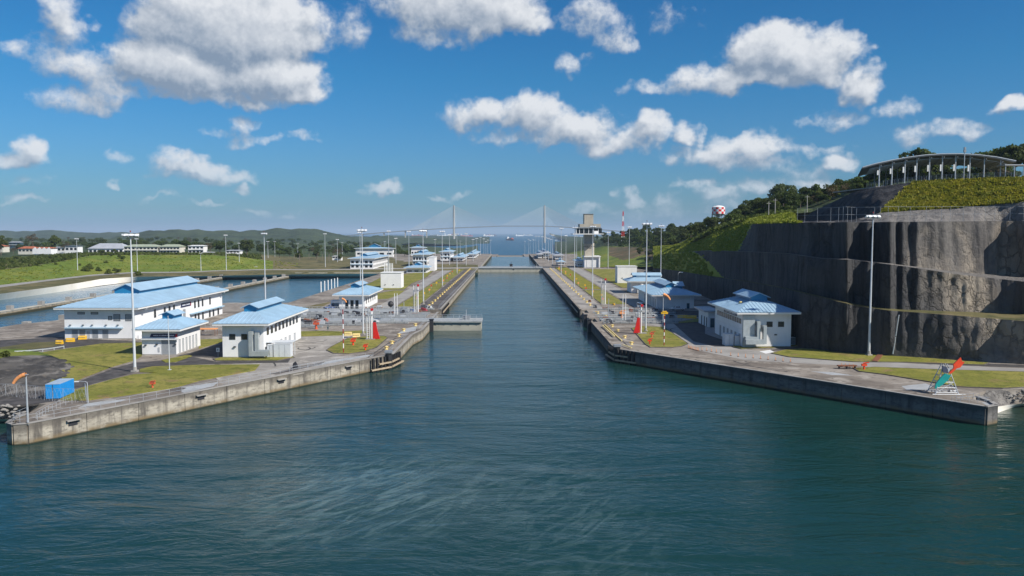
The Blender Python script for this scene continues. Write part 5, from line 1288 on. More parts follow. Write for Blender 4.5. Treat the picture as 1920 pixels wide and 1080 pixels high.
def prongs(px, pb, pt, label, n=2, gap=1.2, mat_='white_paint', ball=False):
    q = G(px, pb); h = ztop(q.y, pt); t = thing('signal_mast', q, label, 'signal mast')
    for i in range(n):
        mb = MB(); mb.tube((i * gap, 0, 0), (i * gap, 0, h), .14, .11, 7); mb.build('pole', mat_, t)
    mb = MB(); mb.box(-.3, gap * (n - 1) + .3, -.3, .3, 0, .25); mb.build('base', 'steel_grey', t)
    if ball:
        mb = MB(); mb.lathe([(.05, -1.1), (.75, -.75), (1.05, 0), (.75, .75), (.05, 1.1)], 0, 0, 12, h); mb.build('signal_ball', 'black_iron', t)
    return t
prongs(740, 591, 550, 'pair of white signal poles beside the left gate machinery', gap=.95)
prongs(1167.5, 602, 552, 'pair of pale signal poles beside the right gate niches', gap=.95)
prongs(733, 603, 570, 'grey pole topped by a black signal ball near the left gate', n=1, mat_='galvanised', ball=True)
prongs(1141, 598, 560, 'single grey pole among the machinery of the right niche', n=1, mat_='galvanised')
t = thing('pole_row', G(602, 555), 'row of six white poles standing in the near basin', 'poles')
a, b_ = G(602, 555, -3), G(633, 541, -3)
for i in range(6):
    p = a.lerp(b_, i / 5) - t.location; h = ztop(a.lerp(b_, i / 5).y, 528 - i * 1.5); mb = MB(); mb.tube((p.x, p.y, -4), (p.x, p.y, h), .32, n=8); mb.build('pole', 'white_paint', t)
t = thing('pole_row', G(722, 520), 'row of thin white poles above the windowless left block', 'poles')
for i in range(6):
    p = GY(721 + i * 3, 515, 470 + i * 6); h = ztop(p.y, 493.5); mb = MB(); mb.tube((p.x - t.location.x, p.y - t.location.y, 0), (p.x - t.location.x, p.y - t.location.y, h), .3, n=6); mb.build('pole', 'white_paint', t)
mb = MB(); a = G(572, 565, -3.6); mb.box(0, 20, 0, 3, 0, 1.0).box(2, 26, 6, 9, 0, 1.2); mb.tube((0, 4, 1.2), (24, 4, 1.2), .15); o = mb.build('basin_culvert', 'old_concrete', loc=a); tag(o, 'low concrete culvert sills at the basin bank below the white poles', 'culvert')

# striped poles
def striped(px, pb, pt, label, head=None, n=9):
    q = G(px, pb); h = ztop(q.y, pt); t = thing('striped_pole', q, label, 'pole')
    for i in range(n):
        mb = MB(); mb.tube((0, 0, h * i / n), (0, 0, h * (i + 1) / n), .13, n=7, cap=(i in (0, n - 1))); mb.build('pole_band', 'white_paint' if i % 2 else 'dark_red', t)
    if head:
        mb = MB(); mb.cbox(0, 0, h, .3, .3, .5).box(-.9, .9, -.3, .3, h + .5, h + .95).cbox(0, 0, h + .95, 1.1, .7, .3); mb.build('lamp_head', head, t)
    return t
striped(644, 662, 580, 'red and white striped pole on the left island lawn')
striped(1245, 648, 592, 'striped pole with yellow lamp head on the right island lawn', 'yellow_paint')
# windsocks
def windsock(px, pb, pt, label, dirx, droop=.6, L=3.0, r=.45, collar='galvanised'):
    q = G(px, pb); h = ztop(q.y, pt); t = thing('windsock', q, label, 'windsock')
    mb = MB(); mb.tube((0, 0, 0), (0, 0, h), .17, .10, 8); mb.cbox(0, 0, 0, .7, .7, .15); mb.build('pole', collar, t)
    prev = Vector((0, 0, h)); segs = []
    for i in range(6):
        a = i / 5; d = Vector((dirx * math.cos(a * droop * 1.5), -.15, -math.sin(.25 + a * droop * 1.6))); segs.append((prev, r * (1 - .45 * a))); prev = prev + d.normalized() * L / 5
    mb = MB()
    for (p, ra_), (p2, rb_) in zip(segs, segs[1:]): mb.tube(p, p2, ra_, rb_, 10, cap=False)
    mb.build('sock', 'sock_orange', t, smooth=True)
    mb = MB(); mb.lathe([(r, -.04), (r, .04)], 0, 0, 10, h); mb.build('ring', 'steel_grey', t); return t
windsock(52.5, 796, 702, 'orange windsock drooping left on a grey pole at the left wall end', -1, .75, 2.4, .38)
windsock(642, 585, 560, 'small orange windsock before the white wall with dark windows', 1, 1.0, 2.3, .4)
windsock(1243, 608, 552, 'orange windsock before the two lantern building on the right', 1, .9, 3.0, .5)
q = G(318, 694.5); mb = MB(); mb.cbox(0, 0, 0, .7, .7, .2).tube((0, 0, .2), (0, 0, ztop(q.y, 592)), .11, .07, 7); o = mb.build('flagpole', 'mast_steel', loc=q); tag(o, 'bare thin flagpole before the navy sign on the small building', 'flagpole')
# capstans, fire monitors, bollards
def monitor_post(px, pb, s_, label, mat_='hydrant_orange', group=None):
    q = G(px, pb); t = thing('fire_monitor', q, label, 'fire monitor', group); t.scale = (s_, s_, s_)
    mb = MB(); mb.tube((0, 0, 0), (0, 0, .9), .22, .18, 10).lathe([(.35, 0), (.35, .1)], 0, 0, 10); mb.build('post', mat_, t)
    mb = MB(); mb.box(-.55, .55, -.3, .3, .9, 1.35).tube((-.3, -.2, 1.5), (.9, -.5, 1.75), .14, .1, 8); mb.build('nozzle', mat_, t); return t
monitor_post(286, 728, .9, 'rusty orange fire monitor alone on the near left lawn')
monitor_post(662, 648, 1.2, 'orange fire monitor at the centre of the left island lawn', 'vermilion')
monitor_post(685, 657, 1.0, 'orange fire monitor at the right rim of the left island lawn', 'vermilion')
monitor_post(1222, 633, 1.05, 'dark red fire monitor nearest the ladder on the right island lawn', 'hydrant_orange')
monitor_post(1218, 646, 1.0, 'bright orange fire monitor at the front rim of the right island', 'vermilion')
monitor_post(1620, 693.5, 1.0, 'orange fire monitor on the kerb of the long right lawn', 'vermilion')
monitor_post(593, 617, 1.6, 'orange machine cover before the left gate slot', 'hydrant_orange')
monitor_post(1166, 596, 1.6, 'salmon coloured post beside the pale signal poles', 'sock_orange')
def bollard_proto(loc, label, group, rz=0):
    t = thing('mooring_bollard', loc, label, 'bollard', group, rz)
    mb = MB(); mb.lathe([(.50, 0), (.50, .08), (.30, .12), (.26, .45), (.42, .62), (.46, .72), (.30, .82), (.05, .84)], 0, 0, 12); mb.build('post', 'cream_yellow', t)
    mb = MB(); mb.tube((-.62, 0, .55), (.62, 0, .55), .09, n=7); mb.build('cross_bar', 'yellow_paint', t); return t
bp = None
def bollard(p, label, group, s_=1.0):
    global bp
    if bp is None: bp = bollard_proto(p, label, group); bp.scale = (s_,) * 3; return bp
    return copy_thing(bp, p, label, group, rz=random.uniform(-.3, .3), scale=s_)
for i, (px, py) in enumerate(((724.5, 655), (735, 644.5), (748, 631), (757, 621), (779, 611))):
    bollard(G(px, py), '%s yellow bollard from the black fender corner on the left pier head' % ORD[i], 'bollards on the left pier head', 1.05)
for i, (px, py) in enumerate(((1184, 646), (1171.5, 634), (1158, 622), (1148, 613), (1138, 603), (1136, 595), (1121, 588))):
    bollard(G(px, py), '%s yellow bollard from the black fender corner on the right pier head' % ORD[i], 'bollards on the right pier head', 1.0)
for i in range(28):
    bollard(Vector((-33.2, 326 + i * 12.6, .02)), '%s yellow bollard beyond the gates along the left chamber wall' % ORD[i], 'bollards along the left chamber wall', 1.15)
for i in range(24):
    bollard(Vector((33.0, 330 + i * 14.5, .02)), '%s yellow bollard beyond the niches along the right chamber wall' % ORD[i], 'bollards along the right chamber wall', 1.1)
# small coloured equipment posts dotted on the right strip and left strip (valves, hose boxes)
re_ = random.Random(11)
vp = None
def valve(p, m_, label, group):
    t = thing('hose_box', p, label, 'hose box', group)
    mb = MB(); mb.tube((0, 0, 0), (0, 0, 1.2), .09, n=6); mb.build('post', 'galvanised', t)
    mb = MB(); mb.cbox(0, 0, 1.2, .8, .5, .9); mb.build('box', m_, t); return t
vps = {}
for i in range(15):
    m_ = ['hydrant_orange', 'yellow_paint', 'sock_orange'][i % 3]; p = Vector((38.2 + re_.uniform(0, 4), 345 + i * 22 + re_.uniform(-4, 4), 0)); lb = '%s hose box on a post from the near end of the right grass strip' % ORD[i]
    if m_ not in vps: vps[m_] = valve(p, m_, lb, 'hose boxes on the right grass strip')
    else: copy_thing(vps[m_], p, lb, 'hose boxes on the right grass strip')
for i in range(12):
    m_ = ['hydrant_orange', 'yellow_paint', 'sock_orange'][i % 3]; p = Vector((-38.8 - re_.uniform(0, 4), 350 + i * 26 + re_.uniform(-4, 4), 0))
    copy_thing(vps[m_], p, '%s hose box on a post from the near end of the left grass strip' % ORD[i], 'hose boxes on the left grass strip')
# yellow barriers and drums
def barrier(px, py, L, label, m_='yellow_paint', rz=0, group='yellow barriers'):
    t = thing('barrier', G(px, py), label, 'barrier', group, rz)
    mb = MB(); mb.add([(0, -.4, 0), (L, -.4, 0), (L, .4, 0), (0, .4, 0), (.05, -.16, 1.05), (L - .05, -.16, 1.05), (L - .05, .16, 1.05), (.05, .16, 1.05)], [(0, 3, 2, 1), (4, 5, 6, 7), (0, 1, 5, 4), (1, 2, 6, 5), (2, 3, 7, 6), (3, 0, 4, 7)]); mb.build('body', m_, t)
    mb = MB(); mb.box(L * .1, L * .9, -.43, -.3, .62, .78); mb.build('rail', 'cream_yellow', t); return t
barrier(105, 645, 1.9, 'yellow road barrier, leftmost of three before the long building'); barrier(124, 641, 2.2, 'yellow road barrier, middle of three before the long building', rz=.2); barrier(147, 636.5, 2.2, 'yellow road barrier, rightmost of three before the long building', rz=.25)
barrier(1270, 596, 3.6, 'yellow road barrier, left one on the grass wedge at right', rz=-.15); barrier(1285, 597, 3.9, 'yellow road barrier, right one on the grass wedge at right', rz=-.1)
barrier(646, 629, 2.2, 'cream tank drum left of the island mast', 'cream_yellow', group='cream drums'); barrier(661, 632, 2.2, 'cream tank drum nearest the island mast', 'cream_yellow', rz=.2, group='cream drums')
# blue container
q = G(86, 749); cx = thing('shipping_container', q, 'bright blue shipping container inside a wire fence', 'container', rz=.0)
ax = (G(113, 748) - G(86, 749)); a2 = (G(139, 736.5) - G(113, 748))
def cont(mb, k0, k1, z0, z1, e=0):
    A_, B_, C_2 = Vector((0, 0, 0)), ax.copy(), ax + a2; D_ = a2.copy()
    c = (A_ + C_2) / 2; P_ = [c + (v - c) * (1 + e) for v in (A_, B_, C_2, D_)]
    return mb.add([(v.x, v.y, z) for z in (z0, z1) for v in P_], [(0, 3, 2, 1), (4, 5, 6, 7), (0, 1, 5, 4), (1, 2, 6, 5), (2, 3, 7, 6), (3, 0, 4, 7)])
a2 = Vector((a2.x, a2.y, 0)); ax = Vector((ax.x, ax.y, 0)); n_ = Vector((-a2.y, a2.x, 0)).normalized()
ax = -n_ * -1 * 0 + ax
mb = cont(MB(), 0, 0, .12, 2.72); mb.build('body', 'container_blue', cx)
mb = cont(MB(), 0, 0, 2.722, 2.80, .012); mb.build('roof', 'container_top', cx)
nrib = 26; rbm = MB()
for i in range(nrib):
    p = ax + a2 * ((i + .5) / nrib); d = Vector((ax.x, ax.y, 0)).normalized() * .05
    p2 = p + a2 / nrib * .5
    rbm.add([(p.x, p.y, .2), (p2.x, p2.y, .2), (p2.x + d.x, p2.y + d.y, .2), (p.x + d.x, p.y + d.y, .2), (p.x, p.y, 2.6), (p2.x, p2.y, 2.6), (p2.x + d.x, p2.y + d.y, 2.6), (p.x + d.x, p.y + d.y, 2.6)], [(0, 1, 2, 3), (4, 7, 6, 5), (0, 4, 5, 1), (1, 5, 6, 2), (2, 6, 7, 3), (3, 7, 4, 0)])
rbm.build('corrugation', 'container_blue', cx, stuff=True)
for k in (.5,):
    p = ax * k; mb = MB(); mb.box(p.x - .03, p.x + .03, p.y - .06, p.y + .0, .2, 2.65); mb.build('door_seam', 'black_iron', cx)
# fences and railings
def fence(name, pts, h, label, cat, rails=(1.0, .5), post_r=.032, gap=2.0, mesh=False, mat_='galvanised', z=0, zs=None):
    t = thing(name, (0, 0, 0), label, cat)
    if zs is None: P_ = [Vector((p[0], p[1], z)) for p in pts]
    else: P_ = [Vector(p) for p in pts]
    rl = MB()
    for a, b_ in zip(P_, P_[1:]):
        for f_ in rails: rl.tube(a + Vector((0, 0, h * f_)), b_ + Vector((0, 0, h * f_)), post_r * .8, n=4, cap=False)
        if mesh:
            L = (b_ - a).length; k = int(L / .8)
            for i in range(k):
                u, v = a.lerp(b_, i / k), a.lerp(b_, (i + 1) / k)
                rl.tube(u, v + Vector((0, 0, h)), .012, n=3, cap=False); rl.tube(v, u + Vector((0, 0, h)), .012, n=3, cap=False)
    rl.build('rail', mat_, t)
    pm = MB().tube((0, 0, 0), (0, 0, h), post_r, n=5).mesh('post', mat_)
    D_ = densify(P_, max(2, int(sum((b_ - a).length for a, b_ in zip(P_, P_[1:])) / gap) + 1))
    for p in D_: ob('post', pm, t, p)
    return t
def offs(pts, d):   # move polyline towards the land
    out = []
    for i, p in enumerate(pts):
        a = Vector(pts[max(0, i - 1)]); b_ = Vector(pts[min(len(pts) - 1, i + 1)]); t_ = (b_ - a).normalized(); out.append((p[0] - t_.y * d, p[1] + t_.x * d))
    return out
fence('railing', offs(lend + [(LW1.x - 2, LW1.y - 2.8)], .6), 1.15, 'long thin railing along the left approach wall edge', 'railing', gap=2.6, z=.3)
cpx = [(-10, 757), (52, 750), (90, 754), (165, 756), (150, 722), (135, 725)]
fence('wire_fence', [tuple(G(*p).xy) for p in ((-60, 744), (24, 744), (77, 749), (103, 753), (163, 755), (160, 742))], 2.4, 'wire fence with thin posts around the blue container', 'fence', gap=2.2, mesh=True, rails=(1.0,))
fence('stair_railing', [tuple(G(*p).xy) for p in ((68, 786), (92, 772), (115, 762), (135, 757))], 1.1, 'stair railing climbing beside the rubble bank at left', 'railing', gap=1.2)
fence('guard_rail', [tuple(G(*p).xy) for p in ((28, 664), (60, 662), (90, 659), (120, 654))], .85, 'galvanised guard rail along the kerb at the far left', 'guard rail', rails=(.9, .7, .8), gap=3.0, post_r=.1)
fence('railing', [(XL - .8, 314), (XL - .8, 676)], 1.1, 'railing along the left chamber wall beyond the gates', 'railing', gap=6, z=.3)
fence('railing', [(LW1.x + .6, LW1.y + 3.4), (XL - 2.6, 236), (XL - 1, 247), (XL - 1, 268)], 1.1, 'railing on the curved left pier head', 'railing', gap=2.5, z=.3)
fence('wire_fence', [tuple((v.x * 1.006, v.y * 1.006, v.z + .05)) for v, x in list(zip(e3, XS))[::6] if x > 1480], 3.9, 'tall wire fence along the top edge of the rock cliff', 'fence', rails=(1.0, .5), gap=4.5, mesh=False, post_r=.045, mat_='steel_grey', zs=1)
# signs
def small_sign(px, pb, label, m_='white_paint', h=2.2, w_=.8, face='sign_navy'):
    t = thing('road_sign', G(px, pb), label, 'sign'); mb = MB(); mb.tube((0, 0, 0), (0, 0, h), .05, n=6); mb.build('post', 'galvanised', t)
    mb = MB(); mb.box(-w_ / 2, w_ / 2, -.09, -.05, h - 1.0, h); p_ = mb.build('panel', m_, t); mb = MB(); mb.box(-.12, .0, -.12, -.092, h - .75, h - .25).box(.0, .14, -.12, -.092, h - .4, h - .25).box(.0, .14, -.12, -.092, h - .6, h - .52); mb.build('marking', face, p_); return t
small_sign(409, 669, 'small white sign on a post left of the duct building')
small_sign(381, 628, 'round white sign behind the small shutter door building', h=2.0)
small_sign(1529, 654, 'short pink and white marker post at the bend of the right road', h=1.6, w_=.6, face='red_paint')
small_sign(615, 622, 'white marker post on the strip before the left gate', h=1.7, w_=.5)
# orange delineators on the right quay
dl = None
k = 0
for (x0, y0, x1, y1, n) in ((1291, 653, 1310, 658, 8), (1316, 657, 1352, 662, 5), (1370, 667, 1482, 679, 9), (1578, 688, 1600, 690, 4)):
    for i in range(n):
        q = G(lerp(x0, x1, i / (n - 1)), lerp(y0, y1, i / (n - 1)))
        lb = '%s orange delineator post from the left of the line on the right quay' % (ORD[k] if k < 26 else '')
        k += 1
        if dl is None:
            dl = thing('delineator', q, lb, 'delineator', 'orange delineator posts on the right quay'); mb = MB(); mb.tube((0, 0, .08), (0, 0, .9), .08, .05, 7); mb.build('post', 'sock_orange', dl); mb = MB(); mb.cbox(0, 0, 0, .45, .45, .08); mb.build('foot', 'rubber', dl)
        else: copy_thing(dl, q, lb)
# yellow edge pieces on the right pier head
def bar(name, a, b_, w_, z0, z1, m_, label, cat):
    a = Vector(a[:2]); b_ = Vector(b_[:2]); mb = MB(); mb.obox((0, 0), b_ - a, (b_ - a).length, w_, z0, z1); o = mb.build(name, m_, loc=(a.x, a.y, 0)); tag(o, label, cat); return o
bar('edge_beam', G(1130, 613), G(1152, 633), .35, .33, .6, 'cream_yellow', 'yellow edge beam on the right pier head nearest the niche', 'beam')
bar('edge_beam', G(1134, 610), G(1166, 640), .3, .02, .3, 'cream_yellow', 'longer yellow beam set back on the right pier head', 'beam')
bar('edge_beam', G(1168, 649), G(1184, 655), .3, .34, .5, 'cream_yellow', 'short cream beam at the right fender corner', 'beam')
# fender corners
def fender(corner, d1, d2, label, z0=-3.4):
    t = thing('corner_fender', (corner[0], corner[1], 0), label, 'fender')
    d1, d2 = Vector(d1).normalized(), Vector(d2).normalized()
    for j, (d, L) in enumerate(((d1, 6.5), (d2, 9.0))):
        n = Vector((-d.y, d.x)); 
        if n.dot(Vector((-corner[0], -1))) < 0: n = -n
        for k in range(2):
            mb = MB(); p = n * .75; mb.obox((p.x, p.y), d, L * (.62 if k else 1), .5, -2.7 + k * 1.2, -2.35 + k * 1.2); mb.build('timber_beam', 'timber', t)
        for k in range(int(L / 1.3)):
            mb = MB(); p = n * .52 + d * (k * 1.3 + .3); mb.obox((p.x, p.y), d, .5, .45, z0, .2); mb.build('rubber_pile', 'rubber', t)
    mb = MB(); mb.tube((0, 0, -3.4), (0, 0, .9), .8, n=12); mb.build('corner_roller', 'rubber', t)
    mb = MB(); mb.cbox(.0, 0, .9, 1.8, 1.8, .5); mb.build('roller_cap', 'steel_grey', t); return t
fender((LW1.x + .9, LW1.y - .2), (-.6, -.82), (.18, 1), 'black and timber fender at the left pier corner')
fender((RW1.x - .4, RW1.y - .2), (.68, -.73), (-.12, 1), 'black and timber fender at the right pier corner')
for a, b_, lb in (((XL, 314), (XL, 350), 'rubber fender strip on the chamber wall past the left slot'), ((XR, 314), (XR, 360), 'rubber fender strip on the chamber wall past the right niche')):
    sg = 1 if a[0] < 0 else -1; t = thing('wall_fender', (a[0], a[1], 0), lb, 'fender')
    for k in range(12):
        mb = MB(); mb.box(.4 * sg if sg > 0 else -.9, .9 if sg > 0 else -.4, k * 3.0, k * 3.0 + .6, -3.3, -.2); mb.build('rubber_pile', 'rubber', t)
    mb = MB(); mb.box(.9 if sg > 0 else -1.15, 1.15 if sg > 0 else -.9, 0, 34, -1.4, -.9); mb.build('timber_beam', 'timber', t)
for sx, Y_, lb in ((-1, 268.3, 'fender block at the lip of the near left gate slot'), (1, 268.3, 'fender block at the lip of the near right niche'), (1, 283, 'fender block between the right niches')):
    mb = MB(); mb.box(-.6, .6, -.8, .8, -3.3, .9); mb.cbox(0, 0, .9, 1.5, 1.9, .3); o = mb.build('fender_block', 'black_iron', loc=(sx * 26.6, Y_, 0)); tag(o, lb, 'fender')
# niches in the approach walls (dark hatches with a pale hood)
def hatch(px, py, side, label):
    q = G(px, py, -.9); t = thing('wall_recess', q, label, 'wall recess')
    w0, w1 = (lend[-1], (LW1.x, LW1.y)) if side < 0 else ((RW0.x - 2.5, RW0.y - .8), (RW1.x, RW1.y))
    d = (Vector(w1) - Vector(w0)).normalized(); n = Vector((d.y, -d.x)) if side < 0 else Vector((-d.y, d.x))
    s_ = (Vector((q.x, q.y)) - Vector(w0)).dot(d); c = Vector(w0) + d * s_ ; t.location = (c.x, c.y, -.9)
    mb = MB(); p = n * .30; mb.obox((p.x, p.y), d, 1.5, .12, -.55, .25); mb.build('opening', 'black_iron', t)
    mb = MB(); p = n * .55; mb.obox((p.x - d.x * .4, p.y - d.y * .4), d, 2.3, .6, .26, .45); mb.build('hood', 'road_concrete', t); return t
for px, py in ((120, 791), (353, 742), (508, 713), (634, 688)): hatch(px, py, -1, {120: 'hooded dark recess in the left approach wall nearest its rounded end', 353: 'hooded dark recess in the left approach wall below the orange fire monitor', 508: 'hooded dark recess in the left approach wall below the duct building', 634: 'hooded dark recess in the left approach wall nearest the fender corner'}[px])
# black shrub-like dark box with railing behind the left wall
mb = MB(); mb.add([(0, 0, 0), (1.2, 0, 0), (1.2, .9, 0), (0, .9, 0), (.1, .2, 1.1), (.7, .2, 1.6), (.9, .7, 1.1), (.2, .7, .7)], [(0, 3, 2, 1), (4, 5, 6, 7), (0, 1, 5, 4), (1, 2, 6, 5), (2, 3, 7, 6), (3, 0, 4, 7)]); o = mb.build('winch', 'black_iron', loc=G(548, 691)); tag(o, 'small black winch near the wall edge below the duct building', 'winch')
fence('railing', [tuple(G(*p).xy) for p in ((548, 696), (570, 692), (640, 678), (652, 675))], 1.1, 'low railing beside the dark slab behind the left wall', 'railing', gap=2)
# bench-like brown shelter roof behind the small building
t = thing('shelter', G(372, 630), 'small shelter with brown roof behind the shutter door building', 'shelter'); mb = MB(); mb.box(0, 5.0, 0, 2.2, 1.9, 2.1); mb.build('roof', 'sock_orange', t)
for x_, y_ in ((.2, .2), (4.8, .2), (.2, 2), (4.8, 2)): mb = MB(); mb.tube((x_, y_, 0), (x_, y_, 1.9), .06); mb.build('post', 'rust', t)
fence('wire_fence', [tuple(G(*p).xy) for p in ((385, 622), (416, 621))], 3.0, 'short wire fence panel behind the duct building, left', 'fence', gap=1.5, mesh=True, rails=(1, .5))
for i, (px, py) in enumerate(((430, 589), (406, 602), (478, 571))):
    pass
# arrow tower
q0, q1 = G(1745, 737), G(1792, 737); w_ = q1.x - q0.x; cxy = (q0 + q1) / 2
ar = thing('arrow_tower', (cxy.x, cxy.y, 0), 'big teal and orange arrow on a grey lattice trestle at the right quay', 'arrow sign'); hA = ztop(cxy.y, 678)
def lat(a, b_, r=.06, nm='strut', m_='galvanised'): mb = MB(); mb.tube(a, b_, r, n=5); return mb.build(nm, m_, ar)
bw_ = w_ / 2 * .92; tw_ = .35
B4_ = [(-bw_, -1.3, 0), (bw_, -1.3, 0), (bw_, 1.6, 0), (-bw_, 1.6, 0)]; T4_ = [(-tw_, -.3, hA * .93), (tw_, -.3, hA * .93), (tw_, .3, hA * .93), (-tw_, .3, hA * .93)]
for a, b_ in zip(B4_, T4_): lat(a, b_, .09, 'leg')
for f_ in (.06, .22, .40, .6):
    c4 = [Vector(a).lerp(Vector(b_), f_) for a, b_ in zip(B4_, T4_)]
    for i in range(4): lat(c4[i], c4[(i + 1) % 4], .05)
for i in range(4): lat(Vector(B4_[i]).lerp(Vector(T4_[i]), .06), Vector(B4_[(i + 1) % 4]).lerp(Vector(T4_[(i + 1) % 4]), .4), .05)
def blade(pts, m_, nm, y=-1.1, th=.25):
    k = cxy.y / F; P_ = [((x - 1768.5) * k, (737 - yy) * k * 1.02) for x, yy in pts]; n_ = len(P_); mb = MB()
    mb.add([(x, yy, z) for yy in (y, y + th) for x, z in P_], [tuple(range(n_)), tuple(range(2 * n_ - 1, n_ - 1, -1))] + [(i, n_ + i, n_ + (i + 1) % n_, (i + 1) % n_) for i in range(n_)]); return mb.build(nm, m_, ar)
blade([(1747, 727), (1748, 718), (1757, 706), (1765, 698), (1776, 702), (1770, 712), (1760, 720), (1752, 725)], 'teal_paint', 'arrow_tail')
blade([(1772, 697), (1781, 688), (1780, 681), (1788, 673), (1793, 668), (1796, 676), (1801, 677), (1793, 687), (1786, 689), (1776, 699)], 'vermilion', 'arrow_head')
blade([(1760, 684), (1769, 687), (1771, 698), (1762, 697)], 'navy_vane', 'weight', y=-.9); blade([(1771, 690), (1776, 689), (1772, 699)], 'door_pale', 'hub', y=-.85)
lat((-bw_ - .6, -1.4, .05), (bw_ + 1.2, -1.4, .05), .06, 'base_rail'); lat((-bw_ - .6, 1.7, .05), (bw_ + 1.2, 1.7, .05), .1, 'base_rail')
fence('railing', [(RW0.x - 5, RW0.y + 4), (RW0.x - 1.2, RW0.y + 5.5), (RW0.x - .6, RW0.y + 1.6), (RW0.x - 6.5, RW0.y + 2.8)], 1.0, 'thin railing around the rounded right wall end', 'railing', gap=1.4, post_r=.03, z=.3)
# picnic-like barrier at (1560,690)
t = thing('workbench', G(1572, 692), 'dark low trestle at the left tip of the long right lawn', 'trestle'); mb = MB(); mb.box(0, 4.2, 0, 1.0, .6, .8); mb.build('top', 'rust', t)
for x_ in (.3, 2, 3.8): mb = MB(); mb.box(x_, x_ + .12, .1, .9, 0, .6); mb.build('leg', 'black_iron', t)
mb = MB(); a = G(1640, 679); b_ = G(1652, 665); mb.obox((0, 0), (b_ - a).xy, (b_ - a).length, 1.2, .15, .3); o = mb.build('drain_grating', 'rust', loc=(a.x, a.y, 0)); tag(o, 'brown drain grating crossing the lawn below the lone mast', 'grating')
# pipe on the cliff
t = thing('drain_pipe', (0, 0, 0), 'pale drain pipe running down the cliff right of the lone mast', 'pipe')
a = GY(1674, 664, 193.6); b_ = GY(1685, 592, 193.9); c_ = GY(1690, 587, 199.5)
mb = MB(); mb.path([a, a.lerp(b_, .45)], .17, 8); mb.build('lower_pipe', 'duct_metal', t); mb = MB(); mb.path([a.lerp(b_, .47), b_, c_], .17, 8); mb.build('upper_pipe', 'duct_metal', t)
# ------------------------------------------------------------------ vehicles
def pickup(loc, rz, label, body='car_white', van=False):
    t = thing('parked_van' if van else 'pickup_truck', loc, label, 'van' if van else 'pickup truck', rz=rz)
    prof = [(-2.6, .55), (2.6, .55), (2.65, .95), (1.6, 1.08), (.95, 1.72), (-.75, 1.76), (-.95, 1.1), (-2.6, 1.08)] if not van else [(-2.4, .45), (2.3, .45), (2.4, 1.1), (1.7, 1.3), (1.1, 2.1), (-2.3, 2.15), (-2.45, 1.2)]
    n_ = len(prof); mb = MB(); mb.add([(x, y, z) for y in (-.88, .88) for x, z in prof], [tuple(range(n_)), tuple(range(2 * n_ - 1, n_ - 1, -1))] + [(i, n_ + i, n_ + (i + 1) % n_, (i + 1) % n_) for i in range(n_)])
    b_ = mb.build('body', body, t); md = b_.modifiers.new('bevel', 'BEVEL'); md.width = .07; md.segments = 2
    for s_ in (-1, 1):
        y0, y1 = (.885, .9) if s_ > 0 else (-.9, -.885)
        for x0, x1 in (((-.6, .05), (.15, .95)) if not van else ((-1.9, -.6), (-.4, 1.0))):
            mb = MB(); mb.box(x0, x1, y0, y1, 1.2, 1.62 if not van else 1.85); mb.build('side_window', 'glass_dark', t)
    mb = MB(); sx = 1.28 if not van else 1.42; mb.add([(sx + .36, -.75, 1.12), (sx + .36, .75, 1.12), (sx - .26, .68, 1.70), (sx - .26, -.68, 1.70)], [(0, 1, 2, 3)]); 
    if van: mb = MB(); mb.add([(1.78, -.75, 1.3), (1.78, .75, 1.3), (1.2, .68, 2.05), (1.2, -.68, 2.05)], [(0, 1, 2, 3)])
    mb.build('windscreen', 'glass_dark', t)
    for x in (-1.7, 1.7):
        for y in (-.9, .9):
            mb = MB(); mb.tube((x, y - .12, .38), (x, y + .12, .38), .38, n=14); w__ = mb.build('tyre', 'rubber', t); mb = MB(); mb.tube((x, y - .125, .38), (x, y + .125, .38), .2, n=10); mb.build('rim', 'galvanised', w__)
    for y in (-.65, .65): mb = MB(); mb.box(2.62, 2.68, y - .16, y + .16, .75, .92); mb.build('headlight', 'lamp_glass', t)
    return t
pickup(G(1271, 582), math.pi, 'white pickup truck parked before the two lantern building')
pickup(G(1203, 577.5), -1.2, 'white van parked behind the right indicator ladder', van=True)
pickup(G(621, 580), .5, 'blue and white pickup truck parked beside the car port', body='car_blue')
pickup(G(745, 514), .3, 'small white pickup truck beside the windowless left block')
pickup(G(480, 503.5, .5), .1, 'white car far off on the road behind the basins')
# people on the right apron

# ------------------------------------------------------------------ bridge
YB = 4680.0
br = thing('cable_stayed_bridge', (0, YB, 0), 'long cable stayed bridge with two tall slender pylons spanning the bay', 'bridge')
def BP(px, py, dy=0): q = GY(px, py, YB + dy); return Vector((q.x, q.y - YB, q.z))
deck = [(560, 449.5), (640, 443), (700, 437.5), (780, 431.5), (851, 427.5), (940, 424), (1021, 424), (1080, 427), (1120, 430), (1165, 434), (1230, 441)]
mb = MB()
for a, b_ in zip(deck, deck[1:]):
    p, q = BP(*a), BP(*b_); k = 2.6
    mb.add([(p.x, -12, p.z - k), (p.x, 12, p.z - k), (p.x, 12, p.z + k), (p.x, -12, p.z + k), (q.x, -12, q.z - k), (q.x, 12, q.z - k), (q.x, 12, q.z + k), (q.x, -12, q.z + k)], [(0, 3, 2, 1), (4, 5, 6, 7), (0, 1, 5, 4), (1, 2, 6, 5), (2, 3, 7, 6), (3, 0, 4, 7)])
mb.build('deck', 'bridge_deck', br)
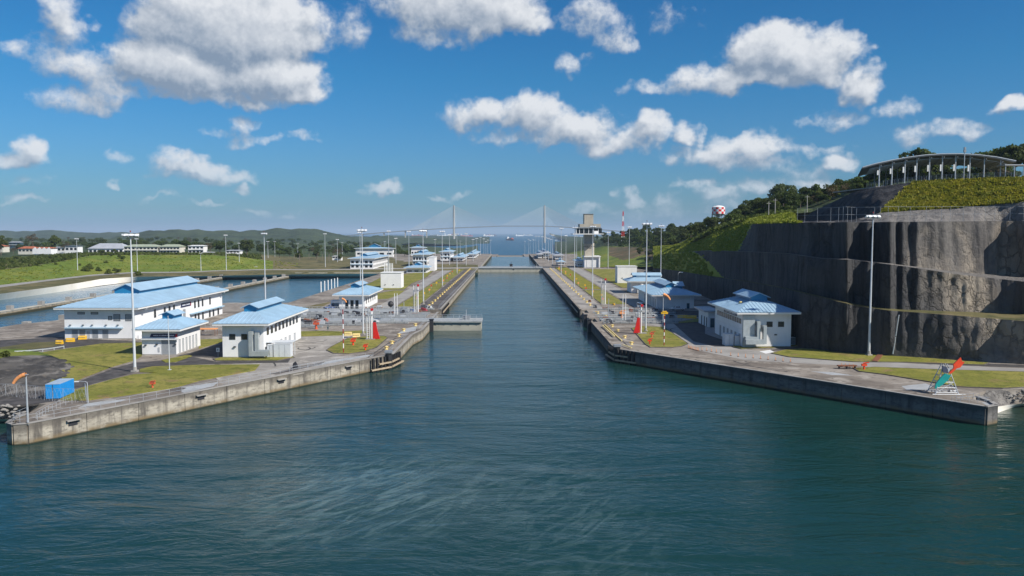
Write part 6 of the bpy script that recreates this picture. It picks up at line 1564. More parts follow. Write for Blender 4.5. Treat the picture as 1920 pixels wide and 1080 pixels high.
for nm, px, pyt, sp in (('left', 851, 385, (768, 934)), ('right', 1021, 385, (940, 1102))):
    t_ = BP(px, pyt); X = t_.x; mb = MB()
    mb.tube((X, -15, -29), (X, -8, BP(px, 427).z), 6.5, 5.5, 8); mb.tube((X, 15, -29), (X, 8, BP(px, 427).z), 6.5, 5.5, 8)
    mb.tube((X, -8, BP(px, 427).z), (X, 0, BP(px, 408).z), 5.5, 5.5, 8); mb.tube((X, 8, BP(px, 427).z), (X, 0, BP(px, 408).z), 5.5, 5.5, 8); mb.tube((X, 0, BP(px, 408).z), (X, 0, t_.z), 6.2, 4.2, 8)
    py_ = mb.build('pylon', 'pylon_concrete', br)
    mb = MB()
    for s_ in (0, 1):
        for i in range(1, 19):
            f_ = i / 18; ex = lerp(px, sp[s_], f_); ey = interp([(a, b_) for a, b_ in deck], ex)[0]
            e_ = BP(ex, ey); z_ = lerp(BP(px, 406).z, t_.z - 2, f_)
            for dy in (-9, 9): mb.tube((X, 0, z_), (e_.x, dy, e_.z + 2), .6, n=3, cap=False)
    mb.build('stay_cables', 'cable_white', py_, stuff=True)
for px in (600, 640, 680, 720, 760, 800, 1110, 1150):
    p = BP(px, interp([(a, b_) for a, b_ in deck], px)[0]); mb = MB(); mb.box(p.x - 3, p.x + 3, -7, 7, -29, p.z - 2.6); mb.build('pier', 'pylon_concrete', br)
# ------------------------------------------------------------------ ships at anchor
def ship(px, Y, L, label, hull='hull_dark', k=1.0, boxes=0, rz=0.0, group='ships at anchor beyond the bridge'):
    q = GY(px, 500, Y); t = thing('cargo_ship', (q.x, Y, -29), label, 'ship', group, rz); W_ = L * .15; H_ = L * .075 * k
    mb = MB(); pr = [(-L / 2, -W_ / 2), (L * .36, -W_ / 2), (L / 2, 0), (L * .36, W_ / 2), (-L / 2, W_ / 2)]; mb.prism(pr, -1, H_); mb.build('hull', hull, t)
    mb = MB(); mb.box(-L * .46, -L * .34, -W_ * .42, W_ * .42, H_ + .01, H_ + L * .10); mb.box(-L * .43, -L * .39, -W_ * .12, W_ * .12, H_ + L * .10, H_ + L * .15); mb.build('superstructure', 'white_paint', t)
    for i in range(boxes):
        mb = MB(); x = -L * .26 + i * L * .6 / max(1, boxes); mb.box(x, x + L * .5 / max(1, boxes), -W_ * .45, W_ * .45, H_ + .01, H_ + L * .04 * (1 + (i % 3) * .4)); mb.build('cargo', random.choice(['fascia_white', 'hull_red', 'old_concrete']), t)
    return t
ship(957, 6000, 120, 'red and white ship sailing toward the locks between the bridge pylons', 'hull_red', 1.3, 3, rz=-1.15, group=None)
ship(916, 13000, 180, 'white ship anchored left of the sailing one on the horizon', 'fascia_white', 1.0, 4, .3); ship(924, 14500, 150, 'pale ship anchored just right of the white one on the horizon', 'hull_dark', 1.0, 3, -.2)
ship(875, 12500, 200, 'long dark ship on the horizon just right of the left pylon', 'hull_red', 1.0, 5, .15); ship(845, 14000, 230, 'white hulled ship on the horizon crossing behind the left pylon', 'fascia_white', 1.1, 4, .1)
ship(974, 13500, 150, 'white ship on the horizon between the sailing ship and the right pylon', 'fascia_white', 1.0, 2, .4); ship(990, 15000, 190, 'low pale ship on the horizon left of the right pylon', 'fascia_white', .8, 3, -.1)
ship(783, 13500, 200, 'pale ship on the horizon left of the left pylon', 'hull_red', .9, 4, .2); ship(828, 13000, 150, 'small white ship on the horizon near the left pylon foot', 'fascia_white', 1.0, 2, .2); ship(815, 15000, 160, 'small dark ship leftmost near the wooded shore', 'hull_dark', 1.0, 2, .1)
# ------------------------------------------------------------------ water tank, radio mast
def elev(px, Y, py): return GY(px, py, Y).z
Yt = 860; q = GY(1347, 400, Yt); zt0, zt1, zb = elev(1347, Yt, 401), elev(1347, Yt, 388.5), elev(1347, Yt, 424)
wt_ = thing('water_tank', (q.x, Yt, zb), 'red and white checkered water tank on legs above the ridge trees', 'water tank'); rT = 12.0 * Yt / F; hT = zt1 - zt0
for rr_ in range(3):
    for i in range(14):
        a0_, a1_ = 2 * math.pi * i / 14, 2 * math.pi * (i + 1) / 14; z0, z1 = zt0 - zb + hT * rr_ / 3, zt0 - zb + hT * (rr_ + 1) / 3; mb = MB()
        mb.add([(rT * math.cos(a), rT * math.sin(a), z) for z in (z0, z1) for a in (a0_, (a0_ + a1_) / 2, a1_)], [(0, 1, 4, 3), (1, 2, 5, 4)]); mb.build('tank_panel', 'red_paint' if (i + rr_) % 2 else 'white_paint', wt_)
mb = MB(); mb.lathe([(rT, 0), (rT * .6, 1.4), (.1, 2.0)], 0, 0, 14, zt1 - zb); mb.build('tank_roof', 'fascia_white', wt_)
mb = MB(); mb.lathe([(.8, -3.5), (rT * .7, -1.5), (rT, 0)], 0, 0, 14, zt0 - zb - .01); mb.build('tank_bottom', 'steel_grey', wt_)
for i in range(8):
    a = 2 * math.pi * i / 8; mb = MB(); mb.tube((rT * math.cos(a), rT * math.sin(a), zt0 - zb), (rT * 1.08 * math.cos(a), rT * 1.08 * math.sin(a), -6), .35, n=6); mb.build('leg', 'steel_grey', wt_)
mb = MB(); mb.tube((0, 0, -6), (0, 0, zt0 - zb - 3), .8, n=8); mb.build('riser', 'steel_grey', wt_)
Ya = 1100; q = GY(1168, 440, Ya); za, zb_ = elev(1168, Ya, 396), elev(1168, Ya, 462); an = thing('radio_mast', (q.x, Ya, zb_), 'thin red and white radio mast on the hill right of the control tower', 'radio mast')
for i in range(7):
    f0_, f1_ = i / 7, (i + 1) / 7; H_ = za - zb_; mb = MB(); w0, w1 = lerp(2.0, .4, f0_), lerp(2.0, .4, f1_)
    for sx in (-1, 1):
        for sy in (-1, 1): mb.tube((sx * w0, sy * w0, H_ * f0_), (sx * w1, sy * w1, H_ * f1_), .28, n=4)
    mb.tube((-w0, -w0, H_ * f0_), (w1, -w1, H_ * f1_), .2, n=4); mb.tube((w0, -w0, H_ * f0_), (-w1, -w1, H_ * f1_), .2, n=4); mb.build('lattice_section', 'white_paint' if i % 2 else 'red_paint', an)
# ------------------------------------------------------------------ pavilion on the cliff
YP = 285.0; ZF = 47.0
arc = [(1617, 316), (1640, 309.5), (1670, 303), (1700, 297.5), (1735, 293), (1765, 291), (1800, 290.5), (1835, 292.5), (1870, 297), (1905, 304)]
pv = thing('pavilion', (GY(1760, 340, YP).x, YP, ZF), 'open sided pavilion with a long curved grey roof on top of the cliff', 'pavilion')
def PV(px, py, Y=YP): q = GY(px, py, YP); return Vector((q.x - pv.location.x, Y - YP, q.z - ZF))
A_ = [PV(*p) for p in arc]; fine = densify(A_, 40); DP = 36.0
mb = MB()
for a, b_ in zip(fine, fine[1:]):
    mb.add([(a.x, 0, a.z), (b_.x, 0, b_.z), (b_.x + 14, DP, b_.z - .4), (a.x + 14, DP, a.z - .4), (a.x, 0, a.z + .6), (b_.x, 0, b_.z + .6), (b_.x + 14, DP, b_.z + .2), (a.x + 14, DP, a.z + .2)], [(0, 1, 2, 3), (7, 6, 5, 4), (0, 4, 5, 1), (2, 6, 7, 3)])
mb.build('roof', 'roof_dark', pv)
mb = MB()
for a, b_ in zip(fine, fine[1:]): mb.add([(a.x, -.12, a.z + .38), (b_.x, -.12, b_.z + .38), (b_.x, -.12, b_.z + .62), (a.x, -.12, a.z + .62), (a.x, -.003, a.z + .38), (b_.x, -.003, b_.z + .38), (b_.x, -.003, b_.z + .62), (a.x, -.003, a.z + .62)], [(0, 1, 2, 3), (3, 2, 6, 7), (0, 4, 5, 1)])
mb.build('roof_edge', 'galvanised', pv)
def roofz(x):
    for a, b_ in zip(fine, fine[1:]):
        if x <= b_.x: return lerp(a.z, b_.z, (x - a.x) / (b_.x - a.x))
    return fine[-1].z
for px in (1652, 1676, 1700, 1722, 1746, 1770, 1795, 1822, 1849, 1880):
    x = PV(px, 340).x
    mb = MB(); mb.tube((x, 1.6, -.5), (x, 1.6, roofz(x)), .22, n=8); c_ = mb.build('column', 'galvanised', pv)
    mb = MB(); mb.tube((x + 13, DP - 2, -.5), (x + 13, DP - 2, roofz(x) - .45), .2, n=8); mb.build('column', 'steel_grey', pv)
    mb = MB(); z_ = roofz(x) - .75; mb.add([(x - .12, .3, z_), (x + .12, .3, z_), (x + 13.8, DP - .5, z_ - .35), (x + 13.5, DP - .5, z_ - .35), (x - .12, .3, z_ + .33), (x + .12, .3, z_ + .33), (x + 13.8, DP - .5, z_ - .02), (x + 13.5, DP - .5, z_ - .02)], [(0, 3, 2, 1), (4, 5, 6, 7), (0, 1, 5, 4), (1, 2, 6, 5), (2, 3, 7, 6), (3, 0, 4, 7)]); mb.build('rafter', 'steel_grey', pv)
    if px < 1830:
        mb = MB(); mb.box(x - .8, x - .35, 1.4, 1.8, roofz(x) * .48, roofz(x) * .70); mb.build('speaker_box', 'white_paint', pv)
for i in range(7):
    y = 2.5 + i * 4.6; a, b_ = fine[2 + i], fine[-4 - i]; mb = MB()
    for u, v in zip([p + Vector((y * .389, 0, 0)) for p in fine[2:-3]], [p + Vector((y * .389, 0, 0)) for p in fine[3:-2]]): mb.add([(u.x, y, u.z - .95), (v.x, y, v.z - .95), (v.x, y + .25, v.z - .95), (u.x, y + .25, u.z - .95), (u.x, y, u.z - .76), (v.x, y, v.z - .76), (v.x, y + .25, v.z - .76), (u.x, y + .25, u.z - .76)], [(0, 1, 2, 3), (0, 4, 5, 1), (2, 6, 7, 3)])
    mb.build('purlin', 'galvanised', pv)
mb = MB(); x0_, x1_ = PV(1640, 340).x, PV(1915, 340).x; mb.box(x0_, x1_, -1.0, DP + 1, -.9, -.5); mb.build('floor', 'road_concrete', pv)
for i in range(4):
    mb = MB(); x_ = PV(1665 + i * 52, 340).x; mb.box(x_, x_ + 6, 5, 5.6, -.5, .1).box(x_, x_ + 6, 8, 8.6, -.5, .1); mb.build('bench', 'door_pale', pv)
p2 = thing('side_canopy', (GY(1883, 340, 282).x, 282, ZF), 'small flat canopy on posts at the right end of the pavilion', 'canopy'); hh_ = elev(1890, 282, 310) - ZF
mb = MB(); mb.box(0, 18, 0, 5, hh_, hh_ + .35); mb.build('roof', 'roof_grey', p2)
for x_ in (.5, 3.6, 6.9, 12): mb = MB(); mb.tube((x_, .4, -.6), (x_, .4, hh_), .16, n=7); mb.build('post', 'galvanised', p2)
edge = [GY(x, interp([(1500, 414), (1625, 352.5), (1640, 350), (1690, 343.5), (1750, 337.6), (1820, 335), (1920, 332)], x)[0], interp([(1625, 281), (1640, 279.4), (1690, 269.6), (1750, 261.6), (1820, 253.6), (1920, 242.6)], x)[0]) for x in range(1625, 1990, 12)]
fence('railing', [tuple(v) for v in edge], 1.6, 'dark pedestrian railing along the edge of the pavilion terrace', 'railing', rails=(1, .75, .5, .25), gap=1.5, post_r=.05, mat_='steel_grey', zs=1)
q = GY(1807, 333, 270); cp = thing('camera_pole', (q.x, 270, q.z), 'tall pole with camera head standing before the pavilion roof', 'pole'); hq = elev(1807, 270, 279) - q.z
mb = MB(); mb.tube((0, 0, -2), (0, 0, hq), .17, .12, 8); mb.build('pole', 'galvanised', cp); mb = MB(); mb.box(-.35, .35, -.3, .3, hq - 1.2, hq - .3).box(-.25, .25, -.3, .3, hq - .2, hq + .5); mb.build('camera_head', 'steel_grey', cp)
for i, (px, pb, pt, Y) in enumerate(((1441, 405, 378, 335), (1453, 404, 372, 338), (1513, 401, 366, 352))):
    q = GY(px, pb, Y); mb = MB(); mb.tube((0, 0, -2), (0, 0, elev(px, Y, pt) - q.z), .2, .13, 7).box(-.9, .9, -.06, .06, elev(px, Y, pt) - q.z - .8, elev(px, Y, pt) - q.z - .65)
    o = mb.build('utility_pole', 'pylon_concrete', loc=q); tag(o, ['left of two neighbouring poles before the ridge woods', 'taller right one of two neighbouring poles before the woods', 'lone pole beside the dark slope under the pavilion'][i], 'utility pole', 'poles before the ridge woods')

# ------------------------------------------------------------------ houses on the left plateau
def house(px0, px1, pyb, pye, label, z, roofm, wall='cream_wall', rise=2.6, D_=12, wins=6, two=False, ov=.9, gable=False):
    a, b_ = G(px0, pyb, z), G(px1, pyb, z); H_ = ztop(a.y, pye) - z; W_ = b_.x - a.x
    t = thing('house', (a.x, a.y, z), label, 'house'); mb = MB(); mb.box(0, W_, 0, D_, -2, H_); mb.build('wall', wall, t)
    mb = MB(); hip(mb, -ov, W_ + ov, -ov, D_ + ov, H_ + .003, W_ * .18, W_ * .82, D_ * .46, D_ * .54, H_ + rise); mb.build('roof', roofm, t)
    for f_ in range(2 if two else 1):
        for i in range(wins):
            u = W_ * (i + .5) / wins; opening(t, 'window', 'f', 0, 0, u - W_ / wins * .3, u + W_ / wins * .3, H_ * (.18 + .48 * f_) if two else H_ * .3, H_ * (.38 + .48 * f_) if two else H_ * .7, 'glass_dark', fw=.08)
    if two: mb = MB(); mb.box(.2, W_ - .2, -1.2, -.003, H_ * .5, H_ * .56); mb.build('gallery', 'fascia_white', t)
    return t
house(17, 38, 464, 454.5, 'narrow tall house with pale slanting roof at the far left', 9, 'roof_grey', 'glass_blue', 1.2, 8, 3, True)
h_ = house(34, 62, 473.5, 466, 'low house with long red tiled roof at the far left', 9, 'roof_tile_red', 'cream_wall', 2.2, 14, 4)
h_ = house(62, 97, 474.5, 465.5, 'white house with several small gables under red tiles', 9, 'roof_tile_red', 'white_wall', 1.2, 10, 6)
for i in range(4):
    w__ = (G(97, 474.5, 9).x - G(62, 474.5, 9).x) / 4; H_ = 4.6; mb = MB(); mb.add([(i * w__, -1.0, -1), ((i + 1) * w__ - .1, -1.0, -1), ((i + 1) * w__ - .1, -1.0, H_ - .6), ((i + .5) * w__, -1.0, H_ + 1.2), (i * w__, -1.0, H_ - .6), (i * w__, 0, -1), ((i + 1) * w__ - .1, 0, -1), ((i + 1) * w__ - .1, 0, H_ - .6), ((i + .5) * w__, 0, H_ + 1.2), (i * w__, 0, H_ - .6)], [(0, 1, 2, 3, 4), (0, 5, 6, 1), (1, 6, 7, 2), (2, 7, 8, 3), (3, 8, 9, 4), (4, 9, 5, 0)]); mb.build('gable', 'white_wall', h_)
house(100, 122, 472, 464, 'white house with dark porch left of the far lamp mast', 9, 'roof_grey', 'white_wall', .8, 10, 3); house(122, 146, 472, 461.5, 'flat roofed white house crossed by the far lamp mast', 9.5, 'roof_dark', 'white_wall', .6, 10, 3)
house(166, 231, 475.5, 466, 'large house with broad grey hipped roof on the plateau', 9.5, 'roof_grey', 'white_wall', 5.0, 22, 8)
house(233, 296, 476, 462.5, 'long two storey house with green roof on the plateau, left one', 9.5, 'roof_green', 'cream_wall', 2.2, 14, 9, True); house(300, 337, 476, 462.5, 'two storey house with green roof on the plateau, right one', 9.5, 'roof_green', 'cream_wall', 2.2, 14, 6, True)
house(353, 382, 475.5, 461, 'white three level house right of the round dark tree', 9.5, 'fascia_white', 'white_wall', .8, 10, 4, True); house(384, 399, 476, 473, 'low white annex beside the three level house', 9.5, 'fascia_white', 'white_wall', .3, 6, 3)
house(424, 450, 475, 470, 'small white house half hidden in trees on the plateau', 9, 'roof_grey', 'white_wall', .8, 8, 4); house(623, 640, 485, 480.5, 'little white hut before the far woods', 2.5, 'fascia_white', 'white_wall', .5, 6, 3); house(-60, 6, 470, 462, 'house with red roof cut by the left frame edge', 9, 'roof_tile_red', 'cream_wall', 2.4, 12, 5)

# ------------------------------------------------------------------ trees
def crown_mesh(seed, R_, H_, z0, K, n, leaf, matn, spread=1.0, flat=.75, droop=0):
    rg = np.random.default_rng(seed); cs = []
    while len(cs) < K:
        c = rg.uniform(-1, 1, 3)
        if (c ** 2).sum() < 1: cs.append(c * [R_ * .68 * spread, R_ * .68 * spread, H_ * .36] + [0, 0, z0 + H_ * .5])
    V = []
    for c in cs:
        r = R_ * rg.uniform(.26, .46)
        d = rg.normal(size=(n, 3)); d /= np.linalg.norm(d, axis=1)[:, None]; d[:, 2] = np.where(d[:, 2] < -.35, -d[:, 2], d[:, 2])
        P_ = c + d * [r, r, r * flat] * rg.uniform(.72, 1.12, (n, 1))
        nn = d + rg.normal(size=(n, 3)) * .55; nn /= np.linalg.norm(nn, axis=1)[:, None]
        a = np.cross(nn, rg.normal(size=(n, 3))); a /= np.linalg.norm(a, axis=1)[:, None]; b__ = np.cross(nn, a)
        s_ = leaf * rg.uniform(.6, 1.3, (n, 1)); q_ = leaf * rg.uniform(.4, .8, (n, 1))
        V.append(np.stack([P_ - a * s_, P_ + b__ * q_, P_ + a * s_, P_ - b__ * q_], 1).reshape(-1, 3))
    V = np.concatenate(V); N = len(V) // 4
    me = bpy.data.meshes.new('crown'); me.vertices.add(N * 4); me.loops.add(N * 4); me.polygons.add(N)
    me.vertices.foreach_set('co', V.astype(np.float32).ravel()); me.loops.foreach_set('vertex_index', np.arange(N * 4, dtype=np.int32))
    me.polygons.foreach_set('loop_start', np.arange(0, N * 4, 4, dtype=np.int32)); me.polygons.foreach_set('loop_total', np.full(N, 4, dtype=np.int32))
    me.materials.append(M[matn]); me.update(); return me, cs
def trunk_mesh(seed, h, cs, r, matn='bark'):
    rg = random.Random(seed); mb = MB(); top = Vector((rg.uniform(-.4, .4), rg.uniform(-.4, .4), h * .55))
    mid = Vector((rg.uniform(-.2, .2), rg.uniform(-.2, .2), h * .3)); mb.tube((0, 0, -1.5), mid, r, r * .75, 7); mb.tube(mid, top, r * .75, r * .5, 7)
    for c in cs[:8]: mb.tube(mid.lerp(top, rg.uniform(.3, 1)), Vector(c), r * .35, r * .1, 5)
    return mb.mesh('trunk', matn)
TV = {}
def variant(key, seed, R_, H_, z0, K, n, leaf, matn, **kw):
    me, cs = crown_mesh(seed, R_, H_, z0, K, n, leaf, matn, **kw); TV[key] = (me, trunk_mesh(seed, z0 + H_, cs, max(.18, R_ * .055)))
variant('dense0', 1, 5.2, 8.5, 2.6, 20, 95, .50, 'leaf_dark'); variant('dense1', 2, 6.0, 7.5, 3.2, 22, 95, .52, 'leaf_dark', flat=.6); variant('dense2', 3, 4.4, 9.5, 2.2, 18, 95, .48, 'leaf_mid')
variant('mid0', 4, 5.0, 6.5, 2.2, 16, 90, .50, 'leaf_mid'); variant('mid1', 5, 6.4, 6.0, 3.4, 20, 80, .5, 'leaf_mid', flat=.5); variant('bare', 6, 5.0, 7.0, 3.0, 14, 40, .34, 'leaf_brown'); variant('open', 7, 5.6, 7.5, 4.2, 11, 75, .5, 'leaf_dark', spread=1.15)
variant('bush0', 8, 2.2, 2.2, -.2, 9, 60, .30, 'leaf_shrub'); variant('bush1', 9, 2.6, 1.8, -.3, 9, 60, .32, 'leaf_mid')
def tree(p, key, s_, label, group, cat='tree', name='tree'):
    cm, tm = TV[key]; t = thing(name, p, label, cat, group, random.uniform(0, 6.28)); sz = s_ * random.uniform(.9, 1.1); t.scale = (s_, s_, sz)
    ob('trunk', tm, t); ob('crown', cm, t); return t
def palm(p, h, label, group):
    t = thing('palm_tree', p, label, 'palm tree', group); mb = MB(); mb.tube((0, 0, -1), (.3, 0, h), .28, .18, 7); mb.build('trunk', 'palm_bark', t); mb = MB()
    for i in range(16):
        a = i * 2.4; u = Vector((math.cos(a), math.sin(a), 0)); v = Vector((-u.y, u.x, 0)); L = h * .42; e = random.uniform(-.2, .7)
        pts = [Vector((.3, 0, h)) + u * (L * k / 4) + Vector((0, 0, e * L * k / 4 - L * .09 * k * k / 4)) for k in range(5)]
        for k in range(4): w_ = [.15, .5, .55, .35, .05]; mb.add([pts[k] - v * w_[k], pts[k] + v * w_[k], pts[k + 1] + v * w_[k + 1], pts[k + 1] - v * w_[k + 1]], [(0, 1, 2, 3)])
    mb.build('crown', 'leaf_dark', t); return t
TERR = ('hillside', 'country', 'bank', 'plateau', 'grass_mound', 'bench', 'shore', 'far_hill', 'rock_face', 'mound', 'road')
from mathutils.bvhtree import BVHTree
tv, tf = [], []
for o in scn.objects:      # terrain only, so that planting does not land on roofs
    if o.type == 'MESH' and o.get('kind') == 'structure' and o.name.split('.')[0] in TERR:
        k = len(tv); tv += [v.co.copy() for v in o.data.vertices]; tf += [tuple(i + k for i in f.vertices) for f in o.data.polygons]
BV = BVHTree.FromPolygons(tv, tf)
def ground(x, y): return BV.ray_cast(Vector((x, y, 500)), Vector((0, 0, -1)))[0]
rt = random.Random(21)
def place(px, Y, key, s_, label, group=None, cat='tree', name='tree', sink=0):
    q = GY(px, 440, Y); g_ = ground(q.x, Y)
    if g_ is None: return None
    g_.z -= sink; return tree(g_, key, s_, label, group, cat, name)
# notable trees
def at_top(px, Y, pytop, pybase, key, label):   # tree of a given picture height
    q = GY(px, pybase, Y); h = ztop(Y, pytop) - ztop(Y, pybase); me = TV[key][0]
    zmax = max(v.co.z for v in me.vertices) if 'h' not in me else me['h']; me['h'] = zmax
    return tree(q, key, h / zmax, label, None)
at_top(1466, 560, 344, 400, 'dense1', 'tallest dome shaped dark tree on the ridge left of the pavilion')
at_top(1405, 640, 374, 410, 'dense0', 'dark round tree on the ridge right of the water tank')
at_top(1732, 330, 272, 346, 'dense2', 'dark tree whose top shows over the pavilion roof'); at_top(1716, 335, 283, 346, 'open', 'dark tree leaning left over the pavilion roof'); at_top(1660, 340, 308, 350, 'mid0', 'green tree seen under the left end of the pavilion roof')
at_top(1868, 330, 278, 345, 'mid1', 'green tree rising at the right end of the pavilion'); at_top(1902, 320, 268, 340, 'dense0', 'dark tree at the right frame edge behind the pavilion'); at_top(1940, 325, 275, 340, 'dense1', 'dark tree just beyond the right frame edge')
at_top(1630, 345, 322, 352, 'dense0', 'dark tree below the left tip of the pavilion roof'); at_top(1612, 400, 330, 360, 'mid1', 'green tree left of the pavilion terrace')
at_top(346, 800, 451, 476, 'dense1', 'round dark tree beside the white three level house'); at_top(104, 860, 441, 474, 'dense2', 'dark palm like tree above the red roofed houses')
at_top(2, 700, 443, 475, 'dense2', 'dark tree at the left frame edge'); at_top(395, 820, 455, 477, 'bare', 'reddish brown tree on the plateau right of the white house')
at_top(412, 800, 450, 477, 'dense1', 'large dark green tree behind the far lamp mast on the plateau'); at_top(463, 790, 449, 478, 'dense0', 'large dark tree right of the far pair of masts')
at_top(62, 900, 438, 466, 'bare', 'wide bare brown tree above the roofs at the far left')
# ridge woods
GW = ['dense0', 'dense1', 'dense2', 'mid0', 'mid1', 'open', 'bare']
def idx_row(XSx, row, px):
    i = max(0, min(len(XSx) - 2, int((px - XSx[0]) / (XSx[1] - XSx[0])))); return row[i].lerp(row[i + 1], (px - XSx[i]) / (XSx[i + 1] - XSx[i]))
LBL = {'dense': 'dense dark green tree in the woods %s', 'mid': 'lighter green tree in the woods %s', 'open': 'open crowned dark tree in the woods %s', 'bare': 'thin brownish tree in the woods %s', 'bush': 'low shrub %s'}
def lab(key, where): return LBL[key.rstrip('0123456789')] % where
WOOD = []
for i in range(320):
    px = rt.uniform(1128, 1905); a, b_, c_ = idx_row(XH, h0, px), idx_row(XH, h1, px), idx_row(XH, h2, px)
    v = rt.uniform(-.0, 2.02)
    if px > 1265 and v < .35: v += .5
    if px < 1262 and v < 1.0: v = rt.uniform(.95, 2.0)
    p = a.lerp(b_, v) if v < 1 else b_.lerp(c_, v - 1)
    if px > 1600 and p.y < 350: continue
    g_ = ground(p.x, p.y)
    if g_ is None: continue
    key = rt.choice(GW[:5] + GW[:3] + GW[3:]); s_ = rt.uniform(.55, 1.0) if px > 1265 else rt.uniform(.7, 1.1)
    g_.z -= .8
    if i >= 150: WOOD.append((g_, key, s_)); continue
    tree(g_, key, s_, lab(key, 'behind the right cliff'), lab(key, 'behind the right cliff'))
# trees bordering the green slope and behind the control tower
for i in range(18):
    px = rt.uniform(1200, 1255); Y = rt.uniform(600, 760); key = rt.choice(GW[:5]); place(px, Y, key, rt.uniform(.5, .85), lab(key, 'near the right masts'), lab(key, 'near the right masts'), sink=.5)
for i in range(18):
    px = rt.uniform(1096, 1215); Y = rt.uniform(1150, 1700); key = rt.choice(GW[:5]); place(px, Y, key, rt.uniform(.9, 1.4), lab(key, 'on the hill right of the control tower'), lab(key, 'on the hill right of the control tower'), sink=.5)
# left plateau trees around the houses and woods to the right of them
for i in range(36):
    px = rt.uniform(-60, 470); Y = rt.uniform(850, 1150); key = rt.choice(GW); place(px, Y, key, rt.uniform(.7, 1.15), lab(key, 'behind the plateau houses'), lab(key, 'behind the plateau houses'), sink=.5)
for i in range(56):
    px = rt.uniform(455, 760); Y = rt.uniform(800, 1500) if px < 640 else rt.uniform(1000, 1900); key = rt.choice(GW[:5] + GW); place(px, Y, key, rt.uniform(.75, 1.2), lab(key, 'beyond the far masts on the left'), lab(key, 'beyond the far masts on the left'), sink=.5)
for i in range(10): 
    px = rt.uniform(528, 625); Y = rt.uniform(780, 900); q = GY(px, 450, Y); g_ = ground(q.x, Y)
    if g_: palm(g_, rt.uniform(9, 13), 'slender palm before the woods on the left, near the far masts', 'palms before the left woods')
# scrub on the left bank and plateau
for i in range(80):
    px = rt.uniform(-60, 260); Y = rt.uniform(560, 800); key = rt.choice(['bush0', 'bush1', 'bush0', 'mid0']); place(px, Y, key, rt.uniform(.7, 1.6) if key[0] == 'b' else rt.uniform(.3, .5), 'green shrub on the scrubby bank below the left houses', 'shrubs below the left houses', 'shrub', 'shrub', sink=.2)
for i in range(16):
    px = rt.uniform(-90, 22); Y = rt.uniform(168, 186); place(px, Y, rt.choice(['bush0', 'bush1']), rt.uniform(.5, .8), 'green shrub on top of the concrete bank at the left edge', 'shrubs on the left mound', 'shrub', 'shrub')
for i in range(230):
    px = rt.uniform(-60, 800); Y = rt.uniform(1000, 2300); q = GY(px, 440, Y); g_ = ground(q.x, Y)
    if g_: g_.z -= 1; WOOD.append((g_, rt.choice(GW), rt.uniform(.9, 1.5)))
def wood(name, L_, label):
    by = {}
    for g_, key, s_ in L_: by.setdefault(TV[key][0].materials[0].name, []).append((g_, key, s_))
    for mn, l_ in by.items():
        parts_ = []
        for g_, key, s_ in l_:
            me = TV[key][0]; co = np.empty(len(me.vertices) * 3, dtype=np.float32); me.vertices.foreach_get('co', co); co = co.reshape(-1, 4, 3)
            co = co[np.random.default_rng(len(parts_)).random(len(co)) < .5]; a = rt.uniform(0, 6.28); c_, s2 = math.cos(a), math.sin(a); k = co.copy() * s_ 
            m_ = k.mean(1, keepdims=True); k = m_ + (k - m_) * 1.35
            parts_.append(np.stack([k[..., 0] * c_ - k[..., 1] * s2 + g_.x, k[..., 0] * s2 + k[..., 1] * c_ + g_.y, k[..., 2] + g_.z], -1).reshape(-1, 3))
        V = np.concatenate(parts_).astype(np.float32); N = len(V) // 4; me = bpy.data.meshes.new(name); me.vertices.add(N * 4); me.loops.add(N * 4); me.polygons.add(N)
        me.vertices.foreach_set('co', V.ravel()); me.loops.foreach_set('vertex_index', np.arange(N * 4, dtype=np.int32)); me.polygons.foreach_set('loop_start', np.arange(0, N * 4, 4, dtype=np.int32)); me.polygons.foreach_set('loop_total', np.full(N, 4, dtype=np.int32))
        me.materials.append(M[mn]); me.update(); o = link(bpy.data.objects.new(name, me)); tag(o, label, 'woods', kind='stuff')
wood('distant_woods', WOOD, 'dense woods filling the ridge and the country behind the locks')
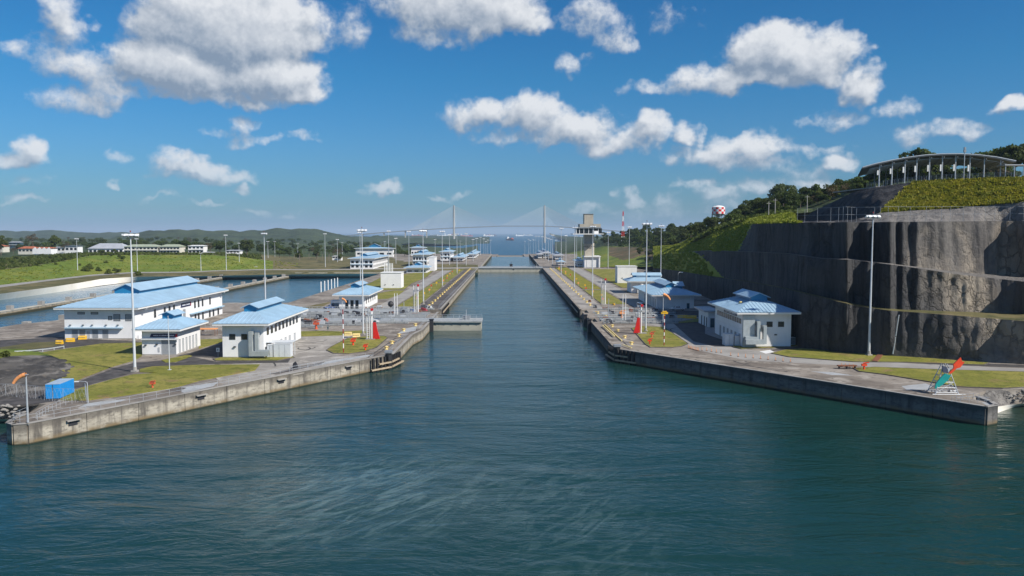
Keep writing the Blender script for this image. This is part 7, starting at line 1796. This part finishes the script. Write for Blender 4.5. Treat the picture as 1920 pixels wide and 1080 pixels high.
# ------------------------------------------------------------------ rough vegetation on the slopes: countless tufts, one object per slope
def tufts(name, rowA, rowB, n, size, matn, seed, label, keep=None):
    rg = np.random.default_rng(seed); V = []; c = 0
    while c < n:
        u, v = rg.random() * (len(rowA) - 1.001), rg.random(); i = int(u)
        p = rowA[i].lerp(rowA[i + 1], u - i).lerp(rowB[i].lerp(rowB[i + 1], u - i), v)
        c += 1
        if keep and not keep(i, v, p): continue
        g_ = ground(p.x, p.y)
        if g_ is None: continue
        s_ = size * rg.uniform(.5, 1.4)
        for k in range(7):
            d = rg.normal(size=3); d[2] = abs(d[2]) + .3; d /= np.linalg.norm(d); o_ = rg.uniform(-.5, .5, 3) * s_ * [1, 1, .2]
            a = np.cross(d, rg.normal(size=3)); a /= np.linalg.norm(a); b0 = np.array(g_) + o_; b0[2] -= .1
            V += [b0 - a * s_ * .28, b0 + a * s_ * .28, b0 + d * s_ * .8 + a * s_ * .2, b0 + d * s_ * .8 - a * s_ * .2]
    V = np.array(V, dtype=np.float32); N = len(V) // 4; me = bpy.data.meshes.new(name); me.vertices.add(N * 4); me.loops.add(N * 4); me.polygons.add(N)
    me.vertices.foreach_set('co', V.ravel()); me.loops.foreach_set('vertex_index', np.arange(N * 4, dtype=np.int32)); me.polygons.foreach_set('loop_start', np.arange(0, N * 4, 4, dtype=np.int32)); me.polygons.foreach_set('loop_total', np.full(N, 4, dtype=np.int32))
    me.materials.append(M[matn]); me.update(); o = link(bpy.data.objects.new(name, me)); tag(o, label, 'vegetation', kind='stuff'); return o
tufts('tall_grass', m1[38:], m2[38:], 12000, .75, 'leaf_tuft_yellow', 1, 'rough yellow green grass covering the slope below the pavilion', keep=lambda i, v, p: XM[min(len(XM) - 1, i + 38)] > 1650 + 60 * v and p.x < 240)
tufts('tall_grass', e3[:92], b3[:92], 4500, .8, 'leaf_tuft', 2, 'rough bright grass on the slope left of the cliff top')
tufts('tall_grass', b1[:56], e2[:56], 3000, .8, 'leaf_tuft', 3, 'rough bright grass spilling down between the cliff tiers', keep=lambda i, v, p: XS[i] < 1350 - 55 * v)
tufts('tall_grass', b2[:72], e3[:72], 3800, .8, 'leaf_tuft', 4, 'rough bright grass on the slope beside the upper cliff tier', keep=lambda i, v, p: XS[i] < 1380 + 28 * v)
tufts('ground_scrub', r3[40:106], r4[40:106], 1400, .8, 'leaf_tuft', 5, 'rough grass and scrub on the green bank behind the basins')
tufts('ground_scrub', h0[44:75], h1[44:75], 2500, 2.0, 'leaf_mid', 6, 'undergrowth beneath the ridge trees behind the right cliff')
tufts('ground_scrub', h1[20:100], h2[20:100], 5000, 2.6, 'leaf_dark', 7, 'undergrowth among the trees higher on the ridge')
tufts('ground_scrub', r4[40:100], r5[40:100], 3500, 1.9, 'leaf_mid', 8, 'scrub around the houses on the left plateau')
# ------------------------------------------------------------------ air
hz = MB(); hz.box(-42000, 42000, -520, 62000, -36, 240); ho = hz.build('haze', 'fascia_white'); ho['kind'] = 'stuff'; ho['label'] = 'thin bluish air over the locks and the bay'; ho.data.materials.clear()
hm = bpy.data.materials.new('haze'); hm.use_nodes = True; hm.node_tree.nodes.clear(); ht = NT(hm.node_tree); pvv = ht.n('ShaderNodeVolumePrincipled'); pvv.inputs['Color'].default_value = (.62, .80, 1, 1); pvv.inputs['Density'].default_value = 5.6e-5; pvv.inputs['Anisotropy'].default_value = .0
hout = ht.n('ShaderNodeOutputMaterial'); ht.L(pvv.outputs[0], hout.inputs['Volume']); ho.data.materials.append(hm)
